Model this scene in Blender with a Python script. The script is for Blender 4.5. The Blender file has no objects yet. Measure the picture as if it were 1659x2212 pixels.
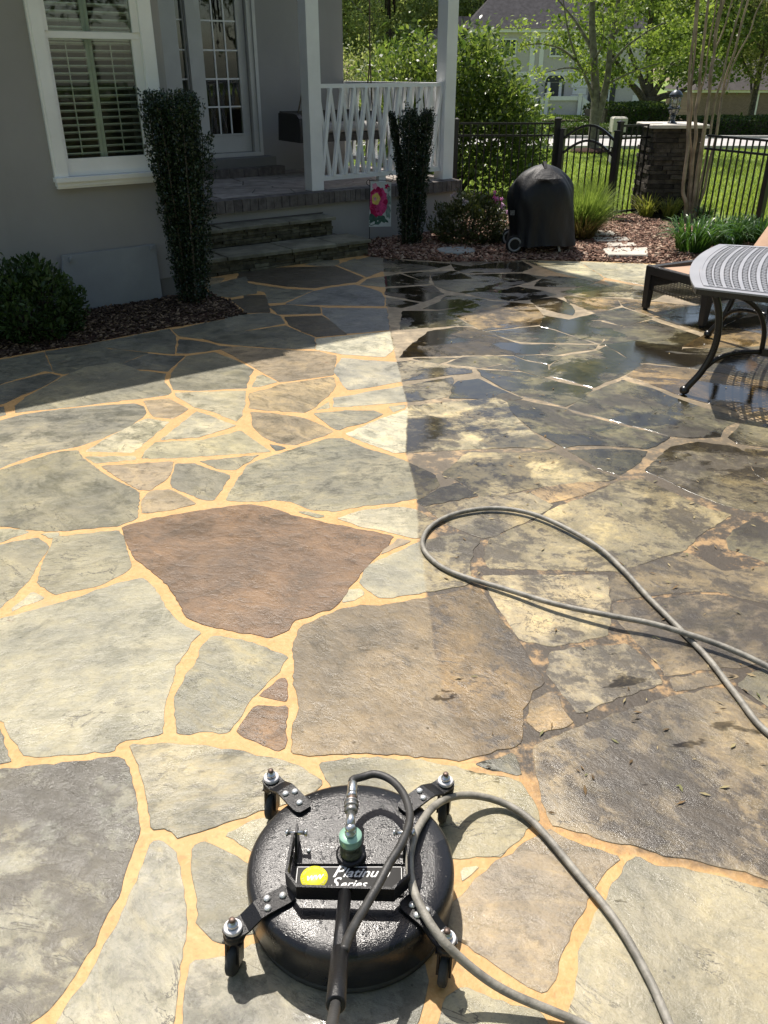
import bpy, bmesh, math, random
import numpy as np
from mathutils import Vector, Matrix, Euler

random.seed(7)
rng = np.random.default_rng(11)
sc = bpy.context.scene
COL = sc.collection

# ------------------------------------------------------------------ camera
cam_d = bpy.data.cameras.new('camera')
cam = bpy.data.objects.new('camera', cam_d)
COL.objects.link(cam)
cam.location = (0, 0, 1.8)
cam.rotation_euler = (math.radians(90 - 28.2), 0, 0)
cam_d.sensor_fit = 'VERTICAL'
cam_d.sensor_height = 36.0
cam_d.lens = 36.0 * 1780.0 / 2212.0
cam_d.clip_start = 0.05
cam_d.clip_end = 600
sc.camera = cam

# ------------------------------------------------------------------ sky, sun, exposure
SUN_AZ, SUN_EL = math.radians(-18.0), math.radians(60.0)
world = bpy.data.worlds.new('World')
sc.world = world
world.use_nodes = True
wn = world.node_tree
wn.nodes.clear()
wo = wn.nodes.new('ShaderNodeOutputWorld')
wb = wn.nodes.new('ShaderNodeBackground')
sky = wn.nodes.new('ShaderNodeTexSky')
sky.sky_type = 'NISHITA'
sky.sun_disc = False
sky.sun_elevation = SUN_EL
sky.sun_rotation = SUN_AZ
sky.altitude = 200
sky.air_density = 1.0
sky.dust_density = 2.0
sky.ozone_density = 1.0
wt = wn.nodes.new('ShaderNodeMix')
wt.data_type = 'RGBA'; wt.blend_type = 'MULTIPLY'
wt.inputs[0].default_value = 1.0
wt.inputs[7].default_value = (1.05, 0.985, 0.90, 1.0)     # slightly hazy, less blue sky
wn.links.new(sky.outputs[0], wt.inputs[6])
wn.links.new(wt.outputs[2], wb.inputs[0])
wb.inputs[1].default_value = 0.15
wn.links.new(wb.outputs[0], wo.inputs[0])

sun_d = bpy.data.lights.new('sun', 'SUN')
sun_d.energy = 4.9
sun_d.angle = math.radians(0.53)
sun_d.color = (1.0, 0.94, 0.86)
sun = bpy.data.objects.new('sun', sun_d)
COL.objects.link(sun)
SUN_DIR = Vector((-math.sin(SUN_AZ) * math.cos(SUN_EL), -math.cos(SUN_AZ) * math.cos(SUN_EL), -math.sin(SUN_EL)))
sun.rotation_euler = SUN_DIR.to_track_quat('-Z', 'Y').to_euler()
sun.location = (0, 0, 30)

sc.view_settings.view_transform = 'Standard'
sc.view_settings.look = 'None'
sc.view_settings.gamma = 1.0
sc.view_settings.use_curve_mapping = False
sc.view_settings.exposure = 0.42
sc.render.engine = 'CYCLES'
sc.cycles.use_denoising = True
sc.cycles.max_bounces = 8
sc.cycles.transparent_max_bounces = 12
sc.cycles.sample_clamp_indirect = 6

# ------------------------------------------------------------------ materials
def new_mat(name):
    m = bpy.data.materials.new(name)
    m.use_nodes = True
    nt = m.node_tree
    nt.nodes.clear()
    out = nt.nodes.new('ShaderNodeOutputMaterial')
    return m, nt, out

class NB:
    """tiny node builder"""
    def __init__(s, nt): s.nt = nt
    def n(s, t, **kw):
        nd = s.nt.nodes.new(t)
        for k, v in kw.items(): setattr(nd, k, v)
        return nd
    def put(s, sock, v):
        if isinstance(v, bpy.types.NodeSocket): s.nt.links.new(v, sock)
        elif v is not None: sock.default_value = v
    def math(s, op, a, b=None, c=None, clamp=False):
        nd = s.n('ShaderNodeMath', operation=op, use_clamp=clamp)
        for i, v in enumerate((a, b, c)):
            if v is not None: s.put(nd.inputs[i], v)
        return nd.outputs[0]
    def noise(s, vec, scale, detail=4, rough=0.55, dist=0.0):
        nd = s.n('ShaderNodeTexNoise')
        s.put(nd.inputs['Vector'], vec)
        nd.inputs['Scale'].default_value = scale
        nd.inputs['Detail'].default_value = detail
        nd.inputs['Roughness'].default_value = rough
        nd.inputs['Distortion'].default_value = dist
        return nd.outputs[0]
    def ramp(s, v, a, b, lo=0.0, hi=1.0, smooth=True):
        nd = s.n('ShaderNodeMapRange')
        if smooth: nd.interpolation_type = 'SMOOTHSTEP'
        s.put(nd.inputs[0], v)
        for i, x in zip((1, 2, 3, 4), (a, b, lo, hi)): nd.inputs[i].default_value = x
        return nd.outputs[0]
    def mix(s, f, a, b, mode='MIX'):
        nd = s.n('ShaderNodeMix', data_type='RGBA', blend_type=mode)
        s.put(nd.inputs[0], f)
        for i, v in ((6, a), (7, b)):
            if isinstance(v, tuple) and len(v) == 3: v = v + (1.0,)
            s.put(nd.inputs[i], v)
        return nd.outputs[2]
    def scalevec(s, v, sx, sy, sz, rot=None):
        nd = s.n('ShaderNodeMapping')
        s.put(nd.inputs[0], v)
        nd.inputs['Scale'].default_value = (sx, sy, sz)
        if rot: nd.inputs['Rotation'].default_value = rot
        return nd.outputs[0]
    def bump(s, h, strength=0.3, dist=0.01, normal=None):
        nd = s.n('ShaderNodeBump')
        s.put(nd.inputs['Height'], h)
        s.put(nd.inputs['Strength'], strength)
        nd.inputs['Distance'].default_value = dist
        if normal is not None: s.put(nd.inputs['Normal'], normal)
        return nd.outputs[0]
    def principled(s, col, rough=0.6, metal=0.0, normal=None, spec=None, ior=None):
        nd = s.n('ShaderNodeBsdfPrincipled')
        if isinstance(col, tuple) and len(col) == 3: col = col + (1.0,)
        s.put(nd.inputs['Base Color'], col)
        s.put(nd.inputs['Roughness'], rough)
        nd.inputs['Metallic'].default_value = metal
        if spec is not None: s.put(nd.inputs['Specular IOR Level'], spec)
        if ior is not None: nd.inputs['IOR'].default_value = ior
        if normal is not None: s.put(nd.inputs['Normal'], normal)
        return nd.outputs[0]

def simple(name, col, rough=0.6, metal=0.0, var=0.12, nscale=6.0, bump=0.0, bscale=40.0, spec=None, coord='Object', rnd=0.0):
    """plain painted / solid surface with faint mottling and optional fine relief"""
    if spec is None: spec = 0.5 if rough < 0.6 else 0.15
    m, nt, out = new_mat(name)
    b = NB(nt)
    tc = b.n('ShaderNodeTexCoord').outputs[coord]
    nz = b.noise(tc, nscale, 5, 0.6)
    lo = tuple(c * (1 - var) for c in col); hi = tuple(min(1, c * (1 + var)) for c in col)
    c = b.mix(b.ramp(nz, 0.3, 0.7), lo, hi)
    if rnd:
        r = b.n('ShaderNodeObjectInfo').outputs['Random']
        c = b.mix(1.0, c, b.mix(r, (1 - rnd,) * 3, (1 + rnd,) * 3), 'MULTIPLY')
    nrm = None
    if bump: nrm = b.bump(b.noise(tc, bscale, 4, 0.6), bump, 0.01)
    rg = b.math('ADD', rough - 0.06, b.math('MULTIPLY', nz, 0.12))
    nt.links.new(b.principled(c, rg, metal, nrm, spec), out.inputs[0])
    return m

def leaf_mat(name, cols, trans=0.35, rough=0.45, spec=0.3, tcol=None):
    m, nt, out = new_mat(name)
    b = NB(nt)
    r = b.n('ShaderNodeNewGeometry').outputs['Random Per Island']
    cr = b.n('ShaderNodeValToRGB')
    els = cr.color_ramp.elements
    while len(els) < len(cols): els.new(0.5)
    for i, c in enumerate(cols):
        els[i].position = i / (len(cols) - 1); els[i].color = c + (1.0,)
    nt.links.new(r, cr.inputs[0])
    p = b.principled(cr.outputs[0], rough, 0, None, spec)
    t = b.n('ShaderNodeBsdfTranslucent')
    tc = b.mix(1.0, cr.outputs[0], tcol or (1.35, 1.35, 0.8), 'MULTIPLY')
    nt.links.new(tc, t.inputs[0])
    mx = b.n('ShaderNodeMixShader')
    mx.inputs[0].default_value = trans
    nt.links.new(p, mx.inputs[1]); nt.links.new(t.outputs[0], mx.inputs[2])
    nt.links.new(mx.outputs[0], out.inputs[0])
    return m

# ------------------------------------------------------------------ object helpers
def tag(o, label=None, cat=None, group=None, kind=None):
    if label: o['label'] = label
    if cat: o['category'] = cat
    if group: o['group'] = group
    if kind: o['kind'] = kind
    return o

def thing(name, loc, label, cat, group=None):
    o = bpy.data.objects.new(name, None)
    o.empty_display_size = 0.1
    COL.objects.link(o)
    o.location = loc
    return tag(o, label, cat, group)

def wloc(o):
    v = Vector((0, 0, 0))
    while o is not None:
        v += o.location; o = o.parent
    return v

def link(name, me, mat, parent=None, loc=None):
    o = bpy.data.objects.new(name, me)
    COL.objects.link(o)
    if mat is not None and not me.materials: me.materials.append(mat)
    if parent is not None: o.parent = parent
    if loc is not None: o.location = loc
    return o

class MB:
    """mesh builder in world metres (optional frame matrix); build() links ONE mesh object"""
    def __init__(s, M=None):
        s.v = []; s.f = []; s.sm = []; s.M = M
    def _p(s, p):
        p = Vector(p)
        return s.M @ p if s.M is not None else p
    def add(s, vs, fs, smooth=False):
        k = len(s.v)
        s.v += [s._p(p) for p in vs]
        s.f += [tuple(i + k for i in f) for f in fs]
        s.sm += [smooth] * len(fs)
        return s
    def box(s, x0, x1, y0, y1, z0, z1, R=None, c=None):
        vs = [(x0, y0, z0), (x1, y0, z0), (x1, y1, z0), (x0, y1, z0), (x0, y0, z1), (x1, y0, z1), (x1, y1, z1), (x0, y1, z1)]
        if R is not None: vs = [Vector(c) + R @ Vector(v) for v in vs]
        return s.add(vs, [(0, 3, 2, 1), (4, 5, 6, 7), (0, 1, 5, 4), (1, 2, 6, 5), (2, 3, 7, 6), (3, 0, 4, 7)])
    def bar(s, p, q, w, h, up=(0, 0, 1)):
        """rectangular bar from p to q, w across, h along up"""
        p, q = Vector(p), Vector(q)
        d = (q - p); L = d.length; d.normalize()
        u = Vector(up); x = d.cross(u)
        if x.length < 1e-5: x = d.cross(Vector((1, 0, 0)))
        x.normalize(); u = x.cross(d).normalized()
        vs = []
        for e in (p, q):
            for a, b_ in ((-1, -1), (1, -1), (1, 1), (-1, 1)):
                vs.append(e + x * (a * w / 2) + u * (b_ * h / 2))
        return s.add(vs, [(3, 2, 1, 0), (4, 5, 6, 7), (0, 1, 5, 4), (1, 2, 6, 5), (2, 3, 7, 6), (3, 0, 4, 7)])
    def tube(s, pts, r, n=8, caps=True, smooth=True):
        pts = [Vector(p) for p in pts]
        m = len(pts)
        rs = r if isinstance(r, (list, tuple)) else [r] * m
        t0 = (pts[1] - pts[0]).normalized()
        ref = Vector((0, 0, 1)) if abs(t0.z) < 0.9 else Vector((1, 0, 0))
        x = t0.cross(ref).normalized()
        vs = []; fs = []
        for i in range(m):
            t = (pts[min(i + 1, m - 1)] - pts[max(i - 1, 0)]).normalized()
            x = (x - t * x.dot(t)).normalized(); y = t.cross(x)
            for k in range(n):
                a = 2 * math.pi * k / n
                vs.append(pts[i] + (x * math.cos(a) + y * math.sin(a)) * rs[i])
        for i in range(m - 1):
            for k in range(n):
                fs.append((i * n + k, i * n + (k + 1) % n, (i + 1) * n + (k + 1) % n, (i + 1) * n + k))
        if caps:
            fs.append(tuple(range(n - 1, -1, -1))); fs.append(tuple((m - 1) * n + k for k in range(n)))
        return s.add(vs, fs, smooth)
    def cyl(s, p, q, r, n=16, r2=None):
        k = len(s.f)
        s.tube([p, q], [r, r if r2 is None else r2], n, True, True)
        s.sm[-1] = s.sm[-2] = False
        return s
    def lathe(s, prof, c, n=32, axis=None, smooth=True):
        """prof: (radius, height) list around axis (default z) at c"""
        c = Vector(c)
        Q = Matrix.Identity(3) if axis is None else Vector((0, 0, 1)).rotation_difference(Vector(axis)).to_matrix()
        vs = []; fs = []
        for r, z in prof:
            for k in range(n):
                a = 2 * math.pi * k / n
                vs.append(c + Q @ Vector((r * math.cos(a), r * math.sin(a), z)))
        for i in range(len(prof) - 1):
            for k in range(n):
                fs.append((i * n + k, i * n + (k + 1) % n, (i + 1) * n + (k + 1) % n, (i + 1) * n + k))
        if prof[0][0] > 1e-6: fs.append(tuple(range(n - 1, -1, -1)))
        if prof[-1][0] > 1e-6: fs.append(tuple((len(prof) - 1) * n + k for k in range(n)))
        return s.add(vs, fs, smooth)
    def ball(s, c, r, n=12, m=8, sz=1.0):
        prof = [(r * math.sin(math.pi * i / m) + 1e-7, -r * sz * math.cos(math.pi * i / m)) for i in range(m + 1)]
        return s.lathe(prof, c, n)
    def prism(s, poly, z0, z1, bevel=0.0, btm=True):
        n = len(poly)
        vs = [(x, y, z0) for x, y in poly]
        fs = []
        if bevel:
            cx = sum(p[0] for p in poly) / n; cy = sum(p[1] for p in poly) / n
            vs += [(x, y, z1 - bevel) for x, y in poly]
            ins = inset(poly, bevel)
            vs += [(x, y, z1) for x, y in ins]
            rings = 3
        else:
            vs += [(x, y, z1) for x, y in poly]; rings = 2
        for r in range(rings - 1):
            for k in range(n):
                fs.append((r * n + k, r * n + (k + 1) % n, (r + 1) * n + (k + 1) % n, (r + 1) * n + k))
        fs.append(tuple((rings - 1) * n + k for k in range(n)))
        if btm: fs.append(tuple(range(n - 1, -1, -1)))
        return s.add(vs, fs)
    def mesh(s, name, origin=(0, 0, 0)):
        o = Vector(origin)
        me = bpy.data.meshes.new(name)
        me.from_pydata([tuple(v - o) for v in s.v], [], s.f)
        me.polygons.foreach_set('use_smooth', s.sm)
        me.update()
        return me
    def build(s, name, mat, parent=None, origin=None):
        if parent is not None:
            base = wloc(parent)
            return link(name, s.mesh(name, base), mat, parent)
        if origin is None: origin = (0, 0, 0)
        return link(name, s.mesh(name, origin), mat, None, origin)

def area2(p):
    return sum(p[i][0] * p[(i + 1) % len(p)][1] - p[(i + 1) % len(p)][0] * p[i][1] for i in range(len(p)))

def inset(poly, d):
    n = len(poly); out = []
    for i in range(n):
        a = Vector(poly[i - 1]).to_2d(); b = Vector(poly[i]).to_2d(); c = Vector(poly[(i + 1) % n]).to_2d()
        e1 = (b - a); e2 = (c - b)
        if e1.length < 1e-9 or e2.length < 1e-9: out.append(tuple(b)); continue
        e1.normalize(); e2.normalize()
        n1 = Vector((-e1.y, e1.x)); n2 = Vector((-e2.y, e2.x))
        k = n1 + n2
        k = k / max(0.5, k.length_squared / 2) if k.length > 1e-6 else n1
        out.append(tuple(b + k * d))
    return out

def catmull(pts, k=8):
    P = [Vector(p) for p in pts]; P = [P[0] * 2 - P[1]] + P + [P[-1] * 2 - P[-2]]
    out = []
    for i in range(1, len(P) - 2):
        for j in range(k):
            t = j / k
            a, b, c, d = P[i - 1], P[i], P[i + 1], P[i + 2]
            out.append(0.5 * ((2 * b) + (c - a) * t + (2 * a - 5 * b + 4 * c - d) * t * t + (3 * b - a - 3 * c + d) * t ** 3))
    out.append(P[-2])
    return out

def np_mesh(name, V, Fq):
    """V (n,3) float, Fq (m,4) int quads"""
    me = bpy.data.meshes.new(name)
    me.vertices.add(len(V)); me.vertices.foreach_set('co', np.ascontiguousarray(V, dtype=np.float32).ravel())
    m = len(Fq)
    me.loops.add(m * 4); me.loops.foreach_set('vertex_index', np.ascontiguousarray(Fq, dtype=np.int32).ravel())
    me.polygons.add(m)
    me.polygons.foreach_set('loop_start', np.arange(0, m * 4, 4, dtype=np.int32))
    me.update(calc_edges=True)
    return me

def unit(a):
    return a / (np.linalg.norm(a, axis=-1, keepdims=True) + 1e-9)

def leaf_mesh(name, P, size, out=None, outw=0.6, aspect=0.5, up=0.15, droop=0.0, jit=0.35):
    """one diamond leaf (bent along its rib) per point of P"""
    n = len(P)
    t = rng.normal(size=(n, 3))
    t = unit(t)
    if out is not None: t = unit(t * (1 - outw) + unit(out) * outw)
    t[:, 2] += up
    t = unit(t)
    s = unit(np.cross(t, rng.normal(size=(n, 3)) + np.array([0, 0, 1.6])))
    nn = np.cross(s, t)
    L = size * (1 + jit * (rng.random(n) * 2 - 1))[:, None]
    W = L * aspect * 0.5
    base = P - t * L * 0.5
    mid = P
    V = np.stack([base, mid + s * W + nn * W * 0.35, P + t * L * 0.5 - np.array([0, 0, 1]) * L * droop, mid - s * W + nn * W * 0.35], 1).reshape(-1, 3)
    F = np.arange(n * 4).reshape(-1, 4)
    return np_mesh(name, V, F)

def blades_mesh(name, base, tip, width, bend=0.3, seg=3, side=None):
    """arching grass or lily blades: base (n,3), tip (n,3)"""
    n = len(base)
    d = tip - base
    h = unit(np.cross(d, np.tile(np.array([0, 0, 1.0]), (n, 1)) + rng.normal(size=(n, 3)) * 0.2))
    L = np.linalg.norm(d, axis=1, keepdims=True)
    rows = []
    for i in range(seg + 1):
        t = i / seg
        c = base + d * t
        c = c + np.array([0, 0, 1.0]) * (L * bend * math.sin(math.pi * min(1, t * 0.95)) * 0.6)
        w = width * (1 - t ** 2.2) * 0.5 + 0.0004
        rows.append(np.stack([c - h * w, c + h * w], 1))
    V = np.stack(rows, 1).reshape(n, -1, 3)
    k = (seg + 1) * 2
    F = []
    for i in range(seg):
        F.append(np.array([i * 2, i * 2 + 1, i * 2 + 3, i * 2 + 2]))
    F = np.stack(F)[None] + (np.arange(n) * k)[:, None, None]
    return np_mesh(name, V.reshape(-1, 3), F.reshape(-1, 4))

def inside(P, poly):
    x, y = P[:, 0], P[:, 1]; r = np.zeros(len(P), bool); n = len(poly)
    for i in range(n):
        x1, y1 = poly[i][:2]; x2, y2 = poly[(i + 1) % n][:2]
        c = ((y1 > y) != (y2 > y)) & (x < (x2 - x1) * (y - y1) / (y2 - y1 + 1e-12) + x1); r ^= c
    return r

def voronoi(seeds, bound, gap):
    """convex cells of the seeds clipped to a convex boundary, with a joint of width gap"""
    cells = []
    S = [Vector(s) for s in seeds]
    for i, q in enumerate(S):
        poly = [Vector(p) for p in bound]
        for j, t in enumerate(S):
            if j == i: continue
            nrm = (t - q).normalized(); m = (t + q) / 2 - nrm * gap / 2
            o = []
            for k in range(len(poly)):
                a, b = poly[k], poly[(k + 1) % len(poly)]
                da, db = (a - m).dot(nrm), (b - m).dot(nrm)
                if da <= 0: o.append(a)
                if da * db < 0: o.append(a + (b - a) * (da / (da - db)))
            poly = o
            if len(poly) < 3: break
        if len(poly) >= 3: cells.append([tuple(p) for p in poly])
    return cells

# house frame: +a along the wall to the right, +b away from the patio, z up
_ax = Vector((0.8131, 0.5821, 0)).normalized()
HM = Matrix(((_ax.x, -_ax.y, 0, 0), (_ax.y, _ax.x, 0, 0), (0, 0, 1, 0), (0, 0, 0, 1)))
def HW(a, b, z=0.0): return HM @ Vector((a, b, z))

# ------------------------------------------------------------------ measured plan of the patio (metres)
STONES = [
('g',[(-2.353,4.338),(-2.238,4.484),(-2.152,4.582),(-1.963,4.664),(-1.64,4.751),(-1.527,4.768),(-1.473,4.719),(-1.421,4.607),(-1.416,4.545),(-1.468,4.381),(-1.558,4.241),(-1.657,4.115),(-1.729,4.081),(-1.841,4.018),(-1.936,3.896),(-2.046,3.734)]),
('d',[(-2.852,5.416),(-2.707,5.626),(-2.465,5.814),(-2.25,5.367),(-2.309,5.383),(-2.466,5.163),(-2.615,4.929)]),
('d',[(-2.446,5.822),(-2.331,5.897),(-2.209,5.974),(-1.994,5.867),(-1.725,5.785),(-1.85,5.519),(-2.069,5.403),(-2.157,5.328),(-2.224,5.373)]),
('d',[(-2.188,6.001),(-1.987,6.166),(-1.701,6.404),(-1.607,6.211),(-1.526,5.781),(-1.726,5.833),(-2.008,5.916)]),
('d',[(-1.695,5.763),(-1.519,5.712),(-1.442,5.712),(-1.479,5.39),(-1.679,5.439),(-1.823,5.499)]),
('g',[(-2.137,5.279),(-2.055,5.465),(-1.873,5.57),(-1.668,5.396),(-1.478,5.329),(-1.433,5.136),(-1.374,5.029),(-1.353,4.969),(-1.357,4.911),(-1.633,4.811),(-1.971,4.688),(-2.194,4.609),(-2.24,4.715),(-2.243,4.86),(-2.174,5.105)]),
('d',[(-2.649,4.932),(-2.453,5.136),(-2.286,5.321),(-2.238,5.337),(-2.161,5.271),(-2.189,5.113),(-2.282,4.896),(-2.331,4.769),(-2.51,4.622)]),
('g',[(-2.552,4.557),(-2.318,4.715),(-2.245,4.57),(-2.336,4.494),(-2.466,4.372)]),
('p',[(-1.327,4.957),(-1.213,4.967),(-0.889,4.992),(-0.86,4.835),(-0.844,4.576),(-0.854,4.475),(-0.961,4.576),(-1.148,4.709),(-1.303,4.887)]),
('g',[(-1.416,5.707),(-1.232,5.811),(-1.069,5.642),(-0.888,5.404),(-0.901,5.263),(-0.887,5.044),(-1.174,4.999),(-1.344,5.006),(-1.39,5.12),(-1.436,5.346)]),
('t',[(-1.185,5.889),(-1.062,5.929),(-0.709,5.85),(-0.478,5.811),(-0.349,5.716),(-0.354,5.491),(-0.355,5.312),(-0.479,5.247),(-0.67,5.175),(-0.766,5.312),(-0.882,5.473),(-1.042,5.689)]),
('p',[(-0.842,5.279),(-0.819,5.312),(-0.697,5.159),(-0.801,5.074),(-0.852,5.066)]),
('t',[(-0.851,4.954),(-0.731,5.029),(-0.676,5.113),(-0.354,5.255),(-0.334,5.231),(-0.308,5.082),(-0.333,4.969),(-0.424,4.695),(-0.473,4.615),(-0.624,4.642),(-0.685,4.648),(-0.813,4.688)]),
('t',[(-0.796,4.622),(-0.68,4.609),(-0.465,4.525),(-0.374,4.432),(-0.29,4.325),(-0.319,4.278),(-0.48,4.138),(-0.535,4.138),(-0.593,4.171),(-0.676,4.25),(-0.749,4.402)]),
('d',[(-0.631,4.144),(-0.528,4.094),(-0.58,4.046)]),
('t',[(-1.489,4.815),(-1.344,4.849),(-1.173,4.67),(-1.246,4.52),(-1.354,4.548)]),
('p',[(-1.397,4.523),(-1.247,4.466),(-1.342,4.035),(-1.599,4.048),(-1.535,4.235)]),
('p',[(-1.121,4.632),(-0.853,4.41),(-1.022,4.246),(-1.232,4.203)]),
('p',[(-1.256,4.168),(-1.013,4.197),(-0.812,4.332),(-0.606,4.046),(-1.109,3.961),(-1.278,3.958),(-1.276,4.069)]),
('p',[(-1.584,3.978),(-1.318,3.985),(-1.303,3.944),(-1.498,3.896)]),
('g',[(-1.65,4.063),(-1.589,3.963),(-1.445,3.791),(-1.19,3.562),(-1.124,3.303),(-1.187,3.23),(-1.446,3.179),(-1.552,3.188),(-1.723,3.23),(-1.931,3.308),(-2.084,3.647),(-1.963,3.813),(-1.745,4.038)]),
('t',[(-1.461,3.86),(-1.101,3.915),(-1.08,3.734),(-1.137,3.587),(-1.199,3.589)]),
('t',[(-1.142,3.571),(-1.044,3.591),(-0.886,3.441),(-0.995,3.378),(-1.115,3.345),(-1.145,3.461)]),
('g',[(-1.076,3.891),(-0.993,3.891),(-0.776,3.745),(-0.807,3.477),(-0.873,3.487),(-1.041,3.625),(-1.07,3.757)]),
('g',[(-0.963,3.92),(-0.662,4),(-0.764,3.809),(-0.852,3.83)]),
('g',[(-0.752,3.474),(-0.741,3.606),(-0.721,3.755),(-0.701,3.884),(-0.555,4.021),(-0.313,4.221),(-0.24,4.227),(-0.093,4.084),(0.107,3.934),(0.253,3.759),(0.276,3.641),(0.167,3.486),(0.145,3.499),(0.055,3.453),(-0.109,3.417),(-0.234,3.365),(-0.35,3.389),(-0.452,3.47),(-0.514,3.482),(-0.631,3.462)]),
('b',[(-1.17,3.217),(-1.046,3.296),(-0.885,3.361),(-0.655,3.433),(-0.553,3.413),(-0.436,3.334),(-0.275,3.258),(-0.103,3.192),(0.042,3.135),(0.01,3.045),(-0.057,2.915),(-0.129,2.752),(-0.173,2.618),(-0.203,2.581),(-0.34,2.501),(-0.356,2.441),(-0.415,2.401),(-0.472,2.422),(-0.603,2.456),(-0.733,2.518),(-0.764,2.573),(-0.756,2.575),(-0.785,2.618),(-0.856,2.74),(-0.976,2.88),(-1.041,2.953),(-1.127,3.114)]),
('p',[(-0.401,3.363),(-0.348,3.363),(-0.274,3.316),(-0.309,3.298)]),
('p',[(-0.214,3.296),(-0.107,3.371),(0.055,3.41),(0.145,3.384),(0.221,3.289),(0.236,3.208),(0.178,3.14),(0.13,3.11),(0.071,3.151),(-0.103,3.223)]),
('t',[(0.065,3.115),(0.117,3.093),(-0.015,2.975),(0.004,3.019)]),
('q',[(-0.091,2.772),(-0.06,2.893),(0.025,2.959),(0.15,3.076),(0.241,3.114),(0.307,3.156),(0.416,3.107),(0.382,3.045),(0.355,2.937),(0.339,2.825),(0.337,2.757),(0.165,2.7),(-0.011,2.656),(-0.039,2.689),(-0.079,2.74)]),
('p',[(-0.146,2.71),(-0.09,2.716),(-0.077,2.682),(-0.106,2.644),(-0.161,2.621)]),
('u',[(-0.312,2.441),(-0.298,2.468),(-0.187,2.565),(-0.099,2.602),(-0.002,2.602),(0.155,2.653),(0.343,2.717),(0.371,2.723),(0.429,2.539),(0.474,2.386),(0.501,2.29),(0.538,2.164),(0.484,2.104),(0.448,2.033),(0.424,1.934),(0.423,1.878),(0.371,1.852),(0.285,1.826),(0.23,1.803),(0.178,1.811),(0.124,1.819),(-0.001,1.831),(-0.103,1.834),(-0.189,1.824),(-0.278,1.831),(-0.28,1.972),(-0.269,2.02),(-0.283,2.108),(-0.299,2.158),(-0.319,2.361)]),
('g',[(-0.621,2.41),(-0.519,2.393),(-0.408,2.335),(-0.336,2.293),(-0.356,2.221),(-0.413,2.108),(-0.434,2.069),(-0.478,1.919),(-0.561,1.924),(-0.636,1.91),(-0.681,2.094),(-0.67,2.16),(-0.644,2.286),(-0.645,2.354)]),
('b',[(-0.403,2.093),(-0.353,2.173),(-0.329,2.173),(-0.312,2.057),(-0.392,2.085)]),
('b',[(-0.413,2.038),(-0.311,2.035),(-0.3,1.859),(-0.32,1.839),(-0.441,1.914),(-0.45,1.927),(-0.437,1.981)]),
('g',[(-1.442,3.128),(-1.184,3.185),(-1.144,3.131),(-1.104,3.032),(-1.036,2.885),(-1.076,2.807),(-1.138,2.736),(-1.287,2.68),(-1.381,2.757),(-1.401,2.833),(-1.431,3.048)]),
('g',[(-1.745,2.969),(-1.654,3.061),(-1.519,3.12),(-1.44,3.048),(-1.424,2.761),(-1.459,2.588),(-1.511,2.441)]),
('p',[(-1.515,3.155),(-1.441,3.167),(-1.425,3.14),(-1.458,3.11)]),
('p',[(-1.791,3.148),(-1.674,3.206),(-1.571,3.173),(-1.662,3.081),(-1.734,3.016)]),
('p',[(-1.411,2.584),(-1.379,2.697),(-1.309,2.653),(-1.407,2.571)]),
('l',[(-1.577,2.386),(-1.429,2.513),(-1.218,2.634),(-1.054,2.763),(-0.977,2.793),(-0.921,2.746),(-0.862,2.653),(-0.832,2.588),(-0.779,2.521),(-0.734,2.473),(-0.669,2.432),(-0.691,2.363),(-0.715,2.232),(-0.71,2.11),(-0.702,1.99),(-0.685,1.91),(-0.78,1.889),(-0.811,1.867),(-0.815,1.841),(-0.945,1.826),(-1.066,1.819),(-1.101,1.857),(-1.147,1.908),(-1.194,1.974),(-1.455,2.126)]),
('g',[(-1.392,1.992),(-1.197,1.943),(-1.117,1.811),(-1.105,1.797),(-1.186,1.779),(-1.284,1.764)]),
('m',[(-1.289,1.725),(-1.121,1.765),(-0.982,1.786),(-0.796,1.816),(-0.777,1.811),(-0.753,1.781),(-0.7,1.673),(-0.657,1.544),(-0.662,1.512),(-0.659,1.453),(-0.662,1.354),(-0.681,1.228),(-0.702,1.135),(-0.734,1.059),(-0.777,1.03),(-0.845,0.972),(-0.978,0.972)]),
('v',[(-0.764,1.864),(-0.643,1.869),(-0.523,1.856),(-0.432,1.837),(-0.327,1.807),(-0.244,1.779),(-0.21,1.747),(-0.177,1.716),(-0.213,1.652),(-0.268,1.64),(-0.316,1.625),(-0.446,1.567),(-0.544,1.525),(-0.562,1.544),(-0.581,1.558),(-0.627,1.55),(-0.659,1.643),(-0.687,1.716),(-0.723,1.795),(-0.753,1.842)]),
('l',[(-0.612,1.509),(-0.593,1.514),(-0.547,1.484),(-0.503,1.378),(-0.479,1.285),(-0.464,1.178),(-0.461,1.111),(-0.456,1.038),(-0.439,0.926),(-0.728,0.926),(-0.707,1.025),(-0.664,1.143),(-0.646,1.228),(-0.624,1.356),(-0.619,1.453)]),
('g',[(-0.502,1.495),(-0.482,1.514),(-0.417,1.476),(-0.328,1.432),(-0.243,1.353),(-0.257,1.263),(-0.385,1.225),(-0.407,1.234),(-0.448,1.267),(-0.456,1.331),(-0.471,1.383),(-0.486,1.418)]),
('p',[(-0.422,1.536),(-0.328,1.593),(-0.251,1.582),(-0.278,1.443),(-0.333,1.468)]),
('l',[(-0.44,1.178),(-0.364,1.187),(-0.299,1.218),(-0.187,1.225),(0.037,1.201),(0.092,1.179),(0.099,1.143),(0.07,1.037),(0.044,0.926),(-0.415,0.926),(-0.431,1.037),(-0.438,1.134)]),
('v',[(-0.19,1.791),(-0.071,1.813),(0.118,1.8),(0.278,1.751),(0.387,1.725),(0.403,1.686),(0.421,1.623),(0.418,1.575),(0.388,1.558),(0.317,1.481),(0.294,1.466),(0.187,1.461),(0.042,1.468),(-0.123,1.652)]),
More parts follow.
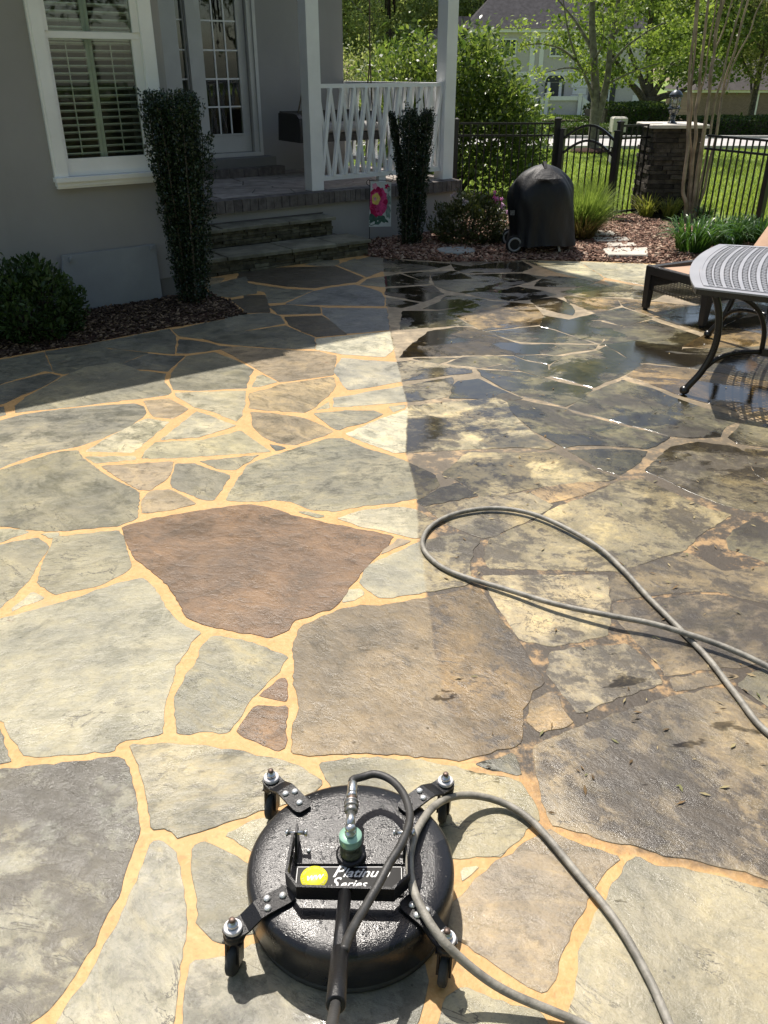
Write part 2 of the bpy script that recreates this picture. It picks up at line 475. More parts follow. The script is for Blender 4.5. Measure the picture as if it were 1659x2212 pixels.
('p',[(0.195,1.426),(0.244,1.435),(0.195,1.383)]),
('t',[(0.184,1.342),(0.285,1.441),(0.383,1.509),(0.44,1.55),(0.498,1.513),(0.609,1.459),(0.541,1.4),(0.494,1.329),(0.425,1.224),(0.384,1.148),(0.356,1.104),(0.313,1.127),(0.265,1.169),(0.205,1.212),(0.153,1.243),(0.137,1.293)]),
('v',[(0.638,1.452),(0.657,1.464),(0.706,1.429),(0.758,1.429),(0.861,1.397),(0.957,1.365),(1.155,1.303),(0.963,0.926),(0.348,0.926),(0.397,1.063),(0.426,1.098),(0.45,1.19),(0.485,1.245),(0.522,1.307),(0.558,1.355),(0.596,1.407)]),
('g',[(0.123,1.054),(0.133,1.087),(0.178,1.118),(0.287,1.07),(0.342,1.062),(0.351,1.037),(0.328,0.926),(0.087,0.926)]),
('x',[(0.448,1.856),(0.604,1.94),(0.778,2.018),(0.943,2.085),(1.111,2.128),(1.147,2.118),(1.221,2.009),(1.366,1.886),(1.409,1.803),(1.166,1.325),(0.969,1.395),(0.891,1.429),(0.788,1.458),(0.72,1.474),(0.659,1.499),(0.574,1.521),(0.488,1.559),(0.454,1.574),(0.454,1.609),(0.443,1.659),(0.444,1.731),(0.45,1.803)]),
('x',[(0.962,2.169),(1.14,2.208),(1.189,2.187),(1.118,2.154),(0.961,2.114)]),
('d',[(1.183,2.142),(1.235,2.187),(1.333,2.247),(1.562,2.295),(1.458,1.974),(1.37,1.92),(1.236,2.044)]),
('t',[(0.453,1.977),(0.477,2.05),(0.54,2.1),(0.561,2.086),(0.567,2.022),(0.591,1.961),(0.517,1.933),(0.481,1.924)]),
('d',[(0.264,1.787),(0.342,1.813),(0.39,1.833),(0.394,1.778),(0.394,1.742),(0.309,1.768)]),
('y',[(0.589,2.313),(0.687,2.34),(0.864,2.356),(0.906,2.264),(0.928,2.156),(0.835,2.114),(0.726,2.067),(0.619,2.007),(0.597,2.081),(0.583,2.138),(0.558,2.21)]),
('q',[(0.402,2.807),(0.697,2.813),(0.9,2.813),(0.851,2.583),(0.808,2.424),(0.677,2.375),(0.591,2.356),(0.497,2.393),(0.44,2.583)]),
('q',[(0.465,3.105),(0.564,3.182),(0.695,3.277),(0.804,3.397),(0.975,3.511),(1.164,3.671),(1.293,3.7),(1.388,3.557),(1.5,3.395),(1.586,3.329),(1.387,3.155),(1.284,3.025),(1.17,2.968),(1.042,2.899),(0.959,2.852),(0.706,2.864),(0.439,2.877),(0.427,2.964)]),
('x',[(0.923,2.813),(1.036,2.877),(1.272,2.988),(1.299,2.96),(1.379,2.839),(1.578,2.877),(1.799,2.922),(1.627,2.55),(1.471,2.616),(1.329,2.699),(1.229,2.706),(1.051,2.681),(0.907,2.645),(0.879,2.645)]),
('x',[(0.882,2.61),(1.041,2.645),(1.216,2.67),(1.311,2.67),(1.452,2.57),(1.687,2.434),(1.663,2.386),(1.33,2.273),(1.219,2.238),(1.137,2.238),(0.957,2.193),(0.942,2.273),(0.917,2.358),(0.894,2.451),(0.864,2.534)]),
('d',[(1.478,3.024),(1.502,3.109),(1.573,3.197),(1.694,3.292),(1.723,3.231),(1.828,3.05),(1.773,2.929),(1.596,2.922),(1.533,2.981)]),
('y',[(1.361,3.839),(1.554,4.098),(1.718,4.168),(1.894,4.109),(1.929,4.031),(1.872,3.818),(1.877,3.651),(1.927,3.266),(1.862,3.124),(1.781,3.371),(1.685,3.371),(1.597,3.441),(1.481,3.586),(1.415,3.702),(1.342,3.801)]),
('p',[(1.954,4.074),(2.06,4.051),(2.247,3.968),(1.957,3.332),(1.909,3.685),(1.89,3.756),(1.913,3.903)]),
('d',[(1.925,4.224),(2.057,4.425),(2.121,4.489),(2.207,4.409),(2.397,4.299),(2.288,4.058),(2.084,4.109),(1.938,4.164)]),
('e',[(1.116,4.681),(1.33,4.969),(1.575,5.191),(1.709,5.044),(1.807,4.86),(1.935,4.675),(2.034,4.576),(2.067,4.507),(1.949,4.402),(1.869,4.25),(1.692,4.233),(1.588,4.272),(1.425,4.426),(1.144,4.655)]),
('t',[(1.629,5.279),(1.808,5.517),(2.038,5.439),(2.258,5.312),(2.512,5.151),(2.947,4.825),(2.601,4.144),(2.247,4.507),(2.096,4.668),(1.846,4.947),(1.746,5.136)]),
('k',[(0.36,6.342),(0.586,6.462),(0.7,6.444),(0.816,6.291),(0.986,6.035),(1.015,5.989),(1.15,5.989),(1.122,5.796),(1.217,5.767),(0.93,5.761),(0.721,5.753),(0.547,5.739),(0.2,5.71),(0.129,5.699),(0.163,5.848),(0.227,6.019)]),
('t',[(0.608,6.819),(0.791,6.975),(1.095,7.264),(1.294,7.179),(1.314,6.819),(1.24,6.55),(0.788,6.375),(0.718,6.532)]),
('d',[(0.369,6.462),(0.425,6.658),(0.491,6.774),(0.57,6.789),(0.695,6.518),(0.582,6.525)]),
('d',[(0.804,6.328),(1.222,6.482),(1.341,6.345),(1.464,6.164),(1.559,6.035),(1.189,6.06),(1.02,6.082),(0.839,6.298)]),
('e',[(1.259,6.489),(1.336,6.811),(1.527,6.662),(1.757,6.643),(1.721,6.318),(1.613,6.035),(1.482,6.209),(1.372,6.41)]),
('e',[(1.175,5.992),(1.564,5.977),(1.531,5.898),(1.224,5.756),(1.136,5.784)]),
('e',[(1.287,5.707),(1.543,5.831),(1.637,5.929),(1.748,5.552),(1.778,5.508),(1.598,5.304),(1.348,5.074),(1.123,5.288),(1.151,5.473)]),
('e',[(0.726,5.699),(0.918,5.708),(0.999,5.589),(1.121,5.503),(1.103,5.284),(1.054,5.264),(0.937,5.397),(0.826,5.546)]),
('e',[(0.945,5.727),(1.209,5.719),(1.254,5.699),(1.144,5.546),(1.016,5.641)]),
('d',[(0.571,5.685),(0.689,5.694),(0.793,5.546),(0.649,5.466),(0.452,5.551)]),
('d',[(0.22,5.657),(0.531,5.68),(0.372,5.559),(0.306,5.586)]),
('d',[(0.674,5.446),(0.821,5.514),(0.909,5.399)]),
('e',[(0.647,5.404),(0.923,5.354),(1.131,5.158),(1.324,5.015),(1.213,4.842),(1.103,4.729),(0.865,4.906),(0.77,5.054),(0.665,5.284)]),
('w',[(-0.295,5.67),(-0.141,5.624),(0.075,5.579),(0.197,5.615),(0.441,5.482),(0.599,5.43),(0.591,5.346),(0.346,5.263),(0.123,5.175),(-0.111,5.051),(-0.228,5.014),(-0.268,5.12),(-0.306,5.255),(-0.333,5.362),(-0.336,5.465)]),
('w',[(-0.312,4.862),(0.123,5.087),(0.451,5.258),(0.463,5.194),(0.411,4.898),(0.316,4.847),(0.143,4.796),(-0.193,4.724),(-0.304,4.712)]),
('e',[(0.488,5.175),(0.624,5.215),(0.747,4.999),(0.849,4.853),(0.754,4.818),(0.577,4.853),(0.419,4.868),(0.446,5.029)]),
('P',[(-0.2,4.287),(0.001,4.521),(0.131,4.637),(0.152,4.712),(0.311,4.761),(0.703,4.849),(0.745,4.786),(0.752,4.574),(0.788,4.455),(0.828,4.308),(0.857,4.205),(0.921,4.121),(0.883,4.082),(0.738,4.111),(0.454,4.082),(0.125,4.042),(0.059,4.033),(-0.092,4.169)]),
('p',[(-0.415,4.656),(-0.34,4.796),(-0.329,4.685)]),
('g',[(-0.408,4.597),(-0.242,4.64),(-0.07,4.651),(-0.003,4.583),(-0.103,4.464),(-0.262,4.346),(-0.312,4.394)]),
('p',[(0.021,4.712),(0.129,4.746),(0.129,4.685),(0.054,4.616)]),
('e',[(0.855,4.811),(1.099,4.668),(1.127,4.596),(1.409,4.366),(1.582,4.238),(1.525,4.171),(1.42,4.089),(1.204,4.133),(1.053,4.133),(0.977,4.111),(0.848,4.366),(0.8,4.507),(0.762,4.675),(0.77,4.79)]),
('d',[(0.996,4.052),(1.19,4.073),(1.403,4.042),(1.305,3.884),(1.187,3.764),(1.118,3.821)]),
('q',[(0.299,3.759),(0.452,4.021),(0.725,4.021),(0.901,4.026),(1.004,3.894),(1.154,3.718),(1.118,3.695),(0.959,3.677),(0.724,3.61),(0.544,3.532),(0.464,3.516),(0.459,3.541),(0.366,3.709)]),
('t',[(0.719,3.56),(0.812,3.624),(1.01,3.673),(1.114,3.655),(0.966,3.547),(0.845,3.483),(0.782,3.457)]),
('q',[(0.196,3.401),(0.448,3.495),(0.555,3.511),(0.696,3.554),(0.768,3.449),(0.789,3.425),(0.702,3.322),(0.569,3.217),(0.466,3.131),(0.449,3.124),(0.426,3.131),(0.285,3.247)]),
('d',[(0.167,3.463),(0.276,3.593),(0.365,3.656),(0.443,3.528),(0.191,3.426)]),
('k',[(-1.472,8.632),(-1.005,8.707),(-0.517,8.776),(-0.218,8.233),(-0.282,8.052),(-0.513,7.922),(-0.666,7.815),(-0.919,7.878),(-1.237,8.072),(-1.414,8.152)]),
('d',[(-1.381,7.942),(-1.218,7.929),(-0.906,7.753),(-0.675,7.711),(-0.886,7.272),(-1.012,7.244),(-1.075,7.632),(-1.13,7.704),(-1.33,7.614)]),
('k',[(-1.257,7.503),(-1.092,7.52),(-1.032,7.234),(-0.972,6.93),(-1.169,6.91)]),
('d',[(-1.31,6.821),(-0.961,6.885),(-0.887,6.806),(-0.813,6.583),(-1.014,6.439),(-1.229,6.338)]),
('d',[(-1.362,6.149),(-1.234,6.296),(-1.005,6.377),(-0.791,6.501),(-0.543,6.162),(-0.518,5.905),(-0.714,5.905),(-1.066,5.982),(-1.2,6.029)]),
('d',[(-0.984,7.121),(-0.865,7.169),(-0.567,7.089),(-0.541,6.905),(-0.875,6.86)]),
('B',[(-0.849,7.206),(-0.646,7.68),(-0.506,7.809),(-0.278,7.929),(-0.059,7.686),(-0.009,7.457),(-0.009,7.148),(-0.537,7.174)]),
('B',[(-0.525,7.069),(0.011,7.043),(0.032,6.39),(-0.285,6.304),(-0.394,6.583),(-0.499,6.87)]),
('k',[(-0.804,6.763),(-0.521,6.811),(-0.302,6.274),(-0.508,6.203),(-0.641,6.369),(-0.75,6.538)]),
('P',[(-0.501,6.137),(-0.272,6.224),(0.039,6.33),(0.063,5.893),(-0.002,5.705),(-0.3,5.774),(-0.483,5.882)]),
('d',[(-0.48,8.838),(-0.317,9.167),(-0.179,8.768),(-0.054,8.507),(-0.17,8.288)]),
('d',[(-0.298,9.101),(-0.151,9.267),(0.281,9.036),(0.694,8.916),(0.658,8.799),(0.459,8.61),(0.11,8.5),(-0.046,8.544),(-0.172,8.799)]),
('d',[(-0.155,8.172),(0.155,8.393),(0.421,7.98),(-0.014,7.865),(-0.216,7.942)]),
('d',[(0.21,8.435),(0.451,8.5),(0.428,8.032)]),
('d',[(0.726,8.783),(0.717,9.016),(1.196,8.985),(1.462,9.048),(1.533,8.723),(1.383,8.509),(0.841,8.453),(0.737,8.606)]),
('e',[(0.499,7.919),(0.472,8.492),(0.714,8.537),(0.833,8.364),(1.371,8.425),(1.581,8.272),(1.305,7.969),(1.096,7.777),(0.764,7.588),(0.597,7.724)]),
('k',[(0.034,7.772),(0.454,7.897),(0.529,7.573),(0.342,7.299),(0.019,7.549)]),
('d',[(0.032,7.417),(0.292,7.239),(0.16,7.084),(0.031,7.137)]),
('e',[(0.573,7.497),(0.733,7.492),(0.909,7.35),(0.776,7.251),(0.681,7.125),(0.445,7.023),(0.349,7.048),(0.491,7.264)]),
('e',[(0.769,7.588),(1.076,7.705),(1.264,7.85),(1.463,7.682),(1.556,7.547),(1.373,7.403),(1.134,7.316),(0.951,7.394)]),
('e',[(0.166,6.955),(0.462,6.955),(0.678,7.096),(0.909,7.307),(1.097,7.277),(0.793,6.995),(0.575,6.819),(0.427,6.684),(0.352,6.472),(0.14,6.413)]),
('P',[(1.519,9.044),(2.055,9.003),(2.131,8.479),(2.145,8.206),(2.045,8.085),(1.759,8.471)]),
('P',[(2.096,9.003),(2.496,8.924),(2.722,8.884),(2.465,7.954),(2.365,8.052),(2.193,8.253),(2.164,8.522)]),
('P',[(2.149,8.125),(2.333,7.929),(2.433,7.865),(2.571,7.573),(2.376,7.36),(2.108,7.474),(2.161,7.815)]),
('p',[(1.64,7.644),(2.054,7.993),(2.153,7.865),(2.069,7.474),(1.816,7.44)]),
('t',[(1.632,7.526),(1.801,7.4),(2.067,7.388),(2.046,7.153),(1.785,6.92),(1.639,7.234)]),
('e',[(1.504,6.677),(1.771,6.87),(2.05,7.063),(2.199,6.748),(1.909,6.501),(1.805,6.686)]),
('t',[(2.101,7.388),(2.359,7.299),(2.71,7.126),(3.331,7.344),(2.993,6.821),(2.492,6.296),(2.226,6.836),(2.084,7.116)]),
('e',[(1.66,6.009),(1.598,5.97),(1.898,6.448),(2.178,6.667),(2.408,6.224),(2.202,5.951),(1.962,5.533),(1.838,5.578),(1.77,5.564)]),
('t',[(2.426,6.191),(2.956,6.724),(3.598,7.022),(3.764,6.821),(3.343,5.951),(2.856,5.989),(2.417,5.912),(2.225,5.951)]),
('d',[(2.206,5.893),(2.406,5.882),(2.84,5.951),(3.325,5.912),(2.934,5.103),(2.529,5.193),(2.272,5.351),(2.058,5.482),(1.973,5.516)]),
('P',[(2.739,8.861),(3.265,8.784),(3.878,8.707),(3.377,7.457),(2.737,7.206),(2.599,7.573),(2.476,7.942)]),
('d',[(3.91,8.707),(4.64,8.632),(3.912,7.126),(3.645,7.126),(3.381,7.4)]),
('e',[(1.762,6.62),(1.892,6.483),(1.667,6.061),(1.724,6.334)]),
('d',[(-1.681,7.865),(-1.372,8.288),(-1.316,8.006),(-1.223,7.929),(-1.179,7.602),(-1.388,7.457),(-1.507,7.503)]),
('k',[(-1.342,7.344),(-1.162,7.48),(-1.09,6.96),(-1.142,6.93)]),
('d',[(-1.655,6.39),(-1.383,6.63),(-1.143,6.811),(-1.08,6.821),(-1.026,6.43),(-1.398,6.162),(-1.56,6.215)]),
('d',[(-1.539,6.117),(-1.393,6.077),(-1.227,5.958),(-1.148,5.935),(-1.24,5.874),(-1.419,5.785),(-1.483,5.799)]),
('t',[(2.224,0.813),(1.828,0.304),(2.344,-0.098),(2.537,0.366)]),
('t',[(6.105,6.48),(5.843,6.764),(5.624,6.788),(5.443,6.663),(5.338,6.086),(5.83,6.01)]),
('e',[(4.938,-1.173),(5.145,-0.551),(4.763,-0.321),(4.376,-0.569),(4.599,-1.182),(4.7,-1.195),(4.8,-1.195),(4.899,-1.183)]),
('k',[(5.522,2.679),(5.25,2.575),(5.106,2.047),(5.183,1.87),(5.539,1.87),(5.881,2.408),(5.833,2.523)]),
('q',[(6.309,4.131),(5.954,3.776),(6.073,3.343),(6.263,3.221),(6.296,3.253),(6.376,3.353),(6.436,3.452),(6.475,3.551),(6.495,3.65),(6.495,3.75),(6.475,3.849),(6.436,3.948),(6.376,4.047)]),
('x',[(-2.457,-1.147),(-2.53,-0.344),(-2.864,-0.289),(-3.183,-0.488),(-2.99,-1.164),(-2.899,-1.184),(-2.8,-1.195),(-2.7,-1.195),(-2.601,-1.184),(-2.501,-1.162)]),
('k',[(-0.007,-0.151),(-0.536,-0.247),(-0.668,-0.418),(-0.32,-0.882),(0.11,-0.581)]),
('p',[(6.03,3.346),(5.916,3.766),(5.557,3.864),(5.209,3.477),(5.485,3.247)]),
('g',[(5.821,4.464),(5.703,4.789),(5.346,4.821),(5.11,4.428),(5.501,4.215)]),
('t',[(3.89,-1.139),(3.946,-0.528),(3.471,-0.586),(3.276,-1.054),(3.303,-1.076),(3.402,-1.136),(3.501,-1.175),(3.6,-1.195),(3.7,-1.195),(3.799,-1.175)]),
('k',[(3.09,3.309),(2.885,2.743),(3.136,2.492),(3.618,2.751),(3.511,3.211)]),
('t',[(5.297,6.081),(5.402,6.659),(4.895,6.751),(4.745,6.39),(5.21,6.029)]),
('p',[(2.586,3.914),(2.897,3.638),(3.262,4.076),(2.879,4.375),(2.828,4.35),(2.74,4.288),(2.676,4.215),(2.634,4.132)]),
('t',[(-3.32,1.57),(-3.32,2.114),(-3.925,2.063),(-4.128,1.717),(-3.733,1.393)]),
('q',[(2.848,2.759),(3.055,3.33),(2.893,3.582),(2.404,3.289),(2.367,2.813)]),
('q',[(2.793,-1.147),(2.723,-0.372),(2.378,-0.25),(1.985,-0.643),(2.147,-1.126),(2.251,-1.162),(2.351,-1.184),(2.45,-1.195),(2.55,-1.195),(2.649,-1.184),(2.749,-1.162)]),
('q',[(4.824,7.308),(4.643,7.67),(4.287,7.734),(4.244,7.691),(4.186,7.612),(4.144,7.527),(4.116,7.434),(4.104,7.338),(4.386,7.087),(4.725,7.132)]),
('k',[(-1.907,3.195),(-2.492,2.97),(-2.561,2.84),(-2.255,2.402),(-2.125,2.385),(-1.701,2.725),(-1.731,2.846),(-1.769,2.94)]),
('x',[(5.017,1.631),(4.561,1.596),(4.303,1.167),(4.411,0.921),(4.661,0.774),(5.099,1.021)]),
('x',[(6.164,0.946),(5.75,1.153),(5.327,0.941),(5.562,0.47),(5.904,0.47)]),
('p',[(-3.434,3.131),(-3.363,3.399),(-3.481,3.597),(-3.995,3.69),(-4.213,3.255),(-3.608,2.98)]),
('k',[(0.388,0.621),(0.134,0.24),(0.158,0.102),(0.59,-0.055),(0.908,0.193),(0.867,0.381)]),
('k',[(4.062,5.966),(4.228,6.049),(4.346,6.259),(4.151,6.689),(3.781,6.723),(3.76,6.7),(3.705,6.619),(3.663,6.532),(3.635,6.439),(3.629,6.399)]),
('d',[(2.351,2.766),(1.923,2.892),(1.874,2.862),(1.797,2.792),(1.74,2.713),(1.703,2.626),(1.684,2.53),(1.685,2.494),(1.782,2.369),(2.125,2.197),(2.169,2.221)]),
('g',[(-2.689,1.32),(-2.526,1.671),(-2.633,2.019),(-3.064,2.199),(-3.28,2.123),(-3.28,1.567),(-2.934,1.32)]),
('x',[(1.623,7.124),(1.59,7.31),(1.537,7.418),(1.502,7.415),(1.339,7.353),(1.309,7.332),(1.337,7.126),(1.38,7.034),(1.456,6.941),(1.566,6.849),(1.613,7)]),
('p',[(2.29,1.02),(2.307,1.314),(1.903,1.719),(1.542,1.606),(1.692,1.054),(2.217,0.923)]),
('d',[(-1.752,1.206),(-1.872,1.764),(-2.49,1.652),(-2.653,1.303),(-2.407,1.019)]),
('x',[(-1.496,0.024),(-1.799,0.262),(-2.092,0.246),(-2.341,-0.252),(-1.841,-0.552),(-1.653,-0.485)]),
('k',[(2.967,4.888),(3.372,4.814),(3.63,5.105),(3.316,5.498),(3.223,5.441),(3.138,5.37),(3.071,5.291),(3.02,5.206),(2.986,5.112),(2.968,5.009)]),
('e',[(5.148,1.852),(5.07,2.03),(4.568,2.281),(4.216,2.076),(4.558,1.636),(5.024,1.672)]),
('e',[(3.679,0.333),(3.264,0.177),(3.125,-0.239),(3.464,-0.547),(3.929,-0.489),(3.89,0.105)]),
('k',[(4.679,7.688),(4.857,7.331),(5.321,7.455),(5.415,7.597),(5.409,7.713),(5.03,8.091),(4.869,8.068)]),
('x',[(4.917,3.345),(5.05,3.478),(4.759,3.95),(4.196,3.81),(4.052,3.608),(4.254,3.345)]),
('k',[(6.447,1.693),(5.77,1.632),(5.77,1.187),(6.193,0.976),(6.423,1.04),(6.462,1.151),(6.484,1.251),(6.495,1.35),(6.495,1.45),(6.484,1.549),(6.462,1.649)]),
('t',[(-1.245,-1.057),(-1.245,-0.84),(-1.641,-0.523),(-1.827,-0.59),(-2.009,-1.088),(-1.898,-1.145),(-1.799,-1.178),(-1.7,-1.195),(-1.6,-1.195),(-1.501,-1.178),(-1.402,-1.145),(-1.303,-1.096)]),
('p',[(5.367,5.4),(5.131,5.793),(4.778,5.617),(4.7,5.278),(4.768,5.168),(5.204,5.129)]),
('g',[(-4.166,1.73),(-3.96,2.083),(-4.131,2.459),(-4.327,2.516),(-4.421,2.397),(-4.47,2.298),(-4.495,2.199),(-4.495,2.101),(-4.47,2.002),(-4.421,1.903),(-4.346,1.803),(-4.258,1.715)]),
('d',[(-3.758,1.362),(-4.159,1.691),(-4.377,1.654),(-4.41,1.598),(-4.452,1.498),(-4.481,1.399),(-4.495,1.3),(-4.495,1.2),(-4.481,1.101),(-4.452,1.002),(-3.858,0.861)]),
('e',[(5.989,7.47),(5.445,7.569),(5.356,7.435),(5.632,6.828),(5.841,6.804),(6.082,7.246)]),
('d',[(-0.976,0.443),(-1.043,0.679),(-1.532,0.856),(-1.769,0.288),(-1.467,0.052),(-1.313,0.069)]),
('d',[(5.4,0.225),(4.757,0.167),(4.782,-0.286),(5.174,-0.521),(5.314,-0.499),(5.532,-0.26)]),
('g',[(-1.791,2.602),(-2.095,2.359),(-1.835,1.839),(-1.574,1.959),(-1.555,2.029),(-1.545,2.154),(-1.561,2.264),(-1.602,2.362)]),
('x',[(-0.35,-1.027),(-0.345,-0.916),(-0.702,-0.439),(-0.764,-0.442),(-1.205,-0.839),(-1.205,-1.057),(-1.147,-1.096),(-1.048,-1.145),(-0.949,-1.178),(-0.85,-1.195),(-0.75,-1.195),(-0.651,-1.178),(-0.552,-1.145),(-0.453,-1.096),(-0.353,-1.029)]),
('q',[(3.435,1.861),(3.12,2.282),(2.67,1.967),(2.72,1.636),(3.035,1.505)]),
('e',[(-0.387,0.475),(-0.36,0.791),(-0.418,0.83),(-0.527,0.876),(-0.634,0.894),(-0.741,0.885),(-0.91,0.826),(-1.005,0.69),(-0.937,0.454),(-0.601,0.35)]),
('g',[(-0.318,0.823),(-0.347,0.475),(0.106,0.269),(0.361,0.652),(0.35,0.738),(0.266,0.798),(0.168,0.847),(0.079,0.877),(-0.017,0.892),(-0.113,0.889),(-0.209,0.869),(-0.306,0.83)]),
('g',[(1.099,-1.162),(1.215,-0.871),(1.051,-0.511),(0.671,-0.476),(0.476,-0.693),(0.61,-1.164),(0.701,-1.184),(0.8,-1.195),(0.9,-1.195),(0.999,-1.184),(1.099,-1.162)]),
('g',[(2.974,0.443),(3.251,0.216),(3.667,0.371),(3.693,0.496),(3.472,0.975),(3.141,1.041),(3.019,0.94)]),
('t',[(-2.598,2.855),(-2.528,2.987),(-2.803,3.536),(-3.325,3.386),(-3.393,3.129),(-2.815,2.783)]),
('t',[(6.435,5.08),(5.933,5.08),(5.74,4.805),(5.86,4.473),(6.388,4.311),(6.429,4.402),(6.462,4.501),(6.484,4.601),(6.495,4.7),(6.495,4.8),(6.484,4.899),(6.462,4.999)]),
('e',[(2.329,2.832),(2.364,3.292),(2.191,3.426),(2.102,3.391),(1.993,3.314),(1.94,3.217),(1.928,3.12),(1.948,3.005),(1.983,2.919)]),
('g',[(5.449,7.716),(5.455,7.608),(5.993,7.51),(6.181,7.824),(5.874,8.263)]),
('t',[(5.236,2.612),(5.502,2.714),(5.46,3.216),(5.173,3.455),(5.083,3.455),(4.944,3.315),(4.869,2.832)]),
('g',[(6.397,-1.195),(6.462,-1.098),(6.495,-0.999),(6.495,-0.901),(6.462,-0.802),(6.396,-0.703),(6.297,-0.604),(6.236,-0.559),(5.939,-1.025),(6.003,-1.076),(6.102,-1.136),(6.201,-1.175),(6.3,-1.195)]),
('k',[(-2.452,0.634),(-2.434,0.989),(-2.686,1.28),(-2.929,1.28),(-3.334,0.605),(-3.304,0.554),(-2.967,0.397)]),
('q',[(4.37,0.915),(4.266,1.153),(3.836,1.352),(3.51,0.989),(3.723,0.527)]),
('e',[(6.486,5.582),(5.927,5.785),(5.736,5.402),(5.933,5.12),(6.435,5.12),(6.462,5.201),(6.484,5.301),(6.495,5.4),(6.495,5.5)]),
('g',[(5.527,0.451),(5.286,0.934),(5.122,0.988),(4.681,0.74),(4.706,0.261),(4.745,0.206),(5.403,0.266)]),
('k',[(1.358,0.747),(1.201,0.768),(0.907,0.39),(0.948,0.197),(1.334,-0.028),(1.382,-0.02),(1.636,0.284)]),
('g',[(-3.065,-1.046),(-3.222,-0.496),(-3.338,-0.473),(-3.755,-0.776),(-3.755,-1.101),(-3.698,-1.136),(-3.599,-1.175),(-3.5,-1.195),(-3.4,-1.195),(-3.301,-1.175),(-3.202,-1.136),(-3.103,-1.076)]),
('e',[(1.654,1.044),(1.521,1.53),(1.488,1.518),(1.373,1.461),(1.28,1.394),(1.228,1.34),(1.182,1.28),(1.139,1.192),(1.115,1.093),(1.11,0.983),(1.117,0.926),(1.203,0.808),(1.364,0.787)]),
('q',[(2.098,2.166),(1.749,2.341),(1.718,2.327),(1.615,2.25),(1.553,2.164),(1.53,2.068),(1.543,1.956),(1.597,1.827),(1.684,1.693),(1.894,1.758)]),
('e',[(-2.493,4.26),(-2.752,4.053),(-2.701,3.695),(-2.202,3.695),(-2.188,3.811),(-2.196,3.916),(-2.223,4.01),(-2.272,4.094),(-2.341,4.167),(-2.432,4.231)]),
('e',[(4.663,5.295),(4.739,5.622),(4.24,6.01),(4.073,5.926),(4.113,5.295)]),
('k',[(-0.703,-0.399),(-0.568,-0.223),(-0.617,0.313),(-0.947,0.415),(-1.274,0.051),(-0.765,-0.402)]),
('d',[(4.045,2.1),(3.852,2.64),(3.642,2.719),(3.152,2.455),(3.145,2.316),(3.474,1.876),(3.72,1.822)]),
('k',[(6.421,7.196),(6.115,7.224),(5.877,6.786),(6.139,6.502),(6.238,6.497),(6.346,6.603),(6.421,6.703),(6.47,6.802),(6.495,6.901),(6.495,6.999),(6.47,7.098)]),
('t',[(4.224,3.319),(4.017,3.587),(3.91,3.582),(3.55,3.222),(3.658,2.756),(3.864,2.678),(4.193,2.917)]),
('k',[(5.171,3.495),(5.529,3.893),(5.485,4.179),(5.08,4.4),(4.884,4.354),(4.79,3.977),(5.086,3.495)]),
('x',[(3.665,5.084),(3.401,4.787),(3.519,4.357),(4.054,4.49),(4.134,4.602),(3.935,5.067)]),
('x',[(-3.352,4.246),(-3.448,3.619),(-3.332,3.426),(-2.805,3.577),(-2.739,3.68),(-2.791,4.048),(-3.237,4.271)]),
('x',[(5.969,-0.216),(6.073,0.2),(5.906,0.43),(5.561,0.43),(5.436,0.243),(5.569,-0.245)]),
('d',[(4.641,8.553),(4.601,8.435),(4.589,8.35),(4.862,8.108),(5.025,8.131),(5.2,8.422),(5.115,8.516),(5.026,8.58),(4.93,8.614),(4.829,8.618),(4.721,8.592)]),
('x',[(6.257,3.086),(5.872,2.535),(5.919,2.421),(6.3,2.257),(6.346,2.303),(6.421,2.403),(6.47,2.502),(6.495,2.601),(6.495,2.699),(6.47,2.798),(6.421,2.897),(6.346,2.997)]),
('d',[(1.303,-0.056),(0.932,0.16),(0.615,-0.086),(0.679,-0.437),(1.054,-0.471)]),
('t',[(2.026,-0.891),(1.947,-0.654),(1.915,-0.646),(1.252,-0.886),(1.224,-0.957),(1.254,-0.997),(1.353,-1.096),(1.452,-1.162),(1.551,-1.195),(1.649,-1.195),(1.748,-1.162),(1.847,-1.096),(1.946,-0.997)]),
('k',[(3.112,2.46),(2.853,2.719),(2.387,2.748),(2.21,2.217),(2.646,1.999),(3.105,2.32)]),
('g',[(4.182,2.102),(4.549,2.316),(4.611,2.685),(4.214,2.883),(3.891,2.649),(4.083,2.113)]),
('q',[(4.016,3.627),(4.163,3.832),(4.05,4.448),(3.517,4.315),(3.378,4.099),(3.909,3.622)]),
('t',[(-2.843,2.753),(-3.414,3.095),(-3.586,2.946),(-3.605,2.86),(-3.288,2.162),(-3.078,2.236)]),
('x',[(6.383,0.21),(6.111,0.185),(6.007,-0.229),(6.227,-0.449),(6.297,-0.396),(6.396,-0.297),(6.462,-0.198),(6.495,-0.099),(6.495,-0.001),(6.462,0.098),(6.396,0.197)]),
('t',[(-3.21,-0.458),(-2.89,-0.258),(-2.985,0.361),(-3.309,0.512),(-3.602,-0.073),(-3.331,-0.433)]),
('t',[(1.956,-0.615),(2.351,-0.221),(2.334,-0.141),(1.794,0.279),(1.671,0.264),(1.419,-0.038),(1.924,-0.607)]),
('p',[(-3.795,-1.101),(-3.795,-0.779),(-4.377,-0.514),(-4.42,-0.602),(-4.458,-0.701),(-4.483,-0.801),(-4.495,-0.9),(-4.495,-1),(-4.49,-1.042),(-4.447,-1.076),(-4.348,-1.136),(-4.249,-1.175),(-4.15,-1.195),(-4.05,-1.195),(-3.951,-1.175),(-3.852,-1.136)]),
('x',[(4.347,-0.541),(4.742,-0.287),(4.716,0.178),(4.678,0.232),(3.93,0.097),(3.97,-0.496)]),
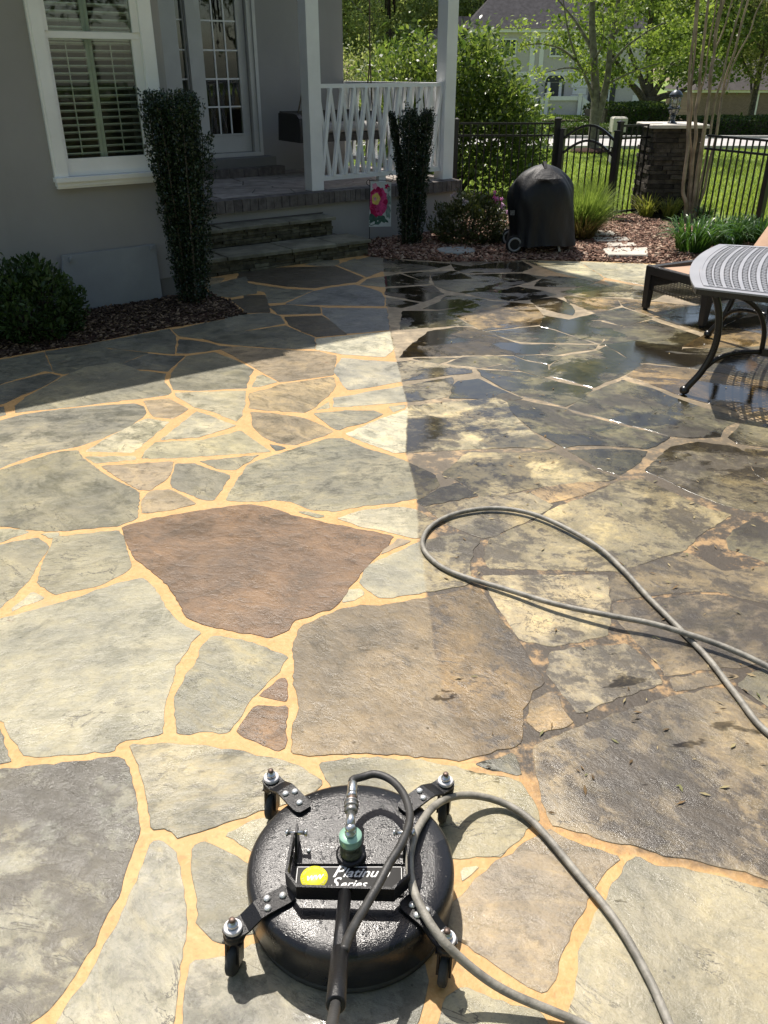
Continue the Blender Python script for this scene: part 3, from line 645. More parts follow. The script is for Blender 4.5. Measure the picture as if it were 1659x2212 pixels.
('k',[(3.302,4.061),(2.924,3.608),(3.09,3.35),(3.522,3.25),(3.872,3.601),(3.347,4.073)]),
('q',[(3.022,1.467),(2.706,1.599),(2.347,1.312),(2.331,1.031),(2.994,0.971),(3.113,1.07)]),
('t',[(5.827,5.97),(5.319,6.048),(5.224,5.991),(5.161,5.821),(5.401,5.42),(5.7,5.42),(5.895,5.81)]),
('q',[(-3.644,2.869),(-3.627,2.945),(-4.241,3.224),(-4.433,3.164),(-4.458,3.099),(-4.483,2.999),(-4.495,2.9),(-4.495,2.8),(-4.483,2.701),(-4.458,2.601),(-4.121,2.498)]),
('p',[(-3.777,-0.743),(-3.371,-0.447),(-3.636,-0.094),(-3.888,-0.058),(-4.361,-0.478)]),
('d',[(-1.553,1.925),(-1.829,1.797),(-1.711,1.205),(-1.639,1.163),(-1.297,1.349),(-1.278,1.423),(-1.27,1.529),(-1.285,1.624),(-1.321,1.71),(-1.435,1.857),(-1.493,1.896)]),
('k',[(5.854,-1.084),(6.225,-0.503),(5.977,-0.256),(5.564,-0.285),(5.351,-0.518)]),
('k',[(-4.233,4.21),(-3.993,3.73),(-3.486,3.638),(-3.391,4.252),(-3.854,4.512),(-3.93,4.473),(-4.015,4.417),(-4.095,4.354),(-4.168,4.284)]),
('g',[(4.735,5.146),(4.668,5.255),(4.104,5.255),(3.972,5.083),(4.17,4.62),(4.603,4.62)]),
('g',[(2.386,3.325),(2.865,3.612),(2.422,4.006),(2.363,3.968),(2.281,3.893),(2.217,3.811),(2.171,3.721),(2.144,3.623),(2.135,3.52)]),
('k',[(4.705,6.4),(4.861,6.773),(4.725,7.091),(4.392,7.047),(4.187,6.706),(4.379,6.284)]),
('p',[(4.273,1.194),(4.525,1.614),(4.176,2.063),(4.075,2.073),(3.747,1.793),(3.848,1.39)]),
('d',[(-2.292,2.386),(-2.592,2.815),(-2.803,2.744),(-3.037,2.231),(-2.621,2.057)]),
('e',[(5.07,4.438),(5.313,4.844),(5.201,5.089),(4.771,5.128),(4.641,4.607),(4.873,4.392)]),
('t',[(-4.096,0.361),(-3.851,0.811),(-4.355,0.935),(-4.421,0.847),(-4.47,0.748),(-4.495,0.649),(-4.495,0.551),(-4.47,0.452),(-4.421,0.353)]),
('d',[(2.574,0.35),(2.373,-0.132),(2.39,-0.212),(2.742,-0.336),(3.086,-0.229),(3.224,0.186),(2.947,0.413)]),
('p',[(4.611,4.58),(4.167,4.58),(4.087,4.468),(4.2,3.852),(4.752,3.99),(4.845,4.364)]),
('x',[(-3.647,4.442),(-3.366,4.284),(-3.247,4.31),(-2.963,4.784),(-3.217,5.039),(-3.274,5.026),(-3.371,4.984),(-3.454,4.925),(-3.522,4.851),(-3.576,4.76),(-3.615,4.653),(-3.64,4.529)]),
('x',[(6.289,6.454),(6.141,6.462),(5.863,5.987),(5.932,5.825),(6.381,5.662),(6.436,5.752),(6.475,5.851),(6.495,5.95),(6.495,6.05),(6.475,6.149),(6.436,6.248),(6.376,6.347),(6.296,6.447)]),
('p',[(4.074,5.281),(4.027,5.891),(3.272,5.616),(3.667,5.124),(3.939,5.107)]),
('p',[(5.973,8.192),(6.215,7.845),(6.338,7.845),(6.396,7.903),(6.462,8.002),(6.495,8.101),(6.495,8.199),(6.463,8.296),(6.366,8.325),(6.264,8.325),(6.156,8.297),(6.042,8.241)]),
('q',[(4.354,7.062),(4.17,7.225),(4.047,7.177),(3.794,7.001),(3.733,6.933),(3.755,6.891),(3.857,6.756),(4.154,6.729)]),
('q',[(5.542,1.83),(5.181,1.83),(5.055,1.648),(5.139,1.025),(5.298,0.972),(5.73,1.187),(5.73,1.642)]),
('x',[(-0.529,-0.205),(-0.005,-0.11),(0.119,0.092),(0.095,0.23),(-0.367,0.44),(-0.577,0.317)]),
('d',[(6.477,2.138),(5.911,2.381),(5.575,1.853),(5.758,1.671),(6.472,1.736),(6.485,1.801),(6.495,1.9),(6.495,2),(6.485,2.099)]),
('g',[(5.734,-1.009),(5.316,-0.539),(5.185,-0.56),(5.019,-1.058),(5.103,-1.121),(5.202,-1.17),(5.301,-1.195),(5.399,-1.195),(5.498,-1.17),(5.597,-1.121),(5.697,-1.046)]),
('t',[(-1.731,1.17),(-2.394,0.981),(-2.413,0.629),(-2.096,0.286),(-1.807,0.301),(-1.565,0.882),(-1.656,1.126)]),
('e',[(-2.438,0.597),(-2.945,0.363),(-2.851,-0.25),(-2.514,-0.307),(-2.382,-0.244),(-2.129,0.262)]),
('g',[(-4.25,3.269),(-4.029,3.713),(-4.205,4.065),(-4.297,3.996),(-4.396,3.897),(-4.462,3.798),(-4.495,3.699),(-4.495,3.601),(-4.462,3.502),(-4.396,3.403),(-4.297,3.304)]),
('x',[(4.666,0.271),(4.641,0.739),(4.395,0.884),(3.732,0.486),(3.706,0.363),(3.916,0.135)]),
('g',[(-3.636,-0.053),(-3.341,0.538),(-3.371,0.589),(-3.819,0.785),(-4.061,0.342),(-3.881,-0.018)]),
('q',[(-2.696,4.802),(-2.925,4.769),(-3.206,4.301),(-2.776,4.085),(-2.537,4.276),(-2.541,4.397),(-2.562,4.492)]),
('k',[(3.177,-1.187),(3.433,-0.573),(3.097,-0.267),(2.763,-0.372),(2.836,-1.172),(2.901,-1.185),(3,-1.195),(3.1,-1.195)]),
('g',[(5.926,3.804),(6.39,4.269),(5.849,4.435),(5.525,4.183),(5.568,3.902)]),
('k',[(6.244,0.948),(6.205,0.937),(5.94,0.452),(6.104,0.225),(6.421,0.254),(6.47,0.352),(6.495,0.451),(6.495,0.549),(6.47,0.648),(6.421,0.747),(6.346,0.847),(6.247,0.946)]),
('p',[(-3.365,0.63),(-2.967,1.294),(-3.302,1.534),(-3.718,1.356),(-3.822,0.84)]),
('e',[(0.535,-1.046),(0.437,-0.704),(0.137,-0.611),(-0.305,-0.92),(-0.308,-0.985),(-0.197,-1.076),(-0.098,-1.136),(0.001,-1.175),(0.1,-1.195),(0.2,-1.195),(0.299,-1.175),(0.398,-1.136),(0.497,-1.076)]),
('g',[(3.709,1.783),(3.468,1.837),(3.061,1.475),(3.152,1.08),(3.479,1.015),(3.809,1.382)]),
('d',[(-1.335,1.283),(-1.615,1.13),(-1.528,0.897),(-1.118,0.748),(-1.064,0.867),(-1.041,0.978),(-1.053,1.071),(-1.096,1.149),(-1.175,1.216),(-1.292,1.271)]),
('t',[(2.681,1.63),(2.63,1.963),(2.186,2.185),(2.14,2.16),(1.933,1.746),(2.329,1.349)]),
('d',[(0.408,0.656),(0.879,0.42),(1.121,0.732),(1.053,0.795),(0.957,0.856),(0.863,0.888),(0.77,0.893),(0.677,0.871),(0.582,0.82),(0.484,0.74)]),
('k',[(4.515,-1.07),(4.337,-0.58),(3.985,-0.541),(3.933,-1.106),(4.052,-1.17),(4.151,-1.195),(4.249,-1.195),(4.348,-1.17),(4.447,-1.121)]),
('e',[(1.437,7.881),(1.578,7.857),(1.715,7.855),(1.829,7.877),(1.92,7.922),(1.99,7.99),(2.017,8.038),(1.976,8.125),(1.91,8.197),(1.819,8.252),(1.702,8.291),(1.648,8.299),(1.566,8.199),(1.515,8.114),(1.473,8.019),(1.443,7.913)]),
('g',[(5.42,6.696),(5.593,6.816),(5.322,7.413),(4.86,7.29),(4.759,7.112),(4.897,6.791)]),
('q',[(6.267,3.17),(6.051,3.309),(5.501,3.209),(5.542,2.714),(5.843,2.564)]),
('e',[(1.789,0.319),(2.205,0.853),(2.205,0.884),(1.682,1.015),(1.396,0.762),(1.671,0.304)]),
('q',[(4.763,5.654),(5.122,5.834),(5.184,5.998),(4.717,6.362),(4.383,6.242),(4.268,6.039)]),
('e',[(5.303,8.516),(5.063,8.116),(5.426,7.752),(5.855,8.303),(5.77,8.372),(5.678,8.428),(5.584,8.471),(5.486,8.5),(5.387,8.515)]),
('k',[(-1.309,0.029),(-1.458,0.012),(-1.614,-0.493),(-1.226,-0.804),(-0.802,-0.422)]),
('d',[(3.575,7.074),(3.546,7.163),(3.489,7.243),(3.408,7.301),(3.346,7.287),(3.285,7.215),(3.249,7.127),(3.237,7.021),(3.243,6.968),(3.28,6.963),(3.38,6.97),(3.469,6.998),(3.548,7.047)]),
('e',[(-4.092,2.47),(-3.925,2.103),(-3.328,2.153),(-3.634,2.826)]),
('t',[(-2.136,3.655),(-2.707,3.655),(-2.769,3.558),(-2.496,3.011),(-2.007,3.199),(-2.008,3.274),(-2.022,3.38),(-2.049,3.48),(-2.088,3.573)]),
('x',[(4.902,3.305),(4.263,3.305),(4.233,2.918),(4.632,2.719),(4.829,2.834)]),
('t',[(2.319,0.992),(2.245,0.893),(2.245,0.853),(2.569,0.39),(2.935,0.451),(2.978,0.932)]),
('k',[(-3.172,5.05),(-2.93,4.809),(-2.81,4.826),(-2.77,4.94),(-2.754,5.061),(-2.768,5.164),(-2.811,5.25),(-2.885,5.324),(-2.944,5.357),(-3.041,5.292),(-3.106,5.214),(-3.154,5.117)]),
('x',[(5.401,5.38),(5.237,5.106),(5.349,4.861),(5.708,4.828),(5.898,5.1),(5.702,5.38)]),
('g',[(-4.095,0.321),(-4.439,0.29),(-4.475,0.199),(-4.495,0.1),(-4.495,0),(-4.475,-0.099),(-4.436,-0.198),(-4.376,-0.297),(-4.31,-0.379),(-3.919,-0.032)]),
('t',[(-2.088,-1.189),(-1.867,-0.583),(-2.368,-0.282),(-2.49,-0.339),(-2.414,-1.172),(-2.349,-1.185),(-2.25,-1.195),(-2.15,-1.195)]),
('t',[(5.072,2.074),(5.21,2.58),(4.847,2.798),(4.651,2.684),(4.589,2.315)]),
('g',[(4.398,7.755),(4.645,7.71),(4.831,8.082),(4.652,8.241),(4.523,8.185),(4.442,8.121),(4.391,8.045),(4.368,7.956),(4.372,7.851)]),
('p',[(1.385,-0.06),(1.343,-0.067),(1.087,-0.494),(1.247,-0.846),(1.879,-0.616)]),
('t',[(-1.678,7.931),(-1.621,8.005),(-1.587,8.098),(-1.578,8.213),(-1.615,8.229),(-1.737,8.218),(-1.837,8.173),(-1.906,8.106),(-1.885,8.021),(-1.827,7.938),(-1.745,7.883)]),
('q',[(4.033,5.938),(3.693,6.279),(3.586,6.234),(3.501,6.171),(3.448,6.097),(3.424,6.008),(3.429,5.902),(3.465,5.778),(3.485,5.736),(4.031,5.935)]),
('t',[(-2.133,2.346),(-2.259,2.363),(-2.594,2.028),(-2.49,1.693),(-1.87,1.805)]),
('k',[(-0.209,1.308),(-0.128,1.258),(-0.03,1.24),(0.074,1.263),(0.121,1.362),(-0.045,1.492),(-0.172,1.531),(-0.204,1.532)]),
('t',[(3.363,4.775),(3.031,4.835),(2.989,4.795),(2.931,4.716),(2.887,4.631),(2.858,4.537),(2.845,4.451),(3.295,4.101),(3.34,4.113),(3.483,4.336)]),
('t',[(0.576,-0.092),(0.149,0.063),(0.029,-0.131),(0.15,-0.573),(0.447,-0.665),(0.641,-0.45)]),
('g',[(-0.811,8.864),(-0.717,8.813),(-0.616,8.794),(-0.533,8.813),(-0.491,8.893),(-0.481,8.992),(-0.498,9.084),(-0.541,9.083),(-0.644,9.053),(-0.728,8.995),(-0.793,8.909)]),
('t',[(6.338,7.805),(6.216,7.805),(6.025,7.486),(6.118,7.264),(6.383,7.24),(6.462,7.352),(6.495,7.451),(6.495,7.549),(6.462,7.648),(6.396,7.747)]),
]
PATIO_EDGE = [(-2.867,5.449),(-2.726,5.672),(-2.48,5.855),(-2.22,6.009),(-2,6.211),(-1.711,6.448),(-1.394,6.653),(-1.158,6.845),(-1.22,6.996),(-1.383,7.344),(-1.523,7.514),(-1.95,8.1),(-1.72,8.25),(-1.309,8.595),(-0.817,8.94),(-0.221,9.352),(-0.152,9.284),(0.118,9.167),(0.692,9.003),(1.369,9.036),(1.496,9.117),(2.065,9.052),(2.51,8.979),(2.757,8.924),(3.278,8.822),(3.988,8.745),(4.658,8.67),(6.5,8.3),(6.5,-1.2),(-4.5,-1.2),(-4.5,4)]
CLEAN_LINE = [(-0.013,8.888),(0.014,7.344),(0.038,6.408),(0.062,5.909),(0.082,5.624),(0.112,5.136),(0.137,4.769),(0.131,4.525),(0.113,4.031),(0.132,3.778),(0.148,3.584),(0.149,3.288),(0.142,3.093),(0.158,2.88),(0.16,2.678),(0.166,2.626),(0.167,2.382),(0.183,2.229),(0.183,2.05),(0.226,1.819),(0.391,1.725),(0.429,1.542),(0.57,1.503),(0.71,1.441),(0.95,1.347)]
HOSE_LOOP = [(2.700,0.400,0.011),(2.100,0.850,0.011),(1.600,1.350,0.011),(1.301,1.749,0.012),(1.176,1.904,0.012),(1.144,2.080,0.012),(1.117,2.272,0.012),(1.075,2.432,0.012),(1.016,2.638,0.014),(0.973,2.817,0.016),(0.905,3.016,0.018),(0.765,3.215,0.020),(0.637,3.324,0.020),(0.492,3.360,0.018),(0.340,3.318,0.016),(0.229,3.226,0.014),(0.172,3.105,0.012),(0.171,2.987,0.012),(0.228,2.869,0.012),(0.316,2.786,0.014),(0.486,2.677,0.020),(0.645,2.568,0.030),(0.830,2.476,0.042),(0.954,2.433,0.042),(1.057,2.386,0.036),(1.180,2.313,0.030),(1.300,2.212,0.020),(1.439,2.036,0.012),(1.900,1.750,0.011),(2.600,1.600,0.011),(3.300,1.100,0.011)]
HOSE_ARCH = [(1.500,-0.500,0.011),(0.950,0.050,0.011),(0.700,0.500,0.011),(0.635,0.848,0.012),(0.608,1.020,0.012),(0.591,1.134,0.012),(0.552,1.269,0.014),(0.482,1.414,0.013),(0.400,1.562,0.016),(0.320,1.625,0.022),(0.221,1.613,0.060),(0.139,1.525,0.125),(0.084,1.417,0.160),(0.061,1.327,0.168),(0.064,1.252,0.168),(0.087,1.186,0.162),(0.130,1.128,0.142),(0.200,1.098,0.085),(0.269,1.074,0.050),(0.367,1.047,0.024),(0.432,1.023,0.014),(0.541,0.957,0.012),(0.900,0.780,0.011),(1.500,0.700,0.011),(2.200,0.300,0.011)]
BLACK_HOSE = [(-0.056,1.522,0.222),(-0.022,1.534,0.220),(0.017,1.513,0.222),(0.046,1.464,0.230),(0.060,1.403,0.240),(0.058,1.349,0.250),(0.038,1.283,0.260),(0.011,1.228,0.265),(-0.011,1.179,0.265),(-0.035,1.127,0.270),(-0.058,1.070,0.285),(-0.070,1.030,0.300),(-0.077,0.992,0.315)]

# ------------------------------------------------------------------ material library
def clean_group():
    """factor 0 on the freshly washed side of the patio, 1 on the unwashed side; and where water stands"""
    g = bpy.data.node_groups.new('washed_side', 'ShaderNodeTree')
    for nm in ('dirty', 'wet', 'far'):
        g.interface.new_socket(nm, in_out='OUTPUT', socket_type='NodeSocketFloat')
    b = NB(g)
    go = b.n('NodeGroupOutput')
    pos = b.n('ShaderNodeNewGeometry').outputs['Position']
    xyz = b.n('ShaderNodeSeparateXYZ'); g.links.new(pos, xyz.inputs[0])
    x, y = xyz.outputs[0], xyz.outputs[1]
    pts = sorted((p[1], p[0]) for p in CLEAN_LINE)
    y0, y1 = pts[0][0], pts[-1][0]
    t = b.ramp(y, y0, y1, 0, 1, False)
    fc = b.n('ShaderNodeFloatCurve')
    cv = fc.mapping.curves[0]
    fc.mapping.use_clip = False
    ps = [((p[0] - y0) / (y1 - y0), (p[1] + 0.1) / 1.1) for p in pts]
    cv.points[0].location = ps[0]; cv.points[1].location = ps[-1]
    for q in ps[1:-1]: cv.points.new(*q)
    for q in cv.points: q.handle_type = 'VECTOR'
    fc.mapping.update()
    g.links.new(t, fc.inputs['Value'])
    B = b.math('SUBTRACT', b.math('MULTIPLY', fc.outputs[0], 1.1), 0.1)
    wob = b.math('MULTIPLY', b.math('SUBTRACT', b.noise(pos, 5.0, 6, 0.7), 0.5), b.ramp(y, 2.05, 1.65, 0.03, 0.5))
    d = b.math('ADD', b.math('SUBTRACT', x, B), wob)
    w = b.ramp(y, 2.1, 1.6, 0.012, 0.16)
    dirty = b.math('DIVIDE', d, w, clamp=True)
    far_dry = b.math('MULTIPLY', b.ramp(y, 7.5, 8.3), b.ramp(x, 1.3, 2.0))
    dirty2 = b.math('MULTIPLY', dirty, b.math('MULTIPLY_ADD', far_dry, -0.85, 1.0))
    g.links.new(dirty2, go.inputs['dirty'])
    n1 = b.noise(b.scalevec(pos, 1.0, 1.3, 1.0), 1.7, 6, 0.62, 0.5)
    reg = b.math('MULTIPLY', dirty2, b.ramp(y, 2.9, 4.3))
    wet = b.math('MULTIPLY', reg, b.ramp(n1, 0.455, 0.52))
    reg2 = b.math('MULTIPLY', b.ramp(y, 2.45, 2.2), b.ramp(x, -0.3, 0.0))
    wet2 = b.math('MULTIPLY', reg2, b.ramp(b.noise(b.scalevec(pos, 1, 2.2, 1), 3.0, 5, 0.6, 0.3), 0.62, 0.66))
    g.links.new(b.math('MAXIMUM', wet, wet2), go.inputs['wet'])
    g.links.new(b.ramp(y, 3.0, 6.0), go.inputs['far'])
    return g
CG = clean_group()

def stone_material():
    m, nt, out = new_mat('flagstone')
    b = NB(nt)
    pos = b.n('ShaderNodeNewGeometry').outputs['Position']
    oi = b.n('ShaderNodeObjectInfo')
    cg = b.n('ShaderNodeGroup'); cg.node_tree = CG
    dirty, wet = cg.outputs[0], cg.outputs[1]
    rv = b.n('ShaderNodeVectorRotate', rotation_type='Z_AXIS')
    nt.links.new(pos, rv.inputs['Vector'])
    nt.links.new(b.math('MULTIPLY_ADD', oi.outputs['Random'], 1.2, -0.3), rv.inputs['Angle'])
    v = b.n('ShaderNodeVectorMath', operation='ADD')
    nt.links.new(rv.outputs[0], v.inputs[0])
    cmb = b.n('ShaderNodeCombineXYZ'); nt.links.new(b.math('MULTIPLY', oi.outputs['Random'], 40.0), cmb.inputs[2])
    nt.links.new(cmb.outputs[0], v.inputs[1])
    q = v.outputs[0]
    rnd = oi.outputs['Random']
    r1 = b.math('FRACT', b.math('MULTIPLY', rnd, 7.13)); r2 = b.math('FRACT', b.math('MULTIPLY', rnd, 13.7)); r3 = b.math('FRACT', b.math('MULTIPLY', rnd, 29.3))
    big = b.noise(q, 2.3, 6, 0.6, 0.4)
    blot = b.noise(q, 4.2, 12, 0.72, 0.35)
    mid = b.noise(b.scalevec(q, 16.0, 20.0, 16.0), 1.0, 9, 0.72, 0.3)
    streak = b.noise(b.scalevec(q, 4.5, 10.0, 4.5), 1.0, 10, 0.70, 1.4)
    fine = b.noise(q, 110.0, 5, 0.7)
    col = oi.outputs['Color']
    c = b.mix(1.0, col, b.mix(b.ramp(big, 0.32, 0.66), (0.74, 0.76, 0.77), (1.18, 1.15, 1.05)), 'MULTIPLY')
    wst = b.math('MULTIPLY_ADD', r1, 0.6, 0.05)
    c = b.mix(b.math('MULTIPLY', b.ramp(streak, 0.50, 0.61), wst), c, b.mix(1.0, c, (1.28, 1.19, 1.0), 'MULTIPLY'))
    c = b.mix(b.math('MULTIPLY', b.ramp(streak, 0.49, 0.40), wst), c, b.mix(1.0, c, (0.62, 0.64, 0.64), 'MULTIPLY'))
    c = b.mix(b.ramp(blot, 0.50, 0.60, 0, 0.7), c, b.mix(1.0, c, (1.34, 1.29, 1.14), 'MULTIPLY'))
    c = b.mix(b.math('MULTIPLY', b.ramp(blot, 0.485, 0.40), b.math('MULTIPLY_ADD', r2, 0.6, 0.3)), c, b.mix(1.0, c, (0.52, 0.54, 0.53), 'MULTIPLY'))
    c = b.mix(b.math('MULTIPLY', b.ramp(mid, 0.50, 0.38), b.math('MULTIPLY_ADD', r3, 0.55, 0.25)), c, b.mix(1.0, c, (0.5, 0.5, 0.5), 'MULTIPLY'))
    c = b.mix(b.ramp(fine, 0.52, 0.68, 0, 0.45), c, b.mix(1.0, c, (0.5, 0.48, 0.46), 'MULTIPLY'))
    # thin cleft lines and pits
    rid = b.math('ABSOLUTE', b.math('SUBTRACT', b.noise(b.scalevec(q, 3.0, 7.0, 3.0), 1.0, 8, 0.62, 0.9), 0.5))
    cl_ = b.math('MULTIPLY', b.ramp(rid, 0.009, 0.002), b.ramp(big, 0.50, 0.60))
    c = b.mix(b.math('MULTIPLY', cl_, 0.8), c, (0.03, 0.027, 0.022))
    pit = b.n('ShaderNodeTexVoronoi'); nt.links.new(q, pit.inputs['Vector']); pit.inputs['Scale'].default_value = 26.0
    pm = b.math('MULTIPLY', b.ramp(pit.outputs['Distance'], 0.13, 0.07), b.ramp(blot, 0.47, 0.42))
    c = b.mix(b.math('MULTIPLY', pm, 0.6), c, (0.045, 0.04, 0.032))
    # grime: always on the unwashed side, and some stones keep a little (stored in the colour's alpha)
    dm = b.math('MAXIMUM', b.math('MULTIPLY', dirty, 0.97), oi.outputs['Alpha'])
    g1 = b.noise(pos, 1.9, 12, 0.74, 0.4)
    gv_ = b.math('ADD', b.math('MULTIPLY', g1, 0.65), b.math('MULTIPLY', mid, 0.35))
    gm = b.math('MULTIPLY', b.ramp(b.math('ADD', gv_, b.math('MULTIPLY', oi.outputs['Alpha'], 0.03)), 0.481, 0.552), dm)
    c = b.mix(b.math('MULTIPLY', dirty, 0.8), c, b.mix(1.0, c, (0.80, 0.71, 0.57), 'MULTIPLY'))
    c = b.mix(b.math('MULTIPLY', gm, 0.84), c, (0.045, 0.038, 0.031))
    c = b.mix(b.math('MULTIPLY', dirty, b.ramp(gv_, 0.47, 0.41, 0, 0.85)), c, b.mix(1.0, c, (1.65, 1.6, 1.42), 'MULTIPLY'))
    # rust spots
    vo = b.n('ShaderNodeTexVoronoi'); nt.links.new(pos, vo.inputs['Vector']); vo.inputs['Scale'].default_value = 3.1
    sp = b.ramp(b.math('ADD', vo.outputs['Distance'], b.math('MULTIPLY', fine, 0.05)), 0.10, 0.07)
    spm = b.math('MULTIPLY', sp, b.math('MULTIPLY', b.ramp(big, 0.54, 0.58, 0, 0.4), b.math('SUBTRACT', 1.0, dirty)))
    c = b.mix(spm, c, (0.22, 0.11, 0.05))
    c = b.mix(b.math('MULTIPLY', wet, 0.85), c, b.mix(1.0, c, (0.22, 0.21, 0.18), 'MULTIPLY'))
    ysep = b.n('ShaderNodeSeparateXYZ'); nt.links.new(pos, ysep.inputs[0])
    damp = b.ramp(ysep.outputs[1], 2.6, 1.3, 0.0, 0.13)
    rough = b.math('SUBTRACT', b.math('ADD', b.math('MULTIPLY', b.ramp(streak, 0.35, 0.7), 0.22), 0.29), damp)
    mixr = b.n('ShaderNodeMix', data_type='FLOAT')
    b.put(mixr.inputs[0], wet); b.put(mixr.inputs[2], rough); mixr.inputs[3].default_value = 0.035
    h = b.math('ADD', b.math('MULTIPLY', streak, 0.32), b.math('ADD', b.math('MULTIPLY', mid, 0.5), b.math('ADD', b.math('MULTIPLY', blot, 0.4), b.math('MULTIPLY', fine, 0.10))))
    bs = b.math('MULTIPLY_ADD', wet, -0.46, 0.5)
    nrm = b.bump(h, bs, 0.017)
    nt.links.new(b.principled(c, mixr.outputs[0], 0, nrm, 0.5, 1.4), out.inputs[0])
    return m
M_STONE = stone_material()

def mortar_material():
    m, nt, out = new_mat('mortar')
    b = NB(nt)
    pos = b.n('ShaderNodeNewGeometry').outputs['Position']
    cg = b.n('ShaderNodeGroup'); cg.node_tree = CG
    dirty, wet, far = cg.outputs
    n1 = b.noise(pos, 9.0, 8, 0.7)
    n2 = b.noise(pos, 60.0, 5, 0.6)
    n3 = b.noise(pos, 2.4, 5, 0.6)
    c = b.mix(b.ramp(n1, 0.3, 0.7), (0.46, 0.255, 0.085), (0.54, 0.325, 0.125))
    c = b.mix(b.ramp(n2, 0.52, 0.70, 0, 0.4), c, (0.60, 0.41, 0.20))
    c = b.mix(b.ramp(n2, 0.47, 0.33, 0, 0.5), c, (0.36, 0.19, 0.07))
    c = b.mix(b.ramp(b.noise(pos, 3.3, 9, 0.72), 0.56, 0.70, 0, 0.45), c, (0.40, 0.29, 0.17))
    grime = b.mix(b.ramp(b.math('ADD', n1, b.math('MULTIPLY', n3, 0.5)), 0.74, 0.88), (0.055, 0.042, 0.028), (0.33, 0.21, 0.095))
    grime = b.mix(b.math('MULTIPLY', far, 0.8), grime, b.mix(b.ramp(n1, 0.35, 0.65), (0.26, 0.20, 0.12), (0.46, 0.37, 0.235)))
    c = b.mix(dirty, c, grime)
    c = b.mix(b.math('MULTIPLY', wet, 0.3), c, (0.1, 0.08, 0.05))
    nrm = b.bump(b.math('ADD', n1, b.math('MULTIPLY', n2, 0.7)), 0.5, 0.008)
    nt.links.new(b.principled(c, 0.55, 0, nrm, 0.4), out.inputs[0])
    return m
M_MORTAR = mortar_material()

def lawn_material():
    m, nt, out = new_mat('lawn')
    b = NB(nt)
    pos = b.n('ShaderNodeNewGeometry').outputs['Position']
    n1 = b.noise(pos, 0.5, 5, 0.6); n2 = b.noise(pos, 14.0, 6, 0.7)
    c = b.mix(b.ramp(n1, 0.3, 0.7), (0.15, 0.215, 0.045), (0.22, 0.285, 0.065))
    c = b.mix(b.ramp(n2, 0.4, 0.7, 0, 0.5), c, (0.13, 0.20, 0.035))
    nt.links.new(b.principled(c, 0.85, 0, b.bump(n2, 0.8, 0.05), 0.1), out.inputs[0])
    return m
M_LAWN = lawn_material()
M_BLADE = leaf_mat('grass_blade', [(0.14, 0.20, 0.04), (0.21, 0.275, 0.06), (0.28, 0.34, 0.085)], 0.55, 0.6, 0.15)

def stucco(name, col):
    m, nt, out = new_mat(name)
    b = NB(nt)
    tc = b.n('ShaderNodeTexCoord').outputs['Object']
    n1 = b.noise(tc, 1.2, 5, 0.6); n2 = b.noise(tc, 160.0, 4, 0.6); n3 = b.noise(b.scalevec(tc, 6, 6, 0.7), 1.0, 5, 0.6)
    c = b.mix(b.ramp(n1, 0.3, 0.7), tuple(x * 0.93 for x in col), tuple(x * 1.06 for x in col))
    c = b.mix(b.ramp(n3, 0.55, 0.8, 0, 0.25), c, tuple(x * 0.75 for x in col))
    nt.links.new(b.principled(c, 0.9, 0, b.bump(n2, 0.25, 0.004), 0.2), out.inputs[0])
    return m
M_STUCCO = stucco('grey_stucco', (0.31, 0.30, 0.292))
M_STUCCO_LT = stucco('light_stucco', (0.33, 0.32, 0.31))
M_FOUND = stucco('foundation_stucco', (0.20, 0.195, 0.185))
M_WHITE = simple('white_paint', (0.83, 0.83, 0.82), 0.45, var=0.05, nscale=3, bump=0.05, bscale=25)
M_TRIM = simple('door_trim_paint', (0.56, 0.555, 0.535), 0.5, var=0.06, nscale=3)
M_SHUTTER = simple('shutter_paint', (0.76, 0.79, 0.81), 0.5, var=0.05)
M_ROOF = simple('roof_shingle', (0.07, 0.068, 0.07), 0.9, var=0.3, nscale=9, bump=0.4, bscale=20)
M_DARKROOM = simple('interior_dark', (0.03, 0.03, 0.028), 0.9)
M_BRICK_G = simple('coping_brick', (0.14, 0.125, 0.116), 0.85, var=0.25, nscale=14, bump=0.5, bscale=60, rnd=0.13)
M_PAVER = simple('porch_paver', (0.29, 0.26, 0.235), 0.8, var=0.22, nscale=7, bump=0.3, bscale=30, rnd=0.15)
M_JOINT = simple('grey_joint', (0.115, 0.105, 0.10), 0.95, var=0.2)
M_LEDGE = simple('ledge_stone', (0.095, 0.09, 0.062), 0.85, var=0.4, nscale=12, bump=0.6, bscale=45, rnd=0.35)
M_TREAD = simple('step_slab', (0.175, 0.168, 0.125), 0.75, var=0.3, nscale=5, bump=0.4, bscale=30, rnd=0.12)
M_PILLAR = simple('pillar_stone', (0.06, 0.052, 0.044), 0.85, var=0.45, nscale=10, bump=0.6, bscale=40, rnd=0.4)
M_CAP = simple('pillar_cap', (0.55, 0.52, 0.46), 0.8, var=0.12, bump=0.3)
M_STEPST = simple('stepping_slab', (0.52, 0.48, 0.41), 0.8, var=0.12, nscale=8, bump=0.3)
M_PANEL = simple('access_board', (0.30, 0.315, 0.33), 0.6, var=0.07, nscale=3, bump=0.08, bscale=60)
M_FENCE = simple('black_fence_paint', (0.012, 0.012, 0.013), 0.35, var=0.1)
M_SOIL = simple('mulch_soil', (0.045, 0.024, 0.017), 0.95, var=0.4, nscale=20, bump=0.8, bscale=30)
M_ASPH = simple('street_concrete', (0.42, 0.40, 0.38), 0.9, var=0.1, nscale=1.5, bump=0.2)
M_ROPE = simple('swing_rope', (0.13, 0.105, 0.075), 0.95, bump=0.6, bscale=120)
M_WICKER_D = None
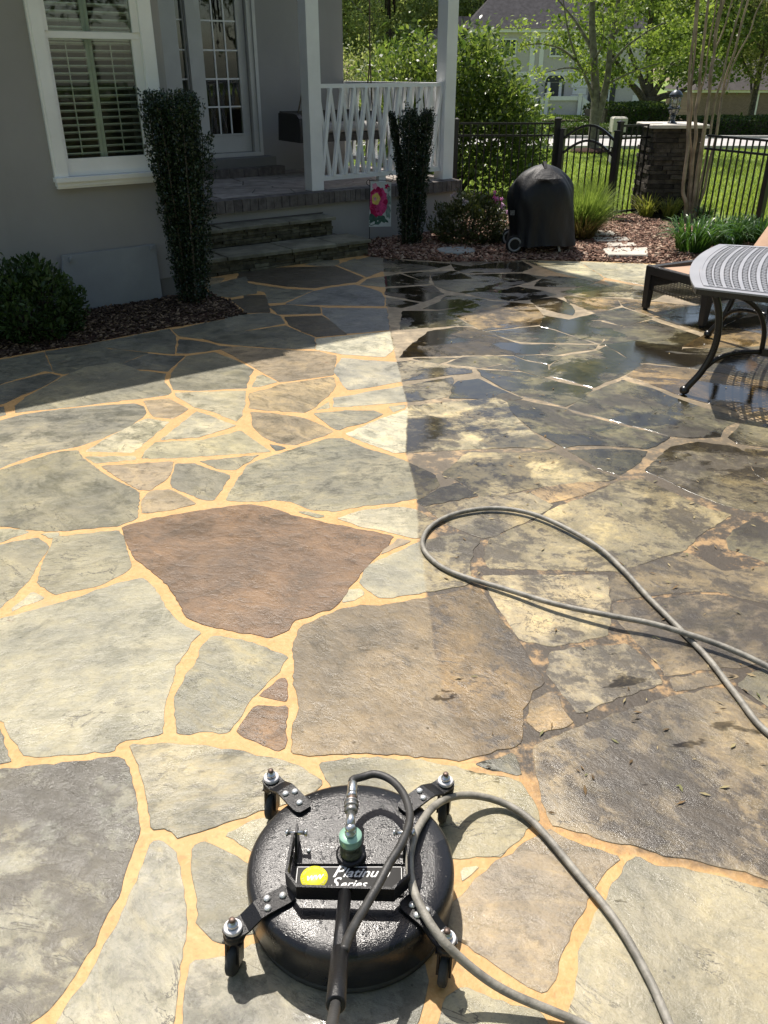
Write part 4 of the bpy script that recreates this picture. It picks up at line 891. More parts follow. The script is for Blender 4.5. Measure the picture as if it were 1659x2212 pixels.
M_BARK = simple('bark', (0.10, 0.085, 0.065), 0.95, var=0.4, nscale=14, bump=0.8, bscale=30)
M_BARK_L = simple('pale_bark', (0.165, 0.15, 0.12), 0.9, var=0.35, nscale=10, bump=0.6, bscale=30)
M_MYRTLE = simple('smooth_tan_bark', (0.33, 0.265, 0.19), 0.7, var=0.35, nscale=5, bump=0.25, bscale=18)
M_FARWALL = simple('far_house_wall', (0.42, 0.385, 0.35), 0.9, var=0.06)
M_FARTRIM = simple('far_house_trim', (0.62, 0.60, 0.56), 0.8, var=0.05)
M_FARROOF = simple('far_house_shingle', (0.05, 0.047, 0.05), 0.95, var=0.3, nscale=2.5)
M_FARDARK = simple('far_dark_paint', (0.02, 0.02, 0.022), 0.5)
M_CREAM = simple('cream_box', (0.55, 0.51, 0.42), 0.6, var=0.08)

def glass_mat(name, tint=(0.9, 0.95, 0.93), refl=1.0):
    m, nt, out = new_mat(name)
    b = NB(nt)
    fr = b.n('ShaderNodeFresnel'); fr.inputs[0].default_value = 1.52
    tr = b.n('ShaderNodeBsdfTransparent'); tr.inputs[0].default_value = tint + (1,)
    gl = b.n('ShaderNodeBsdfGlossy'); gl.inputs['Roughness'].default_value = 0.02
    tc = b.n('ShaderNodeTexCoord').outputs['Object']
    nt.links.new(b.bump(b.noise(tc, 3.0, 2, 0.5), 0.04, 0.02), gl.inputs['Normal'])
    mx = b.n('ShaderNodeMixShader')
    nt.links.new(b.math('MULTIPLY_ADD', fr.outputs[0], 0.9 * refl, 0.02 * refl, clamp=True), mx.inputs[0])
    nt.links.new(tr.outputs[0], mx.inputs[1]); nt.links.new(gl.outputs[0], mx.inputs[2])
    nt.links.new(mx.outputs[0], out.inputs[0])
    return m
M_GLASS = glass_mat('window_glass')
M_LGLASS = glass_mat('lantern_glass', (0.95, 0.97, 0.97), 1.0)

def brick_wall_mat():
    m, nt, out = new_mat('far_brick')
    b = NB(nt)
    tc = b.n('ShaderNodeTexCoord').outputs['Object']
    br = b.n('ShaderNodeTexBrick')
    nt.links.new(b.scalevec(tc, 1, 1, 1, (math.radians(90), 0, 0)), br.inputs['Vector'])
    br.inputs['Scale'].default_value = 4.0
    br.inputs['Color1'].default_value = (0.13, 0.078, 0.06, 1); br.inputs['Color2'].default_value = (0.20, 0.13, 0.10, 1)
    br.inputs['Mortar'].default_value = (0.22, 0.175, 0.145, 1)
    n = b.noise(tc, 1.3, 6, 0.7)
    nt.links.new(b.principled(b.mix(b.ramp(n, 0.35, 0.7, 0, 0.6), br.outputs[0], (0.15, 0.105, 0.085)), 0.9), out.inputs[0])
    return m
M_FARBRICK = brick_wall_mat()

# ------------------------------------------------------------------ ground, street
def ground_z(y):
    if y < 27.5: return -0.04
    if y < 62: return -0.04 - (y - 27.5) / 34.5 * 2.16
    return -2.2 - min(0.2, (y - 62) * 0.006)
ys = [-30, -5, 0, 5, 8, 10, 12, 14, 16, 18, 20, 22, 23.7, 27.5, 31, 36, 42, 50, 56, 62, 75, 95, 140, 220, 400]
xs = [-250, -120, -60, -30, -15, -8, -4, 0, 4, 8, 15, 30, 60, 120, 250]
gv = [(x, y, ground_z(y)) for y in ys for x in xs]
nx = len(xs)
gf = [(j * nx + i, j * nx + i + 1, (j + 1) * nx + i + 1, (j + 1) * nx + i) for j in range(len(ys) - 1) for i in range(nx - 1)]
g = MB().add(gv, gf, True).build('lawn_ground', M_LAWN)
tag(g, kind='structure')
st = MB()
sx = [-120, -60, -30, -10, 0, 10, 25, 45, 80, 150]
st.add([(x, y, -0.032) for y in (23.8, 27.45) for x in sx], [(i, i + 1, len(sx) + i + 1, len(sx) + i) for i in range(len(sx) - 1)])
tag(st.build('street', M_ASPH), kind='structure')
kb = MB()
for y in (23.68, 27.5):
    kb.box(-120, 150, y, y + 0.13, -0.1, 0.045)
tag(kb.build('kerb', simple('kerb_concrete', (0.40, 0.39, 0.36), 0.9)), kind='structure')

# short lawn grass seen through the fence
n = 90000
yy = 11.2 + (23.6 - 11.2) * rng.random(n) ** 1.3
xx = rng.uniform(-0.2, 1.0, n) * (yy * 0.62) + 1.0
keep = (yy > 12.9) | (xx > 4.9)
yy, xx = yy[keep], xx[keep]
bs = np.stack([xx, yy, np.full_like(xx, -0.045)], 1)
tp = bs + np.stack([rng.normal(0, 0.02, len(xx)), rng.normal(0, 0.02, len(xx)), rng.uniform(0.03, 0.075, len(xx))], 1)
gm = blades_mesh('lawn_grass', bs, tp, 0.012, 0.1, 2)
tag(link('lawn_grass', gm, M_BLADE), 'short bright green lawn beyond the black fence', 'grass', kind='stuff')

# ------------------------------------------------------------------ patio of flagstones in tan mortar
pe = [tuple(p) for p in PATIO_EDGE]
if area2(pe) < 0: pe = pe[::-1]
patio = MB().prism(pe, -0.12, -0.0017).build('patio', M_MORTAR)
tag(patio, kind='structure')
STONE_COL = dict(g=(0.236, 0.22, 0.163), l=(0.286, 0.268, 0.205), p=(0.375, 0.345, 0.245), P=(0.50, 0.47, 0.36), t=(0.295, 0.235, 0.155),
    b=(0.155, 0.096, 0.055), u=(0.192, 0.145, 0.088), v=(0.295, 0.265, 0.182), q=(0.345, 0.318, 0.24), m=(0.25, 0.238, 0.182),
    d=(0.17, 0.168, 0.138), B=(0.165, 0.172, 0.162), k=(0.088, 0.076, 0.056), e=(0.165, 0.165, 0.125), w=(0.38, 0.355, 0.275),
    x=(0.205, 0.18, 0.142), y=(0.31, 0.288, 0.225))
STONE_DIRT = dict(m=0.9, g=0.2, l=0.12, p=0.15, k=0.3, e=0.5, d=0.25, y=0.6, b=0.06, u=0.2)

def ragged(poly, step, amp):
    """subdivide an outline and push it about with smooth noise so that the edge reads as broken stone"""
    out = []
    n = len(poly)
    k = random.random() * 100
    for i in range(n):
        a, b = Vector(poly[i]), Vector(poly[(i + 1) % n])
        L = (b - a).length
        m = max(1, min(22, int(L / step)))
        nr = Vector((a.y - b.y, b.x - a.x)); nr.normalize() if nr.length else None
        for j in range(m):
            p = a + (b - a) * (j / m)
            q = math.sin(k + p.x * 61 + p.y * 37) + 0.6 * math.sin(k * 2 + p.x * 143 - p.y * 119)
            out.append(tuple(p + nr * (amp * q * 0.6 + random.uniform(-amp, amp) * 0.35)))
    return out

def round_poly(poly):
    """cut the corners a little"""
    out = []
    n = len(poly)
    for i in range(n):
        a, b, c = Vector(poly[i - 1]), Vector(poly[i]), Vector(poly[(i + 1) % n])
        d1 = min(0.010, (a - b).length * 0.22); d2 = min(0.010, (c - b).length * 0.22)
        if (a - b).length < 0.02 or (c - b).length < 0.02: out.append(tuple(b)); continue
        out.append(tuple(b + (a - b).normalized() * d1)); out.append(tuple(b + (c - b).normalized() * d2))
    return out

for i, (cl, poly) in enumerate(STONES):
    if area2(poly) < 0: poly = poly[::-1]
    cx = sum(p[0] for p in poly) / len(poly); cy = sum(p[1] for p in poly) / len(poly)
    near = math.hypot(cx, cy) < 4.5
    grow = 0.004
    if cx > 0.15 and cy > 1.9: grow = min(0.016, 0.0035 + 0.0020 * cy)
    elif cy > 5.5: grow = 0.016
    if max(math.hypot(p[0] - cx, p[1] - cy) for p in poly) < 0.09: grow = 0.002
    poly = inset(poly, -grow)
    po = ragged(round_poly(poly), 0.02 if near else 0.06, 0.0050 if near else 0.008)
    lp = [(x - cx, y - cy) for x, y in po]
    zt = random.uniform(-0.0005, 0.0008)
    sx_, sy_ = random.uniform(-0.0007, 0.0007), random.uniform(-0.0007, 0.0007)
    nn = len(lp)
    ins = inset(lp, 0.0016)
    f = lambda x, y, z: (x, y, z + x * sx_ + y * sy_)
    vs = [(x, y, -0.04) for x, y in lp] + [f(x, y, zt - 0.0008) for x, y in lp] + [f(x, y, zt) for x, y in ins]
    fs = [(r * nn + k, r * nn + (k + 1) % nn, (r + 1) * nn + (k + 1) % nn, (r + 1) * nn + k) for r in range(2) for k in range(nn)]
    fs.append(tuple(2 * nn + k for k in range(nn)))
    me = bpy.data.meshes.new('flagstone')
    me.from_pydata(vs, [], fs); me.update()
    o = link('flagstone', me, M_STONE, patio, (cx, cy, 0))
    c = STONE_COL[cl]; j = random.uniform(0.92, 1.08)
    o.color = (c[0] * j, c[1] * j, c[2] * j * random.uniform(0.95, 1.05), min(1, STONE_DIRT.get(cl, 0.12)))

# ------------------------------------------------------------------ mulch beds
def chips(name, poly, n, zf, mat, lab, size=(0.012, 0.05)):
    p = np.array([q[:2] for q in poly]); lo, hi = p.min(0), p.max(0)
    P = rng.uniform(lo, hi, (n * 3, 2)); P = P[inside(P, poly)][:n]
    n = len(P)
    z = np.array([zf(x, y) for x, y in P])
    c = np.stack([P[:, 0], P[:, 1], z + rng.uniform(0.0, 0.014, n)], 1)
    t = rng.normal(size=(n, 3)); t[:, 2] *= 0.28; t = unit(t)
    s = unit(np.cross(t, np.array([0, 0, 1.0]) + rng.normal(size=(n, 3)) * 0.5)); u = np.cross(s, t)
    L = rng.uniform(size[0], size[1], n)[:, None] * 0.5; W = L * rng.uniform(0.2, 0.5, n)[:, None]; H = rng.uniform(0.002, 0.005, n)[:, None]
    k = []
    for a, b_, e in ((-1, -1, -1), (1, -1, -1), (1, 1, -1), (-1, 1, -1), (-1, -1, 1), (1, -1, 1), (1, 1, 1), (-1, 1, 1)):
        k.append(c + t * L * a + s * W * b_ + u * H * e)
    V = np.stack(k, 1).reshape(-1, 3)
    Q = np.array([(0, 3, 2, 1), (4, 5, 6, 7), (0, 1, 5, 4), (1, 2, 6, 5), (2, 3, 7, 6), (3, 0, 4, 7)])
    F = (Q[None] + (np.arange(n) * 8)[:, None, None]).reshape(-1, 4)
    return tag(link(name, np_mesh(name, V, F), mat), lab, 'mulch', kind='stuff')

def chip_mat(name, cols):
    m, nt, out = new_mat(name)
    b = NB(nt)
    r = b.n('ShaderNodeNewGeometry').outputs['Random Per Island']
    cr = b.n('ShaderNodeValToRGB'); els = cr.color_ramp.elements
    while len(els) < len(cols): els.new(0.5)
    for i, c in enumerate(cols): els[i].position = i / (len(cols) - 1); els[i].color = c + (1,)
    nt.links.new(r, cr.inputs[0])
    nt.links.new(b.principled(cr.outputs[0], 0.8, 0, None, 0.25), out.inputs[0])
    return m
M_CHIP = chip_mat('bark_chip', [(0.055, 0.028, 0.02), (0.12, 0.062, 0.042), (0.21, 0.115, 0.078), (0.30, 0.185, 0.13), (0.42, 0.32, 0.24)])
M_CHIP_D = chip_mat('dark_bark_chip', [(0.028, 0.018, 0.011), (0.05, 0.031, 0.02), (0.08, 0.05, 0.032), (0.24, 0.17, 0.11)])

def bed(name, poly, zc, lab, n, mat, hump=0.05, size=(0.012, 0.05)):
    if area2(poly) < 0: poly = poly[::-1]
    P2 = [Vector(p) for p in poly]
    def zf(x, y):
        q = Vector((x, y)); d = 9
        for i in range(len(P2)):
            a, b_ = P2[i], P2[(i + 1) % len(P2)]; e = b_ - a
            t = max(0, min(1, (q - a).dot(e) / max(1e-9, e.length_squared))); d = min(d, (q - a - e * t).length)
        return zc + hump * min(1, d / 0.35)
    p = np.array(poly); lo, hi = p.min(0), p.max(0)
    bm = bmesh.new()
    vs = [bm.verts.new((x, y, 0)) for x, y in poly]
    bm.faces.new(vs)
    for ax, k in ((0, lo[0]), (1, lo[1])):
        v = k + 0.2
        while v < hi[ax]:
            pl = [0, 0, 0]; pl[ax] = v; no = [0, 0, 0]; no[ax] = 1
            bmesh.ops.bisect_plane(bm, geom=bm.verts[:] + bm.edges[:] + bm.faces[:], plane_co=pl, plane_no=no)
            v += 0.2
    for v in bm.verts: v.co.z = zf(v.co.x, v.co.y)
    me = bpy.data.meshes.new(name); bm.to_mesh(me); bm.free()
    o = link(name, me, M_SOIL); tag(o, kind='structure')
    chips('bark_mulch', poly, n, zf, mat, lab, size)
    return zf

wallL = [HW(a, 7.2).to_2d()[:] for a in (3.2, 2.9, 2.0, 1.0, -0.5)]
left_poly = [tuple(p) for p in PATIO_EDGE[0:12]] + [tuple(HW(3.22, 7.9).to_2d()), tuple(HW(3.1, 7.2).to_2d()), tuple(HW(0.2, 7.2).to_2d()), tuple(HW(-1.2, 7.2).to_2d()), (-3.9, 4.9)]
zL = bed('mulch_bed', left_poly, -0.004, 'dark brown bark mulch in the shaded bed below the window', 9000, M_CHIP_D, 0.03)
right_poly = [tuple(p) for p in PATIO_EDGE[15:26]] + [(4.5, 8.72), (5.2, 9.3), (4.62, 10.35), (4.05, 11.2), (3.5, 12.3), (3.1, 12.0), (2.45, 12.6), (1.0, 12.65), tuple(HW(7.27, 10.0).to_2d()), tuple(HW(7.27, 8.46).to_2d()), tuple(HW(5.3, 8.46).to_2d()), (-0.22, 9.95)]
zR = bed('mulch_bed', right_poly, -0.004, 'reddish brown bark mulch between the patio and the fence', 26000, M_CHIP, 0.035, (0.02, 0.07))
# ------------------------------------------------------------------ house
house = thing('house', HW(3.0, 9.0, 0), 'large grey stucco house with white window and glazed porch door', 'house')
def hb(): return MB(HM)
# bay with the window: wall built round the opening, closed box behind so that no light leaks in
WA0, WA1, WZ0, WZ1 = 1.99, 2.86, 1.02, 3.02
w = hb()
w.box(-4.0, WA0, 7.21, 7.45, 0.164, 3.05); w.box(WA1, 2.975, 7.21, 7.45, 0.164, 3.05)
w.box(WA0, WA1, 7.21, 7.45, 0.164, WZ0); w.box(WA0, WA1, 7.21, 7.45, WZ1, 3.05)
w.box(2.74, 2.975, 7.45, 10.70, 0.164, 3.05)
w.box(-4.0, -3.8, 7.45, 14.0, 0.164, 3.05)
w.build('wall', M_STUCCO, house)
hb().box(-4.01, 2.968, 7.218, 7.46, -0.2, 0.1635).build('foundation', M_FOUND, house)
# upper storey behind the bay (out of the frame; it and the roofs throw the shade on the patio)
u = hb()
u.box(-4.0, 2.975, 9.2, 9.4, 3.30, 5.6); u.box(2.775, 2.975, 9.4, 10.70, 3.3, 5.6); u.box(-4.0, -3.8, 9.4, 14.0, 3.3, 5.6)
u.build('upper_wall', M_STUCCO, house)
# wall with the porch door
DA0, DA1, DZ0, DZ1 = 4.855, 5.53, 0.845, 2.98
SA0, SA1 = 4.60, 4.725
d = hb()
d.box(2.745, SA0, 10.71, 10.95, 0.40, 5.6); d.box(SA1, DA0, 10.71, 10.95, DZ0, DZ1); d.box(DA1, 6.985, 10.71, 10.95, 0.40, 5.6)
d.box(SA0, DA1, 10.71, 10.95, 0.40, DZ0); d.box(SA0, DA1, 10.71, 10.95, DZ1, 5.6)
d.box(6.785, 6.985, 10.95, 14.2, 0.40, 5.6); d.box(-4.0, 6.985, 14.2, 14.4, -0.2, 5.6)
d.build('wall', M_STUCCO, house)
# dark rooms
r = hb()
r.box(-3.8, 2.74, 9.0, 9.04, 0.2, 3.0); r.box(2.98, 6.78, 12.6, 12.64, 0.4, 3.2); r.box(2.98, 6.78, 10.96, 12.6, 0.60, 0.64); r.box(2.98, 6.78, 10.96, 12.6, 3.2, 3.24)
r.build('room_back', M_DARKROOM, house)
rf = hb()
rf.box(-4.4, 3.3, 6.84, 9.39, 3.05, 3.18)
rf.add([(-4.4, 6.84, 3.185), (3.3, 6.84, 3.185), (3.3, 9.19, 3.9), (-4.4, 9.19, 3.9)], [(0, 1, 2, 3)])
rf.build('bay_roof', M_ROOF, house)
rf = hb()
rf.box(-4.4, 7.43, 8.34, 14.8, 5.605, 5.8)
rf.add([(-4.4, 8.34, 5.805), (7.43, 8.34, 5.805), (5.0, 11.5, 7.6), (-4.4, 11.5, 7.6)], [(0, 1, 2, 3)])
rf.add([(7.43, 8.34, 5.805), (7.43, 14.8, 5.805), (5.0, 11.5, 7.6)], [(0, 1, 2)])
rf.add([(-4.4, 14.8, 5.805), (7.43, 14.8, 5.805), (5.0, 11.5, 7.6), (-4.4, 11.5, 7.6)], [(3, 2, 1, 0)])
rf.build('roof', M_ROOF, house)
hb().box(-4.42, 7.45, 8.32, 8.338, 5.58, 5.80).build('fascia', M_WHITE, house)
hb().box(-4.42, 3.32, 6.818, 6.838, 3.02, 3.18).build('fascia', M_WHITE, house)

# window: casing, two sashes, glass, plantation shutters
win = hb()
F0, F1 = 7.165, 7.23           # casing stands proud of the stucco
win.box(1.966, 2.052, F0, F1, 1.052, 3.0); win.box(2.792, 2.884, F0, F1, 1.052, 3.0)
win.box(1.950, 1.966, F0 + 0.01, F1, 1.052, 3.0); win.box(2.884, 2.899, F0 + 0.01, F1, 1.052, 3.0)
win.box(1.966, 2.884, F0, F1, 3.0, 3.1)
window = win.build('window', M_WHITE, house)
s_ = hb(); s_.box(1.94, 2.912, 7.13, 7.24, 1.018, 1.051); s_.box(1.95, 2.902, 7.148, 7.24, 0.985, 1.0175)
s_.box(1.956, 2.896, 7.16, 7.24, 0.968, 0.9845)
s_.build('sill', M_WHITE, window)
lo_ = hb(); lo_.box(2.053, 2.791, 7.205, 7.245, 1.053, 1.18); lo_.box(2.053, 2.083, 7.205, 7.245, 1.181, 2.012); lo_.box(2.722, 2.791, 7.205, 7.245, 1.181, 2.012)
lo_.box(2.053, 2.791, 7.2, 7.245, 2.0125, 2.058)
lo_.build('lower_sash', M_WHITE, window)
for x0_, x1_ in ((2.053, 2.09), (2.735, 2.791)): hb().box(x0_, x1_, 7.19, 7.23, 2.059, 3.0).build('sash_stile', M_WHITE, window)
hb().box(2.084, 2.721, 7.226, 7.230, 1.182, 2.011).build('pane', M_GLASS, window)
hb().box(2.091, 2.734, 7.208, 7.212, 2.06, 2.999).build('pane', M_GLASS, window)
st_ = hb(); st_.box(2.375, 2.402, 7.285, 7.315, 1.06, 3.0); st_.box(2.404, 2.431, 7.285, 7.315, 1.06, 3.0); st_.box(2.0, 2.085, 7.285, 7.315, 1.06, 3.0); st_.box(2.745, 2.84, 7.285, 7.315, 1.06, 3.0)
st_.box(2.086, 2.374, 7.287, 7.313, 1.06, 1.17); st_.box(2.432, 2.744, 7.287, 7.313, 1.06, 1.17); st_.box(2.086, 2.374, 7.287, 7.313, 2.0, 2.07); st_.box(2.432, 2.744, 7.287, 7.313, 2.0, 2.07)
st_.build('shutter_stile', M_SHUTTER, window)
lv = {}
for a0, a1 in ((2.087, 2.373), (2.433, 2.743)):
    k = MB(HM)
    R = Matrix.Rotation(math.radians(-14), 3, 'X')
    k.box(-(a1 - a0) / 2, (a1 - a0) / 2, -0.028, 0.028, -0.0045, 0.0045, R, ((a0 + a1) / 2, 7.30, 0))
    me = k.mesh('louver', wloc(window))
    me.materials.append(M_SHUTTER)
    rod = hb().box(a0 + 0.13, a0 + 0.138, 7.262, 7.27, 1.2, 1.98)
    rod.build('tilt_rod', M_SHUTTER, window)
    for i in range(34):
        z = 1.205 + i * 0.0517
        if z > 2.95: break
        if 1.99 < z < 2.08: continue
        o = link('louver', me, None, window, (0, 0, z))

# door with sidelight
casing = hb()
casing.box(SA1 + 0.005, DA0 - 0.008, 10.66, 10.712, 0.80, 3.05)
casing.box(DA1 + 0.006, 5.60, 10.66, 10.712, 0.80, 3.05); casing.box(5.601, 5.645, 10.635, 10.712, 0.80, 3.05)
casing.box(4.36, SA0 - 0.005, 10.64, 10.712, 0.60, 3.05)
casing.build('door_casing', M_TRIM, house)
hb().box(4.50, 5.60, 10.62, 10.71, 0.80, 0.843).build('threshold', M_TRIM, house)
dr = hb()
GA0, GA1, GZ0 = 4.952, 5.425, 1.07
dr.box(DA0, GA0, 10.74, 10.785, DZ0 + 0.004, 2.97); dr.box(GA1, DA1, 10.74, 10.785, DZ0 + 0.004, 2.97); dr.box(GA0, GA1, 10.74, 10.785, DZ0 + 0.004, GZ0 - 0.02)
dr.box(GA0, GA1, 10.73, 10.785, GZ0 - 0.0199, GZ0)
door = dr.build('door', M_TRIM, house)
hb().box(GA0, GA1, 10.764, 10.768, GZ0 + 0.001, 2.96).build('pane', M_GLASS, door)
mt = hb()
for i in (1, 2): 
    a = GA0 + (GA1 - GA0) * i / 3; mt.box(a - 0.009, a + 0.009, 10.752, 10.763, GZ0 + 0.001, 2.96)
mt.build('muntin', M_WHITE, door)
for i in range(1, 6):
    z = GZ0 + 0.316 * i
    hb().box(GA0 + 0.001, GA1 - 0.001, 10.7505, 10.7635, z - 0.009, z + 0.009).build('muntin', M_WHITE, door)
sl = hb(); sl.box(SA0, SA0 + 0.012, 10.73, 10.775, DZ0, 2.97); sl.box(SA1 - 0.012, SA1, 10.73, 10.775, DZ0, 2.97); sl.box(SA0 + 0.0125, SA1 - 0.0125, 10.73, 10.775, DZ0, 1.06)
side = sl.build('sidelight', M_TRIM, house)
hb().box(SA0 + 0.0125, SA1 - 0.0125, 10.756, 10.76, 1.061, 2.96).build('pane', M_GLASS, side)
for i in range(1, 6):
    z = GZ0 + 0.316 * i
    hb().box(SA0 + 0.013, SA1 - 0.013, 10.742, 10.755, z - 0.008, z + 0.008).build('muntin', M_WHITE, side)

# ------------------------------------------------------------------ porch
HP = 0.589
porch = thing('porch', HW(5.2, 9.5, 0), 'raised grey porch with brick edge and square white posts', 'porch')
pb = hb()
pb.box(2.98, 7.24, 8.47, 10.70, -0.2, HP - 0.125)
pb.build('porch_wall', M_STUCCO_LT, porch)
hb().box(2.985, 7.2, 8.60, 10.705, HP - 0.1249, HP - 0.006).build('floor_bed', M_JOINT, porch)
bound = [(2.99, 8.625), (7.19, 8.625), (7.19, 10.70), (2.99, 10.70)]
rs = random.Random(5)
seeds = []
for i in range(9):
    for j in range(5):
        seeds.append((3.2 + i * 0.47 + rs.uniform(-.18, .18) + (j % 2) * 0.2, 8.78 + j * 0.43 + rs.uniform(-.14, .14)))
for cell in voronoi(seeds, bound, 0.014):
    if abs(area2(cell)) < 0.01: continue
    z = HP + rs.uniform(-0.001, 0.0025)
    if area2(cell) < 0: cell = cell[::-1]
    hb().prism(inset(cell, 0.001), HP - 0.02, z, 0.004).build('paver', M_PAVER, porch)
# rowlock brick edge: front and right side
a = 2.99
while a < 7.22:
    wd = 0.0715 + rs.uniform(-0.002, 0.002)
    if a < 5.05: wd = 0.098 + rs.uniform(-0.003, 0.003)
    p0 = rs.uniform(-0.003, 0.003)
    hb().box(a, min(a + wd - 0.006, 7.235), 8.425 + p0, 8.6, HP - 0.122 + rs.uniform(-0.002, 0.002), HP + rs.uniform(-0.003, 0.002)).build('brick', M_BRICK_G, porch)
    a += wd
hb().box(2.99, 7.232, 8.434, 8.599, HP - 0.118, HP - 0.006).build('mortar_joint', M_JOINT, porch)
b0 = 8.61
while b0 < 10.65:
    hb().box(7.205, 7.275, b0, b0 + 0.19, HP - 0.1225, HP + rs.uniform(-0.002, 0.002)).build('brick', M_BRICK_G, porch)
    b0 += 0.197
# step block below the door, faced with brick
hb().box(4.37, 5.70, 10.40, 10.615, HP + 0.001, 0.799).build('door_riser', M_FOUND, porch)
a = 3.95
for k in range(9):
    hb().box(a, a + 0.194, 10.262 + rs.uniform(-0.003, 0.003), 10.399, HP + 0.001, HP + 0.105 + rs.uniform(-0.002, 0.002)).build('brick', M_BRICK_G, porch)
    a += 0.2
# posts
def post(a0, a1, b0, b1):
    p = hb(); p.box(a0, a1, b0, b1, HP + 0.002, 5.6)
    o = p.build('post', M_WHITE, porch)
    return o
post(5.132, 5.288, 8.563, 8.72)
post(7.065, 7.225, 8.60, 8.78)

# ------------------------------------------------------------------ railings of crossed slats
def railing(a0, a1, b0, b1, label, n):
    P0, P1 = HW(a0, b0), HW(a1, b1)
    t = thing('porch_railing', ((P0 + P1) / 2).to_tuple()[:2] + (HP,), label, 'railing', 'white crossed slat porch railings')
    ux = (P1 - P0).normalized(); L = (P1 - P0).length; nrm = ux.cross(Vector((0, 0, 1)))
    R = Matrix((( ux.x, -nrm.x, 0, P0.x), (ux.y, -nrm.y, 0, P0.y), (0, 0, 1, 0), (0, 0, 0, 1)))
    q = MB(R); q.box(0.001, L - 0.001, -0.035, 0.055, 1.627, 1.667); q.build('top_rail', M_WHITE, t)
    q = MB(R); q.box(0.001, L - 0.001, -0.03, 0.05, 0.684, 0.732); q.build('bottom_rail', M_WHITE, t)
    q = MB(R); q.box(L * 0.5 - 0.06, L * 0.5 + 0.04, -0.02, 0.04, HP + 0.003, 0.683); q.build('rail_foot', M_WHITE, t)
    pitch = L / n
    for i in range(n):
        x0 = pitch * (i + 0.06); x1 = pitch * (i + 0.94)
        for s, (p, e) in enumerate(((x0, x1), (x1, x0))):
            dy = -0.026 if s == 0 else 0.0285
            m = MB(R)
            k = 0.017
            y0, y1 = (-0.046, -0.0005) if s == 0 else (0.0005, 0.046)
            y0 -= 0.0; vs = []
            for z, x in ((0.7325, p), (1.6265, e)):
                for y in (y0, y1):
                    vs += [(x - k, y, z), (x + k, y, z)]
            m.add(vs, [(0, 1, 3, 2)[::-1], (4, 5, 7, 6), (0, 1, 5, 4), (2, 3, 7, 6)[::-1], (0, 2, 6, 4)[::-1], (1, 3, 7, 5)])
            m.build('slat', M_WHITE, t)
    for x in (0.012, L - 0.014):
        q = MB(R); q.box(x - 0.011, x + 0.011, -0.02, 0.04, 0.7325, 1.6265); q.build('end_slat', M_WHITE, t)
    return t
railing(5.290, 7.063, 8.64, 8.69, 'long white railing of crossed slats between the two front porch posts', 11)
railing(7.15, 7.06, 8.785, 10.775, 'white railing of crossed slats along the open right side of the porch', 12)

# ------------------------------------------------------------------ stone steps
steps = thing('stone_steps', HW(4.2, 8.0, 0), 'two mossy ledgestone steps with flagstone treads up to the porch', 'steps')
def riser(a0, a1, b, z0, z1, rows, side_b1, seed):
    rr = random.Random(seed)
    core = hb().box(a0 + 0.02, a1 - 0.03, b + 0.03, side_b1, z0, z1 - 0.001).build('step_core', M_JOINT, steps)
    h = (z1 - z0) / rows
    for i in range(rows):
        a = a0 + rr.uniform(-0.1, 0)
        while a < a1:
            L = rr.uniform(0.11, 0.32)
            e = min(a + L, a1)
            if e - a > 0.03:
                pr = rr.uniform(-0.012, 0.014)
                hh = h * rr.uniform(0.86, 0.97)
                vs = [(a + 0.004, b + pr, z0 + i * h + 0.001), (e - 0.003, b + pr + rr.uniform(-.006, .006), z0 + i * h + 0.001), (e - 0.003, b + 0.09, z0 + i * h + 0.001), (a + 0.004, b + 0.09, z0 + i * h + 0.001)]
                vs += [(x + rr.uniform(-.004, .004), y + rr.uniform(-.004, .006), z + hh) for x, y, z in vs]
                hb().add(vs, [(0, 3, 2, 1), (4, 5, 6, 7), (0, 1, 5, 4), (1, 2, 6, 5), (2, 3, 7, 6), (3, 0, 4, 7)]).build('ledge_stone', M_LEDGE, steps)
            a += L
        b1 = b + 0.09
        while b1 < side_b1:
            L = rr.uniform(0.12, 0.26)
            e = min(b1 + L, side_b1)
            pr = rr.uniform(-0.01, 0.012)
            hb().box(a1 - 0.08, a1 + pr, b1 + 0.003, e - 0.003, z0 + i * h + 0.001, z0 + i * h + h * 0.93).build('ledge_stone', M_LEDGE, steps)
            b1 += L
def treads(a0, a1, b0, b1, z, cuts, seed, over=0.03):
    rr = random.Random(seed)
    xs_ = [a0] + list(cuts) + [a1 + over]
    for i in range(len(xs_) - 1):
        p = [(xs_[i] + 0.006, b0 - over + rr.uniform(-.012, .012)), (xs_[i + 1] - 0.006, b0 - over + rr.uniform(-.012, .012)), (xs_[i + 1] - 0.006 + rr.uniform(-.04, .04) * (i < len(xs_) - 2), b1), (xs_[i] + 0.006 + rr.uniform(-.04, .04) * (i > 0), b1)]
        q = ragged(p, 0.05, 0.006)
        hb().prism(q, z - 0.035, z + rr.uniform(-.002, .002), 0.006).build('tread', M_TREAD, steps)
riser(3.05, 5.33, 7.74, -0.05, 0.135, 5, 8.44, 1)
treads(3.05, 5.33, 7.74, 8.19, 0.166, (3.62, 4.35, 4.9), 2)
riser(3.05, 5.16, 8.20, 0.167, 0.327, 5, 8.44, 3)
treads(3.05, 5.16, 8.20, 8.465, 0.36, (3.8, 4.6), 4)
hb().box(3.0, 5.2, 8.456, 8.4685, 0.3605, 0.372).build('riser_strip', M_JOINT, steps)

